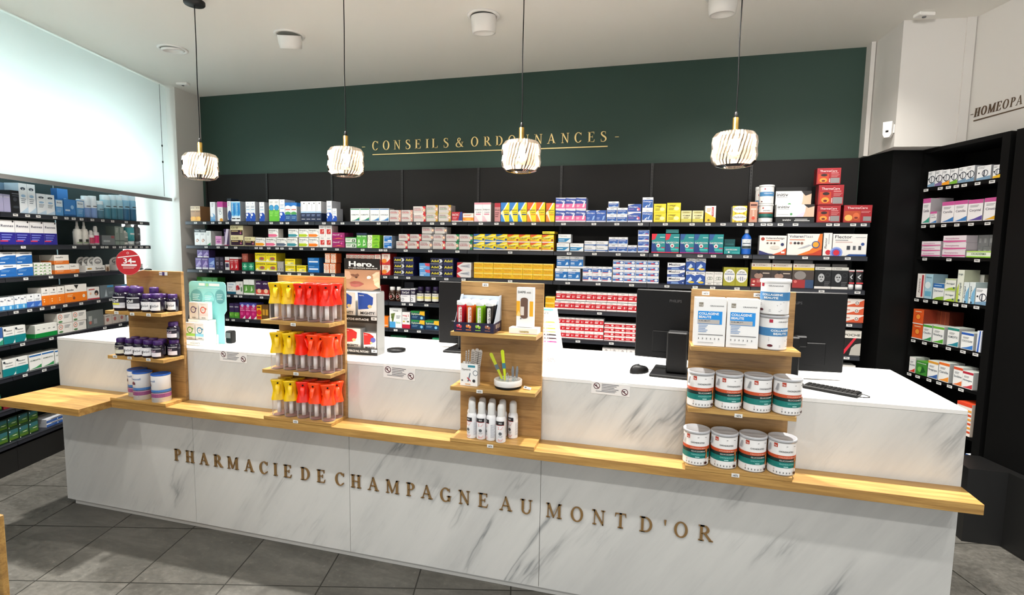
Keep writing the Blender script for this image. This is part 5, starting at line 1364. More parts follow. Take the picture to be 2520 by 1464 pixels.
B(2, 4, 1638, 1978, 2, 1042, 1, 'black_face', 'black mask box with pale face', flap=True, d=.07)
# ---- fourth shelf
B(3, 7, 130, 400, 4, 215, 1, 'green_top', 'green box seen above the turquoise display', back=.06)
B(3, 7, 515, 628, 1, 285, 1, 'caudalie', 'white box with teal base')
B(3, 7, 632, 722, 1, 275, 1, 'flower', 'white box with red flowers')
B(3, 7, 730, 868, 2, 248, 1, 'white_green_tall', 'tall white and green box')
B(3, 7, 888, 1060, 2, 268, 1, 'wine_white', 'plum box with red base')
B(3, 8, 440, 575, 1, 402, 1, 'white_red_tall', 'pale box with red base beside poster', d=.15)
B(3, 8, 810, 925, 1, 440, 1, 'white_plum', 'white box with plum band')
B(3, 8, 930, 985, 1, 438, 1, 'white_plum', 'narrow white box with plum band')
B(3, 8, 852, 965, 1, 360, 1, 'dark_box', 'dark box behind the white plum box', back=.12, d=.08)
B(3, 9, 100, 208, 1, 410, 2, 'ibu', 'golden yellow box beside the red rows', d=.08)
B(3, 9, 200, 1150, 8, 455, 1, 'upsa_red', 'red and white tablet box, bottom row', d=.1)
B(3, 9, 216, 1150, 8, 347, 1, 'upsa_red', 'red and white tablet box, upper row', base=453, dz=.002, d=.1)
B(3, 10, 1690, 1890, 1, 385, 3, 'rennie', 'white box with orange sweep')
# ---- fifth shelf
B(4, 7, 549, 670, 2, 555, 1, 'purple_green', 'purple and green box')
B(4, 7, 682, 896, 3, 545, 1, 'raspberry', 'raspberry box with violet top')
B(4, 7, 900, 962, 1, 580, 1, 'yellow_red', 'yellow box with red fruit')
B(4, 7, 968, 1050, 2, 575, 1, 'brown_box', 'narrow brown and amber box')
B(4, 8, 525, 660, 1, 772, 1, 'orange_round', 'orange and white flat box')
B(4, 8, 675, 825, 1, 668, 1, 'bio_box', 'tall white box with blue corner')
B(4, 8, 828, 922, 1, 720, 1, 'mag2', 'white box with crimson base')
B(4, 8, 930, 1098, 1, 705, 2, 'euphy', 'navy box with green and gold top')
B(4, 8, 1102, 1272, 1, 820, 1, 'euphy', 'single navy, green and gold box')
B(4, 8, 1300, 1470, 1, 820, 1, 'euphy', 'navy and green box behind the black screen')
B(4, 9, 222, 752, 5, 640, 3, 'upsa_red', 'red and white box, fifteen block', d=.1)
B(4, 9, 758, 1118, 3, 705, 4, 'upsa_red_thin', 'flat red and white tablet box', d=.1)
B(4, 10, 1670, 1858, 1, 700, 1, 'poche', 'black box with white letters and red bar', d=.07)
# ---- sixth shelf, just above the worktop
B(5, 9, 735, 1105, 4, 982, 1, 'upsa_red', 'red tablet box just above the worktop')
B(5, 8, 1185, 1350, 1, 1030, 1, 'green_low', 'green and white box just above the worktop')
B(5, 8, 690, 880, 1, 1000, 1, 'green_low', 'dark green box just above the worktop', back=.06)
B(5, 10, 1640, 1800, 1, 1045, 1, 'white_label', 'low white box just above the worktop')

# ---- shelving under the blind
Lr = lambda *a, **k: row('L', *a, **k)
Lr(0, 13, -90, 95, 3, 275, 1, 'lilac', 'lilac grey box')
Lr(0, 13, 98, 185, 1, 245, 1, 'black_pack', 'black carton with round print')
Lr(0, 13, -60, 170, 2, 190, 1, 'slate_pack', 'slate blue carton at the back', back=.1, d=.08)
Lr(0, 13, 172, 315, 2, 193, 1, 'eye', 'tall white eye care box')
Lr(0, 13, 320, 476, 2, 281, 1, 'eye', 'shorter white eye care box')
Lr(0, 13, 480, 548, 1, 320, 1, 'blue_pouch', 'white and blue pouch pack', d=.04)
Lr(0, 13, 552, 655, 1, 322, 1, 'blue_bag', 'flat blue pack beside the pouch', d=.06)
Lr(0, 13, 658, 728, 1, 330, 1, 'blue_pouch', 'blue pack beside the spray bottle', d=.05)
Lr(0, 13, 500, 592, 1, 232, 1, 'blue_bag', 'blue header card pack at the back', back=.1, d=.05)
Lr(1, 13, -140, 495, 5, 515, 1, 'navy_quart', 'white carton with violet blue lower half')
Lr(1, 13, 875, 988, 1, 625, 1, 'grey_carton', 'low grey carton')
Lr(1, 13, 992, 1068, 2, 550, 1, 'grey_green_carton', 'grey green narrow carton', d=.08)
Lr(2, 13, -165, 288, 3, 765, 2, 'swoosh_blue', 'large white and blue carton')
Lr(2, 13, 296, 446, 2, 855, 4, 'thin_green', 'flat white box with green leaves')
Lr(2, 13, 345, 470, 1, 792, 1, 'grey_side', 'plain pale box at the back', back=.1, d=.1)
Lr(2, 13, 472, 600, 1, 790, 2, 'white_orange', 'white and orange flat box, two high')
Lr(2, 13, 602, 682, 1, 865, 1, 'white_orange', 'single white and orange flat box')
Lr(3, 13, -60, 125, 3, 1152, 1, 'sky_box', 'white and sky blue box')
Lr(3, 13, 128, 232, 2, 1135, 1, 'sky_box', 'white and sky blue box beside cobalt ones')
Lr(3, 13, 235, 360, 2, 1122, 1, 'cobalt_box', 'white and cobalt blue box')
Lr(3, 13, 363, 560, 3, 1058, 1, 'orange_box', 'white and orange bandage box')
Lr(3, 13, 563, 750, 1, 1036, 1, 'orange_wide', 'wide white and orange bandage box')
Lr(3, 13, 753, 858, 1, 1062, 1, 'photo_box', 'white box with dark photo')
Lr(3, 13, 862, 982, 1, 1045, 1, 'smoke_box', 'smoky grey box')
Lr(3, 13, 986, 1100, 1, 1040, 1, 'smoke_box', 'smoky grey box behind the display')
Lr(4, 14, -60, 28, 1, 155, 1, 'blue_low', 'blue and white box at the frame edge')
Lr(4, 14, 32, 225, 2, 132, 1, 'teal_half', 'white and teal box')
Lr(4, 14, 300, 495, 1, 112, 1, 'green_base', 'wide white box with green base', d=.09)
Lr(4, 14, 498, 745, 2, 5, 2, 'target', 'pale box with pink target ring')
Lr(4, 14, 750, 895, 1, 0, 1, 'smoke_grid', 'smoky grey patterned box')
Lr(4, 14, 902, 1080, 3, 25, 1, 'pinkish', 'small pinkish grey box')
Lr(5, 14, -100, 22, 1, 420, 1, 'grey_side', 'plain pale box at the edge')
Lr(5, 14, 26, 248, 2, 395, 1, 'teal_half', 'white and deep teal box')
Lr(5, 14, 252, 470, 2, 350, 1, 'homeo_small', 'white box with blue and green print')
Lr(5, 14, 474, 560, 1, 335, 1, 'homeo_small', 'white printed box nearest the counter')
Lr(6, 14, -120, 20, 2, 730, 1, 'meadow', 'dark green meadow tin just above the oak shelf')
Lr(6, 14, 30, 500, 5, 690, 1, 'maroon_flat', 'maroon flat carton')
Lr(7, 15, -40, 640, 4, 465, 1, 'meadow', 'dark green meadow carton, bottom row', d=.12)
Lr(7, 15, -40, 640, 4, 280, 1, 'meadow', 'dark green meadow carton, upper row', base=462, dz=.003, d=.12, back=.02)
Lr(7, 15, 760, 1120, 1, 350, 2, 'blue_gem', 'white and blue carton with diamond', d=.14)

# ---- homeopathy cabinet
Rr = lambda *a, **k: row('R', *a, **k)
Rr(0, 11, 548, 595, 1, 280, 1, 'mask_blue', 'white box with slate blue base at the end')
Rr(0, 11, 597, 643, 1, 272, 1, 'mask_purple', 'white box with purple base')
Rr(0, 11, 646, 696, 1, 268, 1, 'mask_orange', 'white box with orange base')
Rr(0, 11, 698, 748, 1, 262, 1, 'mask_green', 'white box with green base')
Rr(0, 11, 751, 858, 2, 252, 1, 'mask_blue', 'white box with slate blue base')
Rr(0, 11, 874, 968, 1, 245, 1, 'mask_blue', 'wider white box with slate blue base')
Rr(0, 11, 985, 1036, 1, 236, 1, 'mask_yellow', 'white box with yellow base')
Rr(1, 11, 508, 560, 1, 460, 1, 'cam_teal', 'white and pink box with teal swoosh')
Rr(1, 11, 562, 615, 1, 458, 1, 'cam_blue', 'white and pink box in the second rank', back=.06, d=.1)
Rr(1, 11, 563, 608, 1, 545, 1, 'cam_blue', 'small white and pink box in front', d=.05)
Rr(1, 11, 638, 808, 2, 482, 1, 'cam_blue', 'white and pink box with blue swoosh')
Rr(1, 11, 811, 912, 1, 468, 1, 'cam_purple', 'white and pink box with purple swoosh')
Rr(1, 11, 917, 1018, 1, 455, 1, 'cam_gold', 'white and pink box with gold swoosh')
Rr(2, 11, 503, 632, 1, 742, 3, 'pink_long', 'long white and pink tube box, shorter stack')
Rr(2, 11, 642, 800, 1, 705, 3, 'pink_long', 'long white and pink tube box, taller stack')
Rr(2, 11, 808, 978, 1, 805, 1, 'green_long', 'long green and white tube box')
Rr(2, 11, 806, 985, 5, 702, 2, 'grey_end', 'small grey carton end', back=.07, d=.1)
Rr(3, 11, 470, 520, 1, 955, 1, 'red_strip', 'white box with upright red stripe')
Rr(3, 11, 524, 576, 1, 958, 1, 'sky_strip', 'sky blue upright box')
Rr(3, 11, 579, 653, 1, 1020, 1, 'blue_cap_box', 'white box with blue top')
Rr(3, 11, 656, 728, 1, 988, 2, 'arnigel', 'white box with lime swoosh')
Rr(3, 11, 735, 778, 1, 930, 1, 'arni_tall', 'tall pale green tube box')
Rr(3, 11, 782, 818, 1, 1012, 1, 'arni_blue', 'pale box with blue swoosh, first')
Rr(3, 11, 820, 860, 1, 1012, 1, 'arni_blue', 'pale box with blue swoosh, second')
Rr(3, 11, 866, 948, 1, 1052, 1, 'mask_blue', 'white box with dark ring and slate base')
Rr(3, 11, 856, 912, 1, 962, 1, 'small_arni', 'small cream box at the back', back=.11, d=.08)
Rr(4, 11, 442, 512, 1, 1188, 2, 'orange_cab', 'bright orange box')
Rr(4, 11, 515, 690, 6, 1190, 1, 'orange_end', 'dark orange carton end', back=.09, d=.1, lift=.09)
Rr(4, 11, 514, 574, 1, 1290, 1, 'hom_green', 'white box with green top')
Rr(4, 11, 577, 652, 1, 1300, 1, 'hom_lime', 'white box with lime green top')
Rr(4, 11, 674, 752, 1, 1308, 1, 'hom_teal', 'white box with teal top')
Rr(4, 11, 766, 850, 1, 1340, 1, 'hom_blue', 'white box with royal blue top')
Rr(4, 11, 872, 902, 1, 1335, 1, 'tilt', 'narrow white and blue box')
Rr(5, 12, 343, 376, 1, 167, 1, 'hom_brick', 'white box with red print')
Rr(5, 12, 379, 440, 1, 188, 1, 'leafy', 'green leafy box')
Rr(5, 12, 444, 500, 1, 185, 1, 'hom_amber', 'white box with amber top')
Rr(5, 12, 502, 560, 1, 192, 1, 'hom_orange', 'white box with orange top')
Rr(5, 12, 580, 630, 1, 217, 1, 'hom_rust', 'white box with rust top')
Rr(5, 12, 632, 690, 1, 242, 1, 'hom_red', 'white box with dark red top')
Rr(6, 12, 594, 676, 1, 402, 1, 'stripes', 'tall orange striped box', d=.12)
Rr(7, 12, 640, 672, 1, 690, 1, 'blue_low', 'white and blue box partly behind the counter')

# ------------------------------------------------------------------ bottles, cans and tubes on the shelves
def cyl_map(r, z0=0.0, a0=0.0):
    """print wrapped on a cylinder whose front faces local -y"""
    def f(x, y, L):
        a = (x / r) + a0 - PI / 2
        q = r + 0.0004 + 0.00022 * L
        return q * math.cos(a), q * math.sin(a), z0 + y
    return f
def wrap(mb, r, z0, W, H, shapes, a0=0.0, split=14):
    g = cyl_map(r, z0, a0)
    draw(mb, W, H, shapes, lambda x, y, L: g(x - W / 2, y, L), split)
def spot(wall, k, z, x0, x1, ytop, back=0.0):
    p0, dr, rz, zs, nm, end = SURF[wall]
    nrm = (-dr[1], dr[0])
    u0, vt = zc(z, x0, ytop)
    u1 = zc(z, x1, ytop)[0]
    zz = zs[k] + 0.001
    pp = (p0[0] + nrm[0] * back, p0[1] + nrm[1] * back)
    def at(u):
        lo, hi = 100.0, 1400.0
        for _ in range(30):
            m_ = (lo + hi) / 2
            if hit(u, m_, pp, dr)[2] > zz + .03:
                lo = m_
            else:
                hi = m_
        return hit(u, lo, pp, dr)
    a, b = at(u0), at(u1)
    r = math.hypot(a[0] - b[0], a[1] - b[1]) / 2 * .97
    h = hit((u0 + u1) / 2, vt, pp, dr)[2] - zz
    return ((a[0] + b[0]) / 2 + nrm[0] * r, (a[1] + b[1]) / 2 + nrm[1] * r, zz), r, h, rz
def vessel(name, label, cat, loc, rz, parts, group=None):
    """parts: list of (part name, mesh builder)"""
    t = thing(name, label, cat, loc, rz, group)
    for n_, f in parts:
        f.build(n_, t)
    return t
def lathe_mb(strips, seg=20, sx=1, sy=1):
    f = MB()
    f.lathe(strips, seg, (0, 0), sx, sy)
    return f
# blue bottle
p, r, h, rz = spot('B', 1, 4, 912, 1016, 665)
f = lathe_mb([([(0.001, 0), (r, 0)], '#1f66c8'), ([(r, 0), (r, h * .62), (r * .8, h * .72), (r * .32, h * .84)], '#1f66c8')])
wrap(f, r, h * .22, 2.2 * r, h * .38, [('r', 0, 0, 1, 1, '#e9edf0'), ('c', .5, .8, .12, '#7a9aa8'), ('r', .12, .5, .88, .6, '#5a6a78'), ('r', .05, .02, .95, .3, '#3c4a4c'), sm(.2, .44, .5, 1)])
vessel('bottle', 'bright blue bottle with white cap on the second back-wall shelf', 'bottle', p, rz, [('body', f), ('cap', lathe_mb([([(r * .34, h * .83), (r * .38, h * .85), (r * .38, h * .98), (0.001, h)], '#eceef0')]))])
# stacked tubs on the top shelf
def tub_small(st):
    def g(r, h):
        f = lathe_mb([([(0.001, 0), (r * .96, 0), (r * .96, h * .03)], '#c9cbcc'), ([(r * .96, h * .03), (r * .96, h * .9)], '#f1f1ef')])
        if st == 'blue':
            wrap(f, r * .96, h * .03, 2.4 * r, h * .87, [('r', 0, .42, 1, .68, '#4a86b8'), ('t', 'COLLAGENE', .3, .56, .06, W_, .5), ('c', .35, .85, .04, '#b02a3c'), sm(.25, .36, .6, 3, .07), ('c', .2, .1, .04, '#5a1420')])
        else:
            wrap(f, r * .96, h * .03, 2.4 * r, h * .87, [('r', 0, .5, 1, .58, '#a84a2c'), ('r', 0, .24, 1, .5, '#1f6a60'), ('r', 0, .24, 1, .32, '#12403c'), ('c', .3, .85, .05, '#b03c2c'), ('t', 'CHONDRO', .3, .66, .06, INK, .4), sm(.2, .16, .7, 2, .07)])
        return [('body', f), ('lid', lathe_mb([([(r, h * .9), (r * 1.02, h * .91), (r * 1.02, h * .99), (r * .96, h), (0.001, h)], '#dfe1e2')]))]
    return g
p, r, h, rz = spot('B', 0, 4, 1083, 1243, 410)
p2, _, h2, _ = spot('B', 0, 4, 1083, 1243, 218)
vessel('supplement_tub', 'tub with teal and orange bands under the blue one, top back-wall shelf', 'tub', p, rz, tub_small('teal')(r, h - .001))
vessel('supplement_tub', 'white tub with blue band stacked highest beside the patch boxes', 'tub', (p[0], p[1], p[2] + h), rz, tub_small('blue')(r, h2 - h - .001))
p, r, h, rz = spot('B', 0, 4, 1044, 1160, 240, .1)
vessel('supplement_tub', 'tall white and blue tub half hidden behind the stacked tubs', 'tub', p, rz, tub_small('blue')(r, h))
f = MB()
f.box(-.16, .16, 0, .02, 0, .27, mat('black_card', '#0c0c0c', 0.6), .001)
tag(f.build('black_carton', None, (.985, 4.44, SZ[0] + .001)), 'tall black carton standing behind the white patch boxes', 'box')
# cream tubes
for i, (x0, x1) in enumerate(((1985, 2046), (2058, 2136))):
    p, r, h, rz = spot('B', 2, 4, x0, x1, 1074)
    f = MB()
    rows = []
    for q in range(6):
        t = q / 5
        rr = r * (1 - .0 * t)
        ry = r * .7 * (1 - t) + .001
        rows.append([(rr * math.cos(2 * PI * j / 16), ry * math.sin(2 * PI * j / 16), h * (.26 + .74 * t)) for j in range(16)])
    f.grid(rows, '#1c1c1e', True)
    g_ = lambda x, y, L: (x - r, -r * .72 * (1 - (y / h)) - .001 - .0002 * L, h * .26 + y * .74)
    draw(f, 2 * r, h, [('r', .02, .88, .98, 1, '#d8d2d0'), ('r', .05, .04, .95, .14, '#c23038'), ('p', [(.2, .5), (.7, .7), (.65, .6), (.4, .5), (.65, .4), (.6, .34)], '#d8dadc'), ('r', .06, .86, .94, .9, '#b02c38')], g_)
    vessel('cream_tube', 'black and white cream tube standing on its cap, %s the mask boxes' % ('next to' if i == 0 else 'farther from'), 'tube', p, rz,
           [('body', f), ('cap', lathe_mb([([(0.001, 0), (r * .95, 0), (r * .95, h * .27), (0.001, h * .27)], '#f0efee')], 16, 1, .75))], 'black and white cream tubes')
# supplement bottles on the fourth shelf
def pillbottle(r, h, glass_c, cap_c, lab):
    f = lathe_mb([([(0.001, 0), (r * .92, 0), (r, h * .05), (r, h * .66), (r * .9, h * .74), (r * .6, h * .79)], glass_c)])
    wrap(f, r, h * .1, 2.4 * r, h * .48, lab)
    n = 24
    c = lathe_mb([([(r * .72, h * .77), (r * .74, h * .78), (r * .74, h * .96), (r * .68, h), (0.001, h)], cap_c)], n)
    return f, c
for i, (x0, x1, cc) in enumerate(((656, 734, 0), (742, 806, 0), (988, 1076, 1), (1079, 1166, 1), (1171, 1256, 1))):
    p, r, h, rz = spot('B', 3, 8, x0, x1, 420)
    if cc:
        f, c = pillbottle(r, h, mat('dark_glass', '#120d1c', 0.2), mat('cap_purple', '#2f2248', 0.4), [('r', 0, 0, 1, 1, '#e8e6dc'), ('r', 0, .3, 1, .6, '#e8df8a'), ('t', 'ZzzQuil', .2, .72, .16, '#2c2244', .6)])
        lab = 'purple capped dark bottle with cream label, %s from the screen' % ['third', 'second', 'first'][i - 2]
    else:
        f, c = pillbottle(r, h, mat('brown_glass', '#3a2418', 0.2), '#f0efec', [('e', .5, .5, .4, .45, '#efe2dc'), ('c', .45, .5, .18, '#d87c7c')])
        lab = 'brown bottle with white cap, ' + ('beside the pale red box' if i == 0 else 'beside the white plum box')
    vessel('supplement_bottle', lab, 'bottle', p, rz, [('body', f), ('cap', c)], 'bottles on the fourth back-wall shelf')
# window side shelf one: cans, spray bottle
def aerosol(r, h, c1, c2, cap):
    f = lathe_mb([([(0.001, 0), (r * .96, 0), (r, h * .02), (r, h * .45)], c1), ([(r, h * .45), (r, h * .76), (r * .94, h * .79)], c2)])
    wrap(f, r, h * .3, 1.8 * r, h * .3, [('r', .1, .7, .9, .82, INK), sm(.15, .5, .6, 2, .16, '#6a7c8c')])
    return [('body', f), ('cap', lathe_mb([([(r * .93, h * .79), (r * .93, h * .98), (r * .85, h), (0.001, h)], cap)]))]
cn = [(745, 799, 288, '#7ca0d8', '#e8f0f8', '#eef4fa'), (802, 852, 288, '#7ca0d8', '#e8f0f8', '#eef4fa'), (856, 911, 330, '#4a7c94', '#9cc4d8', '#e2eef6'), (914, 972, 280, '#3f8098', '#a9d0e0', '#dceaf2'), (976, 1020, 280, '#3f8098', '#a9d0e0', '#dceaf2'), (1025, 1074, 282, '#3f8098', '#a9d0e0', '#dceaf2'), (1078, 1134, 282, '#2f6c94', '#8cc0de', '#d4e6f2'), (1140, 1188, 284, '#2f6c94', '#8cc0de', '#d4e6f2')]
for i, (x0, x1, y, a_, b_, c_) in enumerate(cn):
    p, r, h, rz = spot('L', 0, 13, x0, x1, y)
    vessel('aerosol_can', 'pale blue aerosol can under the blind, %s of eight from the pillar' % ordw[7 - i], 'spray can', p, rz, aerosol(r, h, a_, b_, c_), 'aerosol cans under the blind')
p, r, h, rz = spot('L', 0, 13, 690, 745, 340)
f = lathe_mb([([(0.001, 0), (r, 0), (r, h * .6), (r * .5, h * .9), (r * .4, h)], '#3f86d0')])
g = MB()
g.box(-r * .5, r * 1.1, -r * .5, r * .5, h, h * 1.2, '#eef1f4', .003)
g.prism([(r * .5, h), (r * .9, h), (r * 1.2, h * .78), (r * 1.0, h * .76)], -r * .25, r * .25, '#eef1f4')
vessel('trigger_bottle', 'blue trigger spray bottle with white head under the blind', 'spray bottle', p, rz, [('body', f), ('trigger_head', g)])
# second shelf under the blind
for i, (x0, x1, y) in enumerate(((672, 724, 505), (731, 777, 505))):
    p, r, h, rz = spot('L', 1, 13, x0, x1, y)
    f = lathe_mb([([(0.001, 0), (r, 0), (r, h * .55), (r * .8, h * .66), (r * .4, h * .7)], '#e9e8e2')])
    wrap(f, r, h * .08, 2 * r, h * .4, [('r', .2, .1, .8, .4, '#23241f'), ('r', 0, 0, 1, .06, '#6f9a4c'), sm(.2, .8, .6, 2)])
    c = lathe_mb([([(r * .42, h * .68), (r * .42, h * .78), (r * .3, h * .8), (r * .24, h), (0.001, h)], '#dddcd8')])
    vessel('lotion_bottle', 'white nozzle bottle with black print, ' + ('nearer the cartons' if i == 0 else 'nearer the foam pumps'), 'bottle', p, rz, [('body', f), ('nozzle', c)], 'white nozzle bottles')
for i, (x0, x1, y, col) in enumerate(((786, 823, 580, '#b9405c'), (826, 866, 545, '#d81f6c'))):
    p, r, h, rz = spot('L', 1, 13, x0, x1, y)
    f = lathe_mb([([(0.001, 0), (r, 0), (r, h * .66), (r * .5, h * .7)], '#efe9ea')])
    wrap(f, r, h * .1, 2.6 * r, h * .4, [('r', 0, 0, 1, 1, col), sm(.3, .7, .4, 2, .2, W_)])
    c = lathe_mb([([(r * .5, h * .7), (r * .6, h * .72), (r * .6, h * .9), (r * .4, h), (0.001, h)], '#e6e4e2')])
    vessel('foam_pump', 'foam pump bottle with %s pink label under the blind' % ('dull' if i == 0 else 'bright'), 'bottle', p, rz, [('body', f), ('cap', c)])
for i, (x0, x1, y, c1, c2, lab) in enumerate(((1075, 1111, 583, '#a9b4b0', '#e8e8e2', 'small grey bottle with white cap beside the green cartons'), (1116, 1176, 530, '#4fb8c4', '#e8f2f2', 'turquoise tube under the blind near the pillar'), (1181, 1222, 535, '#5c6064', '#8c9094', 'grey bottle at the pillar end of the second shelf'))):
    p, r, h, rz = spot('L', 1, 13, x0, x1, y)
    f = lathe_mb([([(0.001, h * .18), (r, h * .2), (r, h * .8), (r * .95, h * .84)], c1)])
    wrap(f, r, h * .3, 1.6 * r, h * .4, [('r', .1, .5, .9, .7, c2), sm(.2, .3, .5, 2, .16, '#3c4448')])
    vessel('lotion_bottle', lab, 'bottle', p, rz, [('body', f), ('cap', lathe_mb([([(0.001, 0), (r * .9, 0), (r * .9, h * .19), (0.001, h * .19)], c2)])), ('shoulder', lathe_mb([([(r * .95, h * .84), (r * .5, h * .92), (r * .5, h), (0.001, h)], c2)]))])
# plaster trays with round-topped cards, third shelf under the blind
for q, (x0, x1, nm) in enumerate(((735, 905, 'nearer the orange boxes'), (1010, 1230, 'behind the red round sign'))):
    p, r, h, rz = spot('L', 2, 13, x0, x1, 808)
    w = r * 2
    t = thing('plaster_display', 'white counter tray of round-topped plaster cards, ' + nm, 'display', (p[0] - r * math.sin(rz) * -1, p[1] - r * math.cos(rz) * .9, p[2]), rz, 'plaster trays')
    f = MB()
    hh = h * .42
    f.box(-w / 2, w / 2, 0, .09, 0, hh, '#eeeeec', 0, '#c9c9c6', '#d8d6d0')
    draw(f, w, hh, [('r', 0, .0, 1, .16, INK), ('t', 'Samedis', .5, .36, .34, INK, .42), ('r', .08, .4, .3, .62, '#e2a83c'), ('r', .12, .46, .2, .56, INK)], lambda x, y, L: (x - w / 2, -.0004 - .0002 * L, y))
    f.build('tray', t)
    for i in range(4):
        f = MB()
        cw = w * .5
        pr = [(-cw / 2, 0), (cw / 2, 0)] + [(cw / 2 * math.cos(a * PI / 10), (h - hh) * (.35 + .65 * math.sin(a * PI / 10))) for a in range(0, 11)]
        f.prism(pr, 0, .004, '#e8e8e6')
        draw(f, cw, h - hh, [('e', .5, .45, .34, .3, '#3a3c3e'), ('e', .5, .45, .28, .24, '#e2e2e0'), ('r', .3, .3, .7, .4, '#5a5c5e')], lambda x, y, L: (x - cw / 2, -.0004 - .0002 * L, y))
        f.build('plaster_card', t, (-w * .22 + i * w * .16, .02 + .018 * (3 - i), hh))
f = MB()
f.box(-.022, .022, 0, .0015, 0, .075, '#c9b8a4')
draw(f, .044, .075, [('r', 0, .8, 1, 1, '#e9e6e0'), ('e', .5, .42, .3, .3, '#7a5a44'), ('r', .1, .05, .9, .12, '#e9e6e0')], lambda x, y, L: (x - .022, -.0004 - .0002 * L, y))
p = hit(*zc(13, 938, 948), LP0, LD)
tag(f.build('hanging_card', None, (p[0] + .004, p[1] - .016, p[2]), rzL), 'small photo card clipped to the third shelf edge under the blind', 'card')

# ------------------------------------------------------------------ oak display stands on the ledge
def bigtag(w=.028, h=.0145):
    f = MB()
    f.box(-w / 2, w / 2, -.0012, 0, 0, h, 'tag_white')
    draw(f, w, h, [('r', .3, .74, .75, .82, GR), ('t', '19€70', .16, .2, .42, '#18181a', .66, .02)], lambda x, y, L: (x - w / 2, -.0013 - .0002 * L, y))
    return f.mesh('price_tag')
BIGTAG = bigtag()
XD = [(-2.835, -2.455), (-1.845, -1.465), (-.862, -.480), (.130, .512)]
DZ = LEDZ + .0005
stands = []
desc4 = ['oak display stand with purple jars and blue lidded tubs', 'oak display stand filled with yellow and red spray bottles', 'oak display stand with effervescent tubes and white spray cans', 'oak display stand with collagen boxes and striped tubs']
for i, (x0, x1) in enumerate(XD):
    w = x1 - x0
    t = thing('display_stand', desc4[i], 'display stand', (x0, 2.123, DZ), 0, 'oak display stands on the counter')
    f = MB(); f.box(0, w, .127, .145, .0, 1.443 - DZ, 'oak_back', .001); f.build('back_panel', t)
    f = MB(); f.box(-.0, w, 0, .126, 0, .0165, 'oak', .001); f.build('base_board', t)
    for zz in (.99, 1.232):
        f = MB(); f.box(0, w, 0, .126, zz - .018 - DZ, zz - DZ, 'oak', .001); f.build('shelf', t)
    stands.append(t)
def dtag(i, z, x, y, back=False):
    yy = 2.2499 if back else 2.1228
    p = aty(*zc(z, x, y), yy)
    put('price_tag', BIGTAG, stands[i], (p[0] - XD[i][0], yy - 2.123, p[2] - DZ - .007))
for x, y in ((60, 605), (198, 617), (342, 625), (47, 990), (175, 1003), (340, 1018)):
    dtag(0, 16, x, y)
for x, y in ((363, 495), (388, 928), (384, 1348)):
    dtag(1, 17, x, y)
dtag(2, 18, 348, 70, True); dtag(2, 18, 300, 943); dtag(2, 18, 387, 1390)
dtag(3, 10, 312, 332, True); dtag(3, 10, 830, 350, True); dtag(3, 19, 665, 762); dtag(3, 19, 637, 1312)
f = MB()
f.box(-.028, .028, -.0012, 0, -.009, .009, '#e4e2de')
draw(f, .056, .018, [('r', .02, .2, .34, .8, '#cfcdd4'), ('t', 'ZzzQuil', .04, .4, .3, '#3a2c5c', .28), ('r', .38, 0, .66, 1, '#4a3a6c')], lambda x, y, L: (x - .028, -.0013 - .0002 * L, y - .009))
p = aty(*zc(16, 472, 262), 2.249)
f.build('header_label', stands[0], (p[0] - XD[0][0], .1258, p[2] - DZ))

Z1T, Z2T, Z3T = 1.2325, .9905, DZ + .017     # tops of the upper shelf, middle shelf and base board
capp = mat('cap_violet', '#3c1f5e', 0.35)
jarg = mat('jar_dark', '#140e20', 0.18)
def jar(label, x, y, z, r, h, lab, rz=0.0, grp=None):
    f = lathe_mb([([(0.001, 0), (r * .9, 0), (r, h * .06), (r, h * .64), (r * .9, h * .72), (r * .68, h * .77)], jarg)], 28)
    wrap(f, r, h * .12, 2.7 * r, h * .46, lab, 0, 20)
    c = MB()
    n = 40
    def ring(rr, zz, k=.03):
        return [(rr * (1 + (k if j % 2 else 0)) * math.cos(2 * PI * j / n), rr * (1 + (k if j % 2 else 0)) * math.sin(2 * PI * j / n), zz) for j in range(n)]
    c.grid([ring(r * .74, h * .76), ring(r * .76, h * .77), ring(r * .76, h * .95), ring(r * .7, h, 0), ring(.001, h, 0)], capp, True)
    t = thing('supplement_jar', label, 'jar', (x, y, z), rz, grp)
    f.build('body', t); c.build('cap', t)
    return t
LB_BIG = [('r', 0, 0, 1, 1, '#e6e4e8'), ('r', 0, .48, 1, .92, '#17121f'), ('t', 'ZzzQuil', .26, .56, .26, W_, .5, .02), ('r', .0, .2, 1, .48, '#cfcdd2'), ('l', .3, .34, .4, 2, .1, '#8a8892')]
LB_YEL = LB_BIG[:4] + [('r', .3, .3, .8, .44, '#e0dc2c')]
LB_SM = [('r', 0, 0, 1, 1, '#e9e6e8'), ('r', 0, .1, 1, .7, '#efeef0'), ('r', .36, .2, .5, .62, '#1a1620'), ('t', 'ZzzQuil', .5, .42, .24, '#2c2438', .4), ('l', .2, .3, .5, 2, .1, '#8a8094')]
LB_PK = [('r', 0, 0, 1, 1, '#e6dfe6'), ('r', 0, .5, 1, .94, '#1f1828'), ('t', 'ZzzQuil', .3, .56, .26, '#e6c9dc', .4), ('l', .25, .4, .5, 3, .12, '#a890a8')]
LB_CR = [('r', 0, 0, 1, 1, '#ddd8c4'), ('r', 0, .5, 1, .94, '#1f1828'), ('t', 'ZzzQuil', .3, .56, .26, '#e6e2c9', .4)]
jar('large purple capped jar with yellow stripe label on upper shelf', -2.762, 2.166, Z1T, .0425, .128, LB_YEL, -.25)
jar('large purple capped jar with silver label, in front on upper shelf', -2.666, 2.166, Z1T, .0425, .128, LB_BIG, -.2)
jar('large purple capped jar standing behind the silver labelled one', -2.600, 2.214, Z1T, .028, .125, LB_BIG, .1)
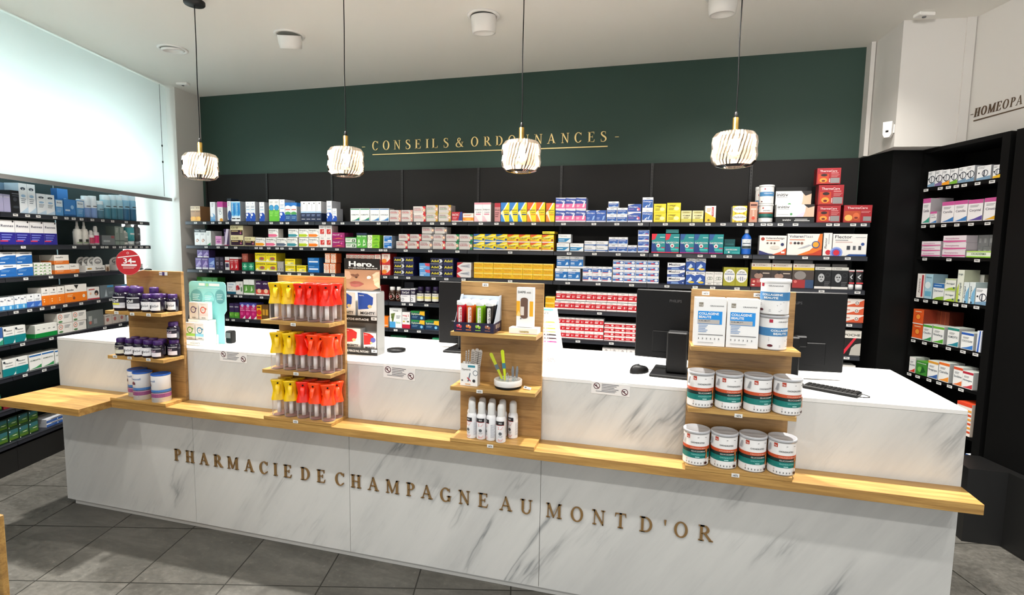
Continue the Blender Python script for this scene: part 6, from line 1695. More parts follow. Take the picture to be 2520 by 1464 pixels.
jar('large purple capped jar at the back left of upper shelf', -2.745, 2.222, Z1T, .026, .128, LB_BIG, .1)
jar('small purple capped jar wedged between large jar and its twin', -2.583, 2.160, Z1T, .0295, .094, LB_SM, -.2)
jar('small purple capped jar frontmost on upper shelf', -2.518, 2.160, Z1T, .0325, .098, LB_SM, -.15)
jar('small purple capped jar nearest the open end of upper shelf', -2.483, 2.219, Z1T, .0285, .092, LB_SM, -.1)
jar('small purple capped jar at the back of upper shelf', -2.548, 2.220, Z1T, .0285, .092, LB_SM, -.1)
for i, (x, lb, d_) in enumerate(((-2.776, LB_CR, 'cream label, farthest toward the window'), (-2.714, LB_SM, 'white label, second in the front line'), (-2.652, LB_SM, 'white label, third in the front line'), (-2.590, LB_SM, 'white label, fourth in the front line'), (-2.525, LB_PK, 'pink white label, last in the front line'))):
    jar('small dark jar on middle shelf, %s' % d_, x, 2.158, Z2T, .0300, .092, lb, -.15)
for i, x in enumerate((-2.753, -2.690, -2.627, -2.564)):
    jar('small dark jar on middle shelf, %s in the back line' % ordw[i], x, 2.219, Z2T, .0285, .09, LB_SM, -.1, 'back line of small dark jars')
jar('small dark jar with pink label carrying another jar', -2.487, 2.219, Z2T, .030, .092, LB_PK, -.1)
jar('small dark jar stacked on top of another on middle shelf', -2.487, 2.219, Z2T + .0935, .030, .092, LB_PK, -.05)
# blue lidded tubs
for i, (x, y, rot_) in enumerate(((-2.742, 2.21, -.5), (-2.660, 2.172, -.1), (-2.530, 2.168, -.55))):
    r, h = .045, .148
    f = lathe_mb([([(0.001, 0), (r, 0), (r, h * .97)], '#e9e9ec'), ([(r, h * .03), (r + .0002, h * .03)], '#c9cace')], 32)
    wrap(f, r, 0, 5.6 * r, h * .97, [('r', 0, .38, 1, .46, '#3f74b4'), ('r', 0, .35, 1, .375, '#1f2c5c'), ('r', 0, .18, 1, .31, '#8c4a78'), ('r', 0, .31, 1, .33, '#c87ca0'), ('t', 'immunocell', .34, .76, .07, '#5c7ca8', .3), ('r', .44, .58, .53, .66, '#5c2c44'), ('e', .49, .65, .03, .05, '#7c3c50'), ('l', .4, .12, .2, 1, .05, '#9c8ca4')], 0, 26)
    c = lathe_mb([([(r * 1.01, h * .95), (r * 1.03, h * .955), (r * 1.03, h * .99), (r * .97, h), (r * .9, h * .985), (0.001, h * .985)], mat('lid_blue', '#1f5cb8', .35))], 32)
    vessel('supplement_tub', 'white tub with blue lid on the base board, ' + ['half hidden farthest toward the window', 'middle one of the three', 'nearest the open end'][i], 'tub', (x, y, Z3T), rot_, [('body', f), ('lid', c)], 'blue lidded tubs')
# red round price sign
p = aty(316, 645.5, 2.16)
t = thing('round_sign', 'round red price sign with white number 34 at the stand beside purple jars', 'sign', (p[0], 2.16, p[2]), .35)
f = MB()
f.prism([(.062 * math.cos(a * PI / 20), .068 * math.sin(a * PI / 20)) for a in range(40)], 0, .0012, mat('sign_red', '#c0242c', .35))
draw(f, .124, .136, [('o', .5, .5, .485, .006, '#e0a09c'), ('p', [(.08, .66), (.92, .76), (.92, .8), (.08, .7)], '#f0e4e2'), ('t', '34', .3, .46, .2, W_, .36, .02), ('r', .66, .5, .8, .56, W_), ('r', .22, .36, .84, .43, '#f2e8e6'), ('l', .28, .31, .5, 2, .045, '#eac8c4'), ('c', .5, .86, .045, '#f0dcd8'), ('c', .5, .86, .03, '#c0242c')], lambda x, y, L: (x - .062, -.0004 - .0002 * L, y - .068))
f.build('disc', t)
f = MB()
f.tube([(.03, .003, -.05), (.045, .05, -.04), (.05, .085, -.02)], .0015, 'clear_plastic', 6)
f.build('clip_arm', t)

# mist spray bottles of the second stand
glassy('bottle_clear', '#fefdfd', .955, .12, 1.22)
glassy('bottle_dark', '#cfd2d4', .8, .05)
YEL, RED_, ORG = mat('spray_yellow', '#eec40a', .3), mat('spray_red', '#f2270f', .28), mat('spray_orange', '#ff4a12', .28)
def mist_parts(col):
    r = .0325
    b = lathe_mb([([(0.001, .001), (r * .9, 0), (r, .004), (r, .078), (r * .93, .086), (r * .86, .092)], 'bottle_clear')], 24)
    base = lathe_mb([([(0.001, .0015), (r * .8, .0025)], mat('base_rose', '#b98a80', .3))], 20)
    tube = lathe_mb([([(0.001, .012), (.0098, .012), (.0098, .09), (0.001, .09)], '#f6f3f1')], 14)
    h = MB()
    secs = [(.080, .034, .031, 0), (.088, .0335, .0305, 0), (.105, .0295, .026, .001), (.122, .0265, .0235, .002), (.140, .0275, .0245, 0), (.158, .031, .0285, -.002), (.172, .0345, .032, -.004), (.1775, .0355, .033, -.004), (.1790, .033, .030, -.004)]
    rows = []
    n = 28
    for z, a, b_, dy in secs:
        row_ = []
        for j in range(n):
            th = 2 * PI * j / n
            c, s = math.cos(th), math.sin(th)
            e = .62
            row_.append((a * math.copysign(abs(c) ** e, c), dy + b_ * math.copysign(abs(s) ** e, s), z + (.004 * (-s) if z > .165 else 0)))
        rows.append(row_)
    h.grid(rows, col, True)
    h.face(rows[-1], col)
    h.face(rows[0][::-1], col)
    nz = MB()
    nz.tube([(0, -.0325, .166), (0, -.0362, .166)], .0042, 'black_plastic', 12)
    tr = MB()
    pts = [(0, -.027, .160), (0, -.037, .153), (0, -.043, .140), (0, -.047, .126), (0, -.050, .116)]
    rows = []
    for (x, y, z), wd in zip(pts, (.010, .0105, .0105, .010, .007)):
        rows.append([(wd, y - .002, z), (wd * .8, y - .0045, z - .001), (-wd * .8, y - .0045, z - .001), (-wd, y - .002, z), (-wd, y + .002, z + .001), (wd, y + .002, z + .001)])
    tr.grid(rows, col, True)
    tr.face(rows[-1], col)
    return [('bottle', b.mesh('bottle')), ('base_disc', base.mesh('base_disc')), ('tube', tube.mesh('tube')), ('head', h.mesh('head')), ('nozzle', nz.mesh('nozzle')), ('trigger', tr.mesh('trigger'))]
MIST = {'yellow': mist_parts(YEL), 'red': mist_parts(RED_), 'orange': mist_parts(ORG)}
def mist(colname, label, x, y, z, rz, grp):
    t = thing('mist_bottle', label, 'spray bottle', (x, y, z), rz, grp)
    for n_, me in MIST[colname]:
        put(n_, me, t)
shn = {Z1T: 'upper shelf', Z2T: 'middle shelf', Z3T: 'base board'}
xc5 = [-1.787, -1.716, -1.644, -1.573, -1.503]
for zt in (Z1T, Z2T, Z3T):
    for j, x in enumerate(xc5):
        y = 2.166 + (0.0 if j < 4 else -.004)
        cn_ = 'yellow' if j < 2 else ('red' if (zt == Z1T or j < 3) else 'orange')
        rz_ = [.62, .6, .55, .15, .5][j] + random.uniform(-.08, .08)
        if zt == Z2T and j == 4:
            rz_ = -.5
        if zt == Z2T and j == 2:
            rz_ = 1.2
        mist(cn_, 'clear mist bottle with %s head on the %s, front line, %s from the window' % (cn_, shn[zt], ordw[j]), x, y, zt, rz_, 'mist bottles on the counter stand')
    for j, x in enumerate(xc5):
        cn_ = 'yellow' if j < 2 else ('red' if zt == Z1T else 'orange')
        xb = x + (.0 if j < 4 else .006)
        mist(cn_, 'clear mist bottle with %s head on the %s, back line, %s from the window' % (cn_, shn[zt], ordw[j]), xb, 2.216 + (0 if False else 0), zt, .7 + random.uniform(-.1, .1), 'mist bottles on the counter stand')

# third stand: tube tray, patch box, files, carousel, spray cans
t = thing('tablet_tube_tray', 'open navy printed carton holding four colours of effervescent tubes', 'display carton', (-.846, 2.125, Z1T))
navy, tray_in = '#1d1a3a', '#aab4c0'
W, Dp = .180, .112
f = MB()
f.box(0, W, 0, .0012, 0, .042, navy)
f.box(0, W, .0012, Dp, 0, .0012, navy)
for k, c in enumerate(('#d83c4c', '#e8823c', '#9cc83c', '#a86a4c')):
    cx = .024 + k * .043
    draw(f, W, .042, [('e', (cx - .006) / W, .62, .035, .16, c), ('e', (cx + .006) / W, .55, .035, .16, c), ('c', (cx + .001) / W, .72, .08, '#e8dcd8'), ('r', (cx - .012) / W, .2, (cx + .012) / W, .27, c)], lambda x, y, L: (x, -.0004 - .0002 * L, y))
f.build('front_lip', t)
for x in (0, W - .0012):
    f = MB()
    f.prism([(.0012, 0), (Dp, 0), (Dp, .155), (.085, .155), (.012, .048), (.0012, .042)], x, x + .0012, tray_in, 'x')
    if x > 0:
        f.face([(x + .0016, 0, 0), (x + .0016, Dp, 0), (x + .0016, Dp, .045), (x + .0016, 0, .04)], navy)
        for q in range(3):
            f.face([(x + .0019, .03 + q * .025, .016), (x + .0019, .042 + q * .025, .016), (x + .0019, .042 + q * .025, .034), (x + .0019, .03 + q * .025, .034)], '#b9a890')
    f.build('side_wall', t)
f = MB()
f.box(.0012, W - .0012, Dp - .0012, Dp, 0.0012, .150, tray_in)
f.build('back_wall', t)
cols = [('red', '#c81830'), ('orange', '#e0601c'), ('green', '#8cc81e'), ('dark', '#1c1816')]
tm = {}
for nm, c in cols:
    r, h = .0163, .132
    b = lathe_mb([([(0.001, 0), (r, 0), (r, h * .86)], c)], 18)
    wrap(b, r, 0, 2.6 * r, h * .84, [('r', .33, .22, .67, .92, '#e9e6e2'), ('e', .5, .92, .17, .05, '#e9e6e2'), ('e', .5, .22, .17, .05, '#e9e6e2'), ('v', 'hydratis', .63, .26, .2, c, .62), ('c', .5, .1, .03, '#f0c08c')], 0, 10)
    cpm = lathe_mb([([(r * 1.02, h * .86), (r * 1.06, h * .87), (r * 1.06, h * .98), (r, h), (0.001, h)], '#eef0f0')], 18)
    tm[nm] = (b.mesh('body'), cpm.mesh('cap'))
for k, (nm, c) in enumerate(cols):
    for q in range(3):
        o = thing('tablet_tube', '%s tube with white cap in the navy carton, %s' % (nm, ['front of its file', 'middle of its file', 'back of its file'][q]), 'tube', (-.846 + .0245 + k * .0435, 2.125 + .0185 + q * .0355, Z1T + .0015), .15, 'effervescent tablet tubes')
        put('body', tm[nm][0], o); put('cap', tm[nm][1], o)
# patch box on its flat carton
style('flat_white', '#eeece8', '#dedad4', '#f0efec', [('r', .4, .2, .7, .5, '#c9c08c'), ('t', 'OLIOSEPTIL', .36, .24, .3, '#6a6440', .34)])
p = tag(put('flat_carton', package('flat_white', .125, .0245, .06), None, (-.547, 2.165, Z1T)), 'flat white carton lying under the upright patch box', 'box')
t = thing('patch_box', 'upright white box with yellow band and window cut-out', 'box', (-.546, 2.185, Z1T + .026), .0)
f = MB()
w, h = .074, .170
f.box(-w / 2, w / 2, 0, .03, 0, h, '#f4f3f1', .0006)
draw(f, w, h, [('r', 0, .28, 1, .66, '#f2b21c'), ('p', [(.22, .28), (.78, .28), (.78, .66), (.22, .66)], '#f4f3f1'), ('p', [(.0, .28), (.3, .28), (.12, .42)], '#f7d27c'), ('t', 'DAPIS', .08, .86, .055, '#2c2a2a', .46), ('t', 'stick', .6, .86, .045, '#5a5654', .26), ('r', .24, .2, .3, .23, INK)], lambda x, y, L: (x - w / 2, -.0004 - .0002 * L, y))
f.build('carton', t)
f = MB()
draw(f, w, h, [('r', .25, .27, .68, .70, mat('window_brown', '#6a4c3c', .3)), ('e', .465, .70, .215, .05, 'window_brown'), ('e', .465, .27, .215, .05, 'window_brown'), ('r', .27, .3, .46, .52, '#e6dcd2')], lambda x, y, L: (x - w / 2, -.0018 - .0002 * L, y))
f.build('window', t)
# emery board holder
t = thing('nail_file_box', 'small white printed box holding a fan of patterned nail files', 'box', (-.785, 2.150, Z2T), .0)
f = MB()
w, h, d = .080, .098, .035
for a_ in ((-w / 2, w / 2, 0, .001), (-w / 2, w / 2, d - .001, d)):
    f.box(*a_, 0, h if a_[2] == 0 else h * 1.02, '#efefed')
f.box(-w / 2, -w / 2 + .001, .001, d - .001, 0, h * .97, '#e4e2de')
f.box(w / 2 - .001, w / 2, .001, d - .001, 0, h * .97, '#e4e2de')
draw(f, w, h, [('r', .44, .84, .86, .94, '#3a8a9c'), ('t', 'Papeterie', .1, .7, .09, '#7a7470', .5), ('o', .88, .6, .12, .02, '#3a4a5c'), ('p', [(.42, .2), (.56, .6), (.6, .58), (.5, .2)], '#5a6a78'), ('p', [(.4, .35), (.6, .2), (.62, .24), (.42, .4)], '#c83c44'), ('c', .8, .24, .07, '#2c2c30'), ('c', .12, .24, .04, '#5c5c60'), ('r', .3, .06, .6, .1, '#e0a86c')], lambda x, y, L: (x - w / 2, -.0004 - .0002 * L, y))
f.build('holder', t)
pat = mat('file_pattern', '#b4aca4', .5)
for i, (dx, tilt, ln) in enumerate(((-.022, .02, .15), (-.012, .03, .155), (.004, .06, .16), (.016, .10, .165), (.026, .14, .16))):
    o = thing('nail_file', 'patterned nail file in the white box, %s across' % ordw[i], 'nail file', (-.785 + dx, 2.168, Z2T + .002), 0, 'patterned nail files')
    f = MB()
    wd = .0085 if i > 1 else .003
    f.prism([(-wd, 0), (wd, 0), (wd, ln - wd), (wd * .7, ln - wd * .3), (0, ln), (-wd * .7, ln - wd * .3), (-wd, ln - wd)], -.001, .001, pat)
    for q in range(9):
        f.face([(-wd * .8, -.0013, ln * .5 + q * .008), (wd * .8, -.0013, ln * .5 + q * .008), (wd * .8, -.0013, ln * .5 + q * .008 + .003), (-wd * .8, -.0013, ln * .5 + q * .008 + .003)], '#5c5650')
    f.build('blade', o, rot=(0, tilt, 0))
# rotating white carousel with manicure tools
t = thing('carousel', 'round white rotating tray with black foot holding manicure tools', 'tray', (-.616, 2.186, Z2T), 0)
f = lathe_mb([([(0.001, 0), (.056, 0), (.058, .002), (.058, .010), (.001, .010)], 'black_plastic')], 36); f.build('foot', t)
f = lathe_mb([([(0.001, .0105), (.060, .0105), (.0615, .013), (.0615, .034), (.060, .036), (.052, .036), (.050, .033), (.001, .033)], 'white_plastic')], 40)
f.build('drum', t)
f = MB()
for a in range(8):
    th = a * PI / 4 + .2
    f.box(.034 * math.cos(th) - .006, .034 * math.cos(th) + .006, .034 * math.sin(th) - .006, .034 * math.sin(th) + .006, .0332, .040, 'clear_plastic')
f.build('insert', t)
for i, (bx, by, bz, tx, tz, c, nm) in enumerate(((-.020, -.018, .036, -.076, .150, '#b9c42c', 'olive yellow nail file with grey middle, leaning far over'), (-.006, -.022, .036, -.022, .168, '#c9dc1c', 'bright yellow nail file with blue middle, nearly upright'))):
    o = thing('nail_file', nm, 'nail file', (-.616 + bx, 2.186 + by, Z2T + bz))
    dx, dz = tx - bx, tz - bz
    ln = math.hypot(dx, dz)
    f = MB()
    wd = .0075
    f.prism([(-wd * .6, 0), (wd * .6, 0), (wd, ln - wd), (wd * .7, ln - wd * .3), (0, ln), (-wd * .7, ln - wd * .3), (-wd, ln - wd)], -.0012, .0012, c)
    f.build('blade', o, rot=(0, math.atan2(dx, dz), 0))
    f = MB()
    f.box(-wd, wd, -.0018, .0018, ln * .38, ln * .56, '#3c7c8c' if i else '#5c6c74')
    f.build('band', o, rot=(0, math.atan2(dx, dz), 0))
chrome = mat('chrome', '#c9cbcd', .18, 1.0)
for i, (dx, h, nm) in enumerate(((.024, .062, 'silver nail clipper card standing upright in the round tray'), (.040, .064, 'second silver clipper beside the first in the round tray'))):
    o = thing('nail_clipper', nm, 'nail clipper', (-.616 + dx, 2.176, Z2T + .034))
    f = MB()
    f.prism([(-.004, 0), (.004, 0), (.006, h * .7), (.003, h), (-.003, h), (-.006, h * .7)], -.002, .002, chrome); f.build('lever', o, rot=(0, .06 * i, 0))
    f = MB()
    f.box(-.0045, .0045, .002, .006, 0, h * .8, '#d8c9c4'); f.build('body', o, rot=(0, .06 * i, 0))
o = thing('tweezers', 'short chrome tweezers lying in the front of the round tray', 'tweezers', (-.612, 2.150, Z2T + .036))
for s in (-1, 1):
    f = MB(); f.tube([(s * .003, 0, 0), (s * .006, .004, .018), (s * .001, .008, .034)], .0016, chrome, 6); f.build('arm', o)
o = MB(); o.box(-.016, .016, -.0006, .0006, -.006, .006, '#d8d6d2')
draw(o, .032, .012, [('r', .1, .2, .4, .8, '#3a3a3c'), ('r', .5, .2, .9, .4, '#6a6a6c')], lambda x, y, L: (x - .016, -.0008 - .0002 * L, y - .006))
tag(o.build('paper_label', None, (-.525, 2.17, Z2T + .0075), 0, (-.9, .2, 0)), 'small printed paper label lying beside the round tray', 'label')
# white spray cans
def spray_parts():
    r, h = .0218, .166
    b = lathe_mb([([(0.001, 0), (r * .95, 0), (r, .003), (r, .098), (r * .93, .106), (r * .72, .113)], '#eeeef0')], 24)
    wrap(b, r, 0, 4.4 * r, .098, [('r', .12, .80, .6, .97, '#1c1a20'), ('t', 'URGO', .34, .85, .07, W_, .15), ('r', .12, .785, .6, .80, '#c83c34'), ('l', .32, .70, .22, 3, .045, '#d8504a'), ('c', .42, .42, .07, '#5a5e62'), ('l', .34, .3, .18, 2, .04, '#8a8a90'), ('l', .33, .16, .22, 3, .04, '#e0705c'), ('l', .68, .72, .2, 12, .05, '#a9abb4')], 0, 18)
    c = lathe_mb([([(r * .74, .113), (r * .74, .150), (r * .66, .160), (r * .4, .166), (.001, .167)], mat('cap_frost', '#dcdcda', .5))], 24)
    return b.mesh('body'), c.mesh('cap')
SB, SCp = spray_parts()
for i, (x, y, rz_, nm) in enumerate(((-.772, 2.158, -.1, 'front line, first from the window'), (-.727, 2.158, .45, 'front line, second from the window'), (-.681, 2.155, -.6, 'front line, third from the window'), (-.634, 2.146, .5, 'front line, standing furthest forward'),
        (-.790, 2.212, .1, 'back line, first from the window'), (-.742, 2.216, 0, 'back line, second from the window'), (-.696, 2.216, .2, 'back line, third from the window'), (-.648, 2.216, 0, 'back line, fourth from the window'), (-.598, 2.212, -.1, 'back line, last and fully visible'))):
    o = thing('spray_can', 'white spray can on the base board, ' + nm, 'spray can', (x, y, Z3T), rz_, 'white spray cans')
    put('body', SB, o); put('cap', SCp, o)

# fourth stand
style('collagen', '#f2f2f1', '#dcdcdb', '#f6f6f5', [('r', .12, .82, .26, .91, '#8c8474'), ('t', '12 g', .14, .845, .03, W_, .1), ('t', 'GRANIONS', .48, .83, .026, '#4a4a4c', .44), ('r', .1, .46, .88, .73, '#1590e2'), ('t', 'COLLAGENE', .13, .655, .048, W_, .64, .03), ('r', .455, .715, .49, .72, W_), ('t', 'BEAUTE', .13, .585, .048, W_, .4, .03), ('r', .1, .47, .8, .555, '#bcb7b2'), ('t', 'SUBLIMLIFT', .13, .515, .024, '#3a3a3c', .38), ('l', .13, .43, .3, 5, .034, '#7c9cc8'), ('l', .13, .235, .8, 1, .03, '#4a4a4c')] + [('r', .14 + .13 * i, .14, .16 + .13 * i, .175, '#4a4a4c') for i in range(6)] + [('l', .13, .07, .5, 1, .03, '#b0b0b0')])
for i, x in enumerate((.196, .312)):
    tag(put('collagen_box', package('collagen', .112, .184, .062), None, (x, 2.140, Z1T + .0005), .02 - .04 * i), 'white collagen box with blue panel, ' + ['on the outer side of the stand', 'beside the stacked white tubs'][i], 'box', 'white collagen boxes')
def big_tub(r, h, prints, a0=0.0):
    f = lathe_mb([([(0.001, 0), (r * .99, 0), (r * .99, .004)], mat('tin', '#b9babb', .3, .6)), ([(r * .985, .004), (r * .985, h * .93)], '#f0efee'), ([(r * .985, h * .905), (r, h * .91), (r, h * .93)], 'tin')], 40)
    wrap(f, r * .985, .004, 2 * PI * r * .985, h * .9, prints, a0, 44)
    c = lathe_mb([([(r * 1.01, h * .925), (r * 1.035, h * .93), (r * 1.035, h * .985), (r * 1.01, h), (r * .93, h * .997), (r * .91, h * .985), (.001, h * .985)], mat('lid_frost', '#bfc0c4', .28))], 40)
    d = lathe_mb([([(.001, h * .99), (.004, h * .988), (.005, h * .985)], 'lid_frost')], 12)
    return f, c
def striped():
    q = [('r', 0, .50, 1, .60, '#c8502a'), ('r', 0, .22, 1, .50, '#127a72'), ('r', 0, .395, 1, .50, '#0f2e2c')]
    o = .5
    q += [('r', o - .12, .84, o - .075, .96, '#b8402c'), ('t', '15g', o - .115, .87, .04, W_, .03), ('t', 'CHONDROSTEO', o - .06, .70, .045, '#2c2c2e', .17, .02), ('l', o + .02, .88, .12, 1, .04, '#7a7a7c'), ('t', 'COLLAGENE MARIN', o - .06, .53, .035, '#f0c8b4', .2), ('t', 'GLUCOSAMINE', o - .05, .425, .042, '#d8dcd4', .17), ('t', 'CHONDROITINE', o - .05, .315, .042, '#8cd8d0', .17), ('r', o, .245, o + .05, .275, '#a9dcd6'), ('l', o - .11, .165, .3, 2, .035, '#b0806c')]
    q += [('r', o - .11 + .035 * i, .05, o - .10 + .035 * i, .1, '#6a6a6c') for i in range(6)] + [('e', o + .13, .08, .022, .045, '#3a1014'), ('p', [(o + .12, .22), (o + .13, .4), (o + .115, .5), (o + .13, .62), (o + .145, .5), (o + .14, .4), (o + .15, .22)], '#c07038'), ('p', [(o - .2, .7), (o - .17, .92), (o - .15, .92), (o - .16, .7)], '#9c9ca0')]
    return q
TB, TC = big_tub(.0495, .138, striped())
TBm, TCm = TB.mesh('body'), TC.mesh('lid')
for sh, zt in (('middle shelf', Z2T), ('base board', Z3T)):
    for j in range(4):
        x = .176 + j * .1035 - (.006 if zt == Z3T else 0)
        o = thing('supplement_tub', 'white tub with orange and teal bands on the %s, %s from the collagen stand\'s outer edge' % (sh, ordw[j]) if False else 'orange and teal banded tub on the %s of its stand, %s from the window' % (sh, ordw[j]), 'tub', (x, 2.176, zt), (.1, .14, .34, .18)[j] if zt == Z2T else (-.1, -.06, .08, -.02)[j], 'banded supplement tubs')
        put('body', TBm, o); put('lid', TCm, o)
col_p = lambda o: [('r', 0, .42, 1, .68, '#4482b6'), ('t', 'COLLAGENE', o - .1, .57, .06, W_, .24, .03), ('t', 'BEAUTE', o - .07, .47, .06, W_, .16, .03), ('r', o - .12, .85, o - .08, .95, '#b0203c'), ('t', 'GRANIONS', o - .02, .86, .035, '#4a4a4c', .16), ('l', o - .12, .36, .28, 3, .05, '#a4a6aa'), ('e', o - .1, .12, .03, .04, '#5c1420'), ('l', o, .12, .14, 2, .04, '#a4a6aa')]
f, c = big_tub(.0495, .1305, col_p(.53))
vessel('supplement_tub', 'lower white collagen tub with steel blue band on the upper shelf', 'tub', (.424, 2.176, Z1T), .1, [('body', f), ('lid', c)])
f, c = big_tub(.0505, .1315, col_p(.40))
c = lathe_mb([([(.0505, .118), (.0535, .119), (.0535, .129), (.051, .1315), (.001, .1315)], '#f6f6f5')], 40)
vessel('supplement_tub', 'upper white collagen tub stacked highest on the stand', 'tub', (.423, 2.174, Z1T + .132), .1, [('body', f), ('lid', c)])

# ------------------------------------------------------------------ things on the worktop
WT = TOPZ + .0005
# turquoise cosmetics display
t = thing('cosmetics_display', 'turquoise cardboard counter display with four ring-printed boxes', 'display', (-2.468, 2.33, WT))
f = MB()
x0, x1, hz = -.118, .138, .350
pts = [(x0, .165), (x0, hz - .02), (x0 + .006, hz - .006), (x0 + .02, hz), (x1 - .02, hz), (x1 - .006, hz - .006), (x1, hz - .02), (x1, .19), (x1 - .018, .165), (x1 - .018, .0), (.075, .0), (.075, .05), (-.06, .05), (-.06, .165)]
teal = mat('display_teal', '#8fd8d6', .5)
f.prism(pts, .09, .093, teal)
draw(f, x1 - x0, hz, [('r', .28, .93, .44, .97, W_), ('e', .5, .945, .04, .025, '#9cd89c'), ('r', .56, .93, .84, .97, W_), ('e', .2, .74, .17, .125, '#5fa8ac'), ('e', .84, .76, .13, .115, '#5fa8ac'), ('e', .54, .72, .15, .12, '#7cc8c8'), ('l', .1, .78, .2, 4, .03, '#bfe6e6'), ('l', .76, .79, .16, 4, .025, '#bfe6e6'), ('l', .43, .76, .2, 4, .03, '#cdeeee'), ('l', .25, .89, .6, 1, .02, '#cdeeee')], lambda x, y, L: (x + x0, .0895 - .0002 * L, y))
f.build('back_card', t)
for zb, nm in ((.0, 'lower_tray'), (.125, 'upper_tray')):
    f = MB()
    yy = 0.0 if zb == 0 else .03
    f.box(-.068, .066, yy, .088, zb, zb + .012, '#eeeeea')
    f.box(-.068, .066, yy - .001, yy, zb, zb + .03 if zb == 0 else zb + .016, '#f2f2ee')
    if zb == 0:
        draw(f, .134, .03, [('t', 'SOLIDARITE', .3, .3, .25, '#6a6a5c', .5), ('r', .4, .7, .56, .76, GR)], lambda x, y, L: (x - .068, yy - .0014 - .0002 * L, y))
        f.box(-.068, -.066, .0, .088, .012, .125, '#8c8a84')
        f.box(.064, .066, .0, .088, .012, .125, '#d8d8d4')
    f.build(nm, t)
for nm, x, z, yy, c, c2 in (('purple', -.034, .1415, .036, '#5a4a7c', '#f2f2f0'), ('coral', .033, .1415, .036, '#e8604c', '#f6e6e2'), ('green', -.034, .0305, .008, '#5a9a2c', '#9cdc5c'), ('blue', .033, .0305, .008, '#2c84a4', '#8cd4ec')):
    st = 'ringbox_' + nm
    style(st, '#f3f3f1', '#c9c9c6', None, [('r', 0, 0.2, 1, .36, c2), ('o', .46, .56, .2, .055, c), ('r', .68, .6, .84, .68, c), ('l', .36, .58, .2, 2, .04, GR), ('t', 'clarskin', .3, .07, .06, INK, .42), ('l', .2, .88, .6, 1, .04, '#c9b8b0')])
    tag(put('cosmetic_box', package(st, .062, .094, .03), None, (-2.468 + x, 2.33 + yy, WT + z)), 'small white box with %s ring in the turquoise display' % nm, 'box', 'ring-printed cosmetic boxes')
# card payment terminal
t = thing('payment_terminal', 'black card payment terminal on a grey stand behind the turquoise display', 'card terminal', (-2.640, 2.50, WT), .3)
f = MB(); f.box(-.035, .035, -.03, .03, 0, .09, 'grey_plastic', .004); f.build('stand', t)
f = MB(); f.box(-.038, .038, -.012, .014, 0, .165, 'black_plastic', .005); f.build('body', t, (0, -.01, .088), rot=(-.5, 0, 0))
f = MB(); f.box(-.028, .028, -.014, -.012, .1, .15, mat('screen_dark', '#10161c', .1)); f.build('screen', t, (0, -.01, .088), rot=(-.5, 0, 0))
t = thing('small_black_scanner', 'small black device on the worktop right behind the turquoise display', 'device', (-2.345, 2.46, WT), 0)
f = MB(); f.box(-.022, .022, -.02, .02, 0, .07, 'black_plastic', .006); f.build('body', t)
f = MB(); f.box(-.016, .016, -.022, -.02, .03, .06, 'grey_plastic'); f.build('front_plate', t)

# acne patch display with poster header
t = thing('patch_display', 'tall black and white counter display with a poster of a cropped face', 'display', (-1.50, 2.415, WT))
grey = '#8e8e8c'
f = MB()
for x in (-.118, .114):
    f.box(x, x + .003, 0, .075, 0, .325, grey)
f.box(-.115, .114, .072, .075, 0, .33, grey)
f.build('housing', t)
for zb, nm, txt_ in ((0, 'lower_tray', 'NE PERCE PAS, PATCHE !'), (.168, 'upper_tray', 'PATCHS ANTI-ACNE')):
    f = MB()
    f.box(-.115, .114, .0, .071, zb, zb + .006, '#2a2a2a')
    f.box(-.118, .117, -.003, 0, zb, zb + .036, '#0d0d0d')
    draw(f, .235, .036, [('t', txt_, .22, .34, .3, W_, .58, .02)], lambda x, y, L: (x - .118, -.0034 - .0002 * L, y + zb))
    f.box(.085, .117, -.0055, -.0045, zb + .016, zb + .032, 'tag_white')
    f.face([(.094, -.0058, zb + .022), (.108, -.0058, zb + .022), (.108, -.0058, zb + .026), (.094, -.0058, zb + .026)], 'tag_ink')
    f.build(nm, t)
for i, (x, z, c, w, h, nm) in enumerate(((-.062, .176, '#1f4fae', .1, .148, 'blue shape, partly behind the oak stand'), (.058, .176, '#1f4fae', .112, .148, 'blue shape, fully visible on the upper tray'), (-.04, .008, '#cc2426', .1, .125, 'large red shape on the lower tray'), (.07, .008, '#cc2426', .074, .108, 'small red and violet shape on the lower tray'))):
    st = 'mighty%d' % i
    style(st, '#f3f3f2', '#cfcfcd', '#e4e4e2', [('p', [(.02, .4), (.55, .44), (.78, .6), (.8, .84), (.5, .96), (0, 1), (.02, .9)], c), ('e', .62, .52, .11, .06, '#dcc88c'), ('t', 'hero.', .08, .88, .05, W_, .26), ('t', 'MIGHTY', .14, .24, .09, '#18181a', .74, .025), ('t', 'PATCH', .14, .13, .075, '#b4b4b6', .5), ('l', .14, .08, .3, 1, .04, GR)] + ([('e', .76, .66, .2, .12, '#5a60b4')] if i == 3 else []))
    tag(put('patch_box', package(st, w, h, .05), None, (-1.50 + x, 2.415 + .006 + (.008 if i == 2 else 0), WT + z)), 'white acne patch box with ' + nm, 'box', 'acne patch boxes')
f = MB()
f.box(-.118, .092, .0765, .0785, .30, .497, '#1a1613')
sk, sk2, sk3, lip = '#b98a6a', '#8c6248', '#d9ae90', '#9c5048'
PW, PH = .21, .172
def pp_(pts): return pts
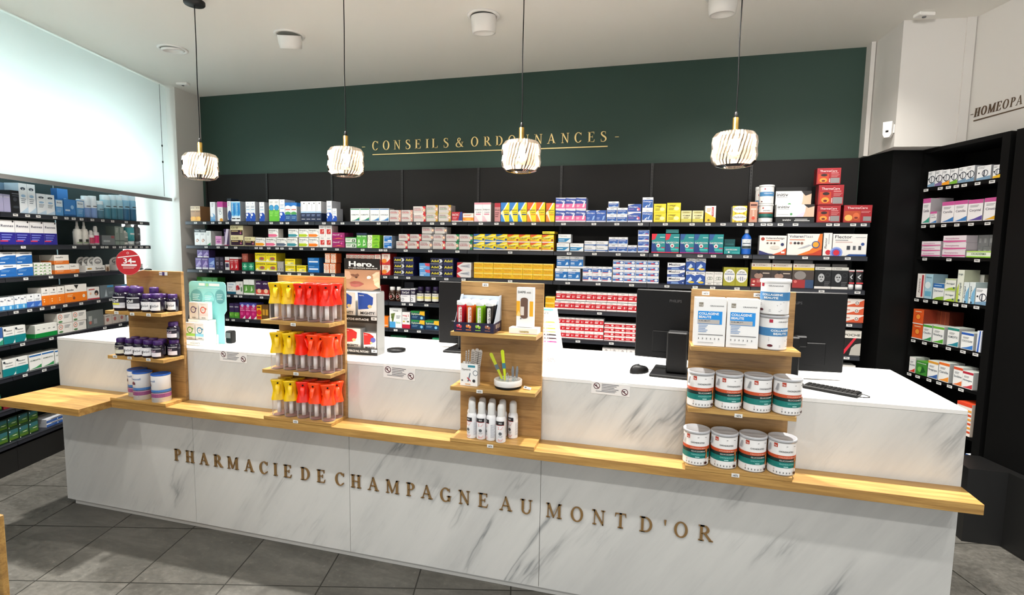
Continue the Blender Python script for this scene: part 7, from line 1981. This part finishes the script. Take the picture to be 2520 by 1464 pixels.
draw(f, PW, PH, [
    ('r', 0, 0, 1, .66, sk2),
    ('p', [(0, .66), (1, .66), (1, .1), (.72, 0), (.2, 0), (0, .1)], sk),
    ('p', [(.72, 0), (1, .12), (1, 0)], '#231a16'),
    ('p', [(0, .62), (.14, .6), (.2, .42), (.14, .36), (0, .36)], sk3),
    ('p', [(.16, .5), (.24, .44), (.36, .42), (.42, .48), (.38, .54), (.3, .5), (.24, .52)], '#7c5240'),
    ('p', [(.28, .42), (.34, .39), (.38, .42), (.34, .44)], '#3a2218'),
    ('p', [(.14, .26), (.28, .3), (.42, .29), (.56, .22), (.4, .24), (.28, .23)], lip),
    ('p', [(.14, .25), (.28, .22), (.4, .23), (.56, .22), (.44, .14), (.3, .11), (.18, .14)], '#a85c54'),
    ('p', [(.8, .5), (.92, .6), (1, .62), (1, .1), (.92, .14), (.84, .24)], '#e6c09c'),
    ('p', [(.78, .5), (.9, .6), (.98, .58), (.86, .46)], '#efcdac'),
    ('p', [(.8, .36), (.94, .44), (.98, .38), (.86, .3)], '#efcdac'),
    ('p', [(.84, .22), (.95, .3), (.99, .24), (.9, .16)], '#efcdac'),
    ('e', .70, .43, .06, .05, '#e9e4da'), ('e', .67, .41, .03, .03, '#f6f4ee'),
    ('r', 0, .66, 1, 1, '#171412'),
    ('t', 'Hero.', .13, .76, .15, W_, .72, .035),
    ('t', 'N°1 DES PATCHS ANTI-ACNE', .12, .69, .035, W_, .82)],
    lambda x, y, L: (x - .118, .0761 - .0002 * L, y + .325))
f.build('header_poster', t)
f = lathe_mb([([(.001, 0), (.05, 0), (.05, .012), (.001, .014)], 'black_plastic')], 24)
tag(f.build('round_coaster', None, (-1.352, 2.56, WT)), 'round black disc on the worktop behind the poster display', 'disc')

# leaning price card
A_, B_ = aty(1371, 758, 2.47), atz(1394, 921, WT + .001)
t = thing('price_card', 'tall white leaning card with printed shade strips and minus fifty offer', 'card', (B_[0], B_[1], WT))
hh = A_[2] - WT
dy = 2.47 - B_[1]
def cm(x, y, L):
    q = y / hh
    return ((A_[0] - B_[0]) * q + (x - .2), dy * q - .0004 * L - .001, y)
f = MB()
th = .0025
for (ya, yb, m_) in ((0, hh * .40, '#f3f3f2'), (hh * .40, hh, '#f6f6f5')):
    p4 = [cm(0, ya, 0), cm(.2, ya, 0), cm(.2, yb, 0), cm(0, yb, 0)]
    f.face(p4, m_)
    f.face([(a, b + th, c) for a, b, c in p4][::-1], m_)
f.face([cm(.2, 0, 0), (cm(.2, 0, 0)[0], cm(.2, 0, 0)[1] + th, 0), (cm(.2, hh, 0)[0], cm(.2, hh, 0)[1] + th, hh), cm(.2, hh, 0)], '#e4e4e2')
sh = [('t', '-50%', .56, .17, .06, '#9a9a9c', .24), ('o', .84, .14, .055, .004, '#b9b9bb'), ('t', 'EYELINER', .45, .90, .035, '#2c2c2e', .34), ('t', 'EYE', .5, .86, .03, '#9a9a9c', .2), ('r', .66, .96, .9, .98, '#3cb8c8')]
for k, (yy, c) in enumerate(((.80, '#c9b8a8'), (.765, '#d8b84c'), (.67, '#e0b44c'), (.62, '#b9b86c'), (.575, '#2c2430'), (.525, '#3c2430'), (.475, '#c83c84'))):
    sh += [('r', .3, yy, .92, yy + .006, c), ('r', .72, yy + .002, .9, yy + .02, c)] + [('r', .34 + .07 * q, yy + .004, .365 + .07 * q, yy + .022, c) for q in range(6)]
draw(f, .2, hh, sh, lambda x, y, L: cm(x, y, L + 1))
f.build('card', t)
# notices taped to the counter front
for i, (c4, rot_) in enumerate(((((540, 862), (607, 867.5), (540.5, 888)), 0), (((944, 898), (1022, 907.5), (945, 928)), 0), (((1456, 938), (1551, 948), (1456, 967)), 0))):
    a, b, c = (aty(*q, 2.2675) for q in c4)
    w = math.hypot(b[0] - a[0], b[2] - a[2])
    h = math.hypot(a[0] - c[0], a[2] - c[2])
    ang = math.atan2(b[2] - a[2], b[0] - a[0])
    f = MB()
    f.box(0, w, -.0008, 0, -h, 0, '#e8e6e4')
    sh = [('l', .27, .82, .44, 5, .13, '#55555c'), ('l', .12, .2, .5, 1, .1, '#55555c')]
    for cx, cy in ((.14, .66), (.87, .36)):
        sh += [('c', cx, cy, .27, '#4c1c2c'), ('c', cx, cy, .21, '#eceae8'), ('p', [(cx - .055, cy + .1), (cx + .02, cy + .1), (cx + .0, cy), (cx + .05, cy - .14), (cx + .02, cy - .16), (cx - .03, cy - .02), (cx - .05, cy - .02)], '#17171a'), ('p', [(cx - .07, cy + .16), (cx + .07, cy - .16), (cx + .06, cy - .2), (cx - .08, cy + .12)], '#6c2434')]
    draw(f, w, h, sh, lambda x, y, L: (x, -.001 - .0002 * L, y - h))
    tag(f.build('notice', None, (a[0], 2.2692, a[2]), rot=(0, -ang, 0)), 'small white notice with two round ban symbols, ' + ['under the turquoise display', 'under the poster display', 'under the mouse and screen'][i], 'notice', 'notices taped to the counter')

# monitors seen from behind
def monitor(label, x0, x1, zb, zt, y, rz, nx=None, base=None, foot=.11):
    cx = (x0 + x1) / 2
    w, h = x1 - x0, zt - zb
    t = thing('computer_monitor', label, 'monitor', (cx, y, WT), rz)
    f = MB()
    f.box(-w / 2, w / 2, 0, .018, zb - WT, zt - WT, 'black_plastic', .004)
    f.box(-w * .30, w * .30, -.006, .001, zb - WT + .03, zb - WT + .13, 'black_plastic', .003)
    f.build('housing', t)
    f = MB()
    f.box(-w / 2 + .008, w / 2 - .008, .018, .0195, zb - WT + .012, zt - WT - .008, 'screen_dark')
    f.build('screen', t)
    f = MB()
    vs, fs, tw = sans('PHILIPS', .02)
    k = .012 / .7
    for q in fs:
        f.face([(-w * .12 + vs[i][0] * k + .0, -.0004, zt - WT - .055 + vs[i][1] * k) for i in q], mat('logo_grey', '#3c3c3e', .4))
    f.build('logo', t)
    nw = .09 if foot > 0 else .05
    f = MB()
    f.box(-nw / 2 - (.04 if foot < 0 else 0), nw / 2 - (.04 if foot < 0 else 0), -.085, -.045, .012, .20, 'black_plastic', .006)
    f.box(-nw / 2, nw / 2, -.05, -.012, .15, .20, 'black_plastic', .006)
    f.build('neck', t)
    f = MB()
    f.box(-.11, foot, -.14, .08, 0, .012, 'black_plastic', .003)
    f.build('foot', t)
    return t
monitor('black monitor seen from behind, next to the effervescent tube stand', -1.187, -.80, 1.055, 1.403, 2.75, 0)
monitor('black monitor seen from behind, with wide stand foot beside the mouse', -.098, .30, 1.090, 1.412, 2.545, -.12)
monitor('black monitor seen from behind, beyond the collagen tubs', .42, .802, 1.066, 1.421, 2.60, .08, foot=-.01)
t = thing('computer_mouse', 'black computer mouse on the worktop before the monitor', 'mouse', (-.07, 2.49, WT), -.7)
f = MB()
rows = []
for i in range(7):
    a = i / 6 * PI / 2
    rows.append([(.031 * math.cos(a) ** .6 * math.cos(2 * PI * j / 24), .055 * math.cos(a) ** .6 * math.sin(2 * PI * j / 24), .034 * math.sin(a) * (1 - .15 * math.sin(2 * PI * j / 24)) + .001) for j in range(24)])
f.grid(rows, 'black_plastic', True); f.face(rows[0][::-1], 'black_plastic'); f.build('body', t)
f = lathe_mb([([(.001, .036), (.003, .035), (.003, .030)], 'grey_plastic')], 10); f.build('wheel', t, (0, -.028, -.006))
t = thing('keyboard', 'black slim keyboard lying at an angle beyond the tub stand', 'keyboard', (.70, 2.40, WT), -.55)
f = MB(); f.box(-.10, .10, -.035, .035, 0, .014, 'black_plastic', .003); f.build('body', t)
f = MB()
for i in range(12):
    for j in range(4):
        f.box(-.094 + i * .0158, -.081 + i * .0158, -.031 + j * .016, -.018 + j * .016, .0141, .0165, 'black_metal')
f.build('keys', t)
t = thing('cable', 'thin black cable looping off the keyboard on the worktop', 'cable', (.80, 2.36, WT))
f = MB(); f.tube(smooth_path([(-.03, .05, .004), (.0, .03, .003), (.02, -.01, .003), (.0, -.03, .003), (-.05, -.02, .003), (-.10, .0, .003)], 6), .0018, 'black_plastic', 6); f.build('cord', t)
t = thing('cable_coil', 'coil of white cable hanging beside the right-most stand monitor' if False else 'coil of white cable between the tub stand and the monitor', 'cable', (.530, 2.42, WT + .001))
f = MB()
for q in range(4):
    f.tube([(.026 * math.cos(a * PI / 8), .018 * math.sin(a * PI / 8), .004 + q * .0055 + .002 * math.sin(a)) for a in range(17)], .0024, '#e6e6e4', 6, False)
f.build('cord', t)

# ------------------------------------------------------------------ pendant lamps
def ribglass():
    m, n, l, b = base_nodes('rib_glass', .1)
    n.clear()
    out = n.new('ShaderNodeOutputMaterial')
    tr, gl, mx = n.new('ShaderNodeBsdfTransparent'), n.new('ShaderNodeBsdfGlossy'), n.new('ShaderNodeMixShader')
    tl, mx2 = n.new('ShaderNodeBsdfTranslucent'), n.new('ShaderNodeMixShader')
    tl.inputs[0].default_value = hexc('#ffeada')
    tr.inputs[0].default_value = (.94, .80, .71, 1)
    gl.inputs[0].default_value = hexc('#fff1e2')
    gl.inputs['Roughness'].default_value = .12
    mx2.inputs[0].default_value = .30
    l.new(tr.outputs[0], mx2.inputs[1]); l.new(tl.outputs[0], mx2.inputs[2])
    fr = n.new('ShaderNodeFresnel'); fr.inputs[0].default_value = 1.5
    l.new(fr.outputs[0], mx.inputs[0]); l.new(mx2.outputs[0], mx.inputs[1]); l.new(gl.outputs[0], mx.inputs[2])
    l.new(mx.outputs[0], out.inputs[0])
ribglass()
mat('bulb_glow', '#ffffff', .5, emit='#ffe6c4', strength=60)
PX = [(-2.829, 0), (-1.782, 1), (-.727, 2), (.323, 3)]
PY = 2.774
pend = None
plab = ['nearest the window', 'second from the window', 'third from the window, before the gold lettering', 'farthest from the window']
for x, i in PX:
    if pend is None:
        t = thing('pendant_lamp', 'x', 'lamp', (x, PY, 2.078), 0, 'pendant lamps over the counter')
        f = MB()
        n, rows = 72, []
        prof = [(.030, .078), (.060, .077), (.086, .070), (.101, .052), (.104, .030), (.101, .004), (.105, -.022), (.100, -.048), (.082, -.064), (.055, -.071), (.046, -.070)]
        for r_, z in prof:
            r_, z = r_ * .97, z * 1.13 - .003
            rows.append([(r_ * (1 + (.035 if j % 2 else -.02) * (1 if r_ > .05 else .3)) * math.cos(2 * PI * (j + z * 30) / n), r_ * (1 + (.035 if j % 2 else -.02) * (1 if r_ > .05 else .3)) * math.sin(2 * PI * (j + z * 30) / n), z) for j in range(n)])
        f.grid(rows, 'rib_glass', True, False)
        f.build('glass_shade', t)
        f = lathe_mb([([(.001, -.028), (.022, -.02), (.032, .002), (.026, .026), (.014, .045), (.012, .06)], 'bulb_glow')], 20); f.build('bulb', t)
        f = lathe_mb([([(.031, .083), (.031, .087), (.0145, .089), (.0145, .148), (.010, .150)], 'brass'), ([(.001, .06), (.014, .06), (.0145, .089)], 'brass')], 24); f.build('stem', t)
        f = lathe_mb([([(.009, .152), (.0075, .172), (.003, .176)], 'black_plastic')], 12); f.build('cord_grip', t)
        f = MB(); f.tube([(0, 0, .174), (.002, 0, .3), (-.002, 0, .5), (.001, 0, .75), (0, 0, CEIL - 2.078 - .02)], .0028, 'black_plastic', 8); f.build('cord', t)
        f = lathe_mb([([(.001, CEIL - 2.078 - .024), (.056, CEIL - 2.078 - .022), (.06, CEIL - 2.078 - .016), (.06, CEIL - 2.078 - .0005)], 'black_metal')], 32); f.build('canopy', t)
        pend = t
    else:
        t = copy_tree(pend)
        t.location.x = x
    t['label'] = 'ribbed smoked glass pendant lamp with brass stem, ' + plab[i]
    light('pendant_light', 'POINT', (x, PY, 2.10), 23, (1, .86, .68), .02)

# ------------------------------------------------------------------ ceiling spots and small devices
spots = [(-3.675, 3.385, .012, 'nearly flush white ceiling spot nearest the window'), (-2.599, 3.357, .085, 'tilted white ceiling spot between the first two pendant lamps'), (-1.153, 3.382, .10, 'white ceiling spot before the third pendant cord'), (.298, 3.45, .10, 'white ceiling spot cut by the top edge of the picture')]
for i, (x, y, drop, lab) in enumerate(spots):
    t = thing('ceiling_spot', lab, 'ceiling light', (x, y, CEIL), 0, 'swivel ceiling spots')
    f = lathe_mb([([(.105, -.0005), (.105, -.005), (.098, -.009), (.084, -.009), (.082, -.0005)], 'white_plastic')], 40); f.build('ring', t)
    f = lathe_mb([([(.080, .0), (.080, -drop * .55), (.074, -drop), (.064, -drop), (.062, -drop + .012), (.001, -drop + .012)], 'white_plastic')], 36)
    f.build('lamp_head', t, (0, 0, -.006), rot=([.12, .32, .14, .1][i], [0, .12, 0, 0][i], 0))
    f = lathe_mb([([(.081, -.001), (.084, -.0015)], slot)], 36); f.build('gap', t)
for px_, lab in (((450, 204), 'small white ceiling detector beside the window pillar'), ((2275, 32), 'small white ceiling detector before the white column')):
    p = atz(*px_, CEIL)
    t = thing('ceiling_detector', lab, 'detector', (p[0], p[1], CEIL), .3)
    f = MB(); f.box(-.05, .05, -.03, .03, -.022, -.0005, 'white_plastic', .004); f.build('body', t)
    f = lathe_mb([([(.001, -.03), (.010, -.028), (.012, -.022)], 'grey_plastic')], 14); f.build('sensor', t)
t = thing('motion_sensor', 'white motion sensor on the narrow white wall strip beside the green wall', 'sensor', (1.418, 4.10, 2.40), -.6)
f = MB(); f.prism([(-.024, -.03), (-.014, -.05), (.014, -.05), (.024, -.03), (.026, .05), (-.026, .05)], -.035, .0, 'white_plastic'); f.build('body', t)
f = MB(); f.box(-.008, .008, -.037, -.0355, -.018, -.006, 'black_plastic'); f.build('lens', t)
f = MB(); f.box(-.018, .030, .001, .028, -.02, .035, 'white_plastic'); f.build('bracket', t)
# oak furniture edge at the picture border, close to the camera
p = aty(8, 1400, 1.15)
t = thing('oak_panel', 'upright oak furniture edge at the lower corner, closest to the camera', 'panel', (p[0] - .011, 1.15, 0))
f = MB(); f.box(-.5, 0, 0, .02, 0, aty(2, 1275, 1.15)[2], 'oak', .002); f.build('panel', t)
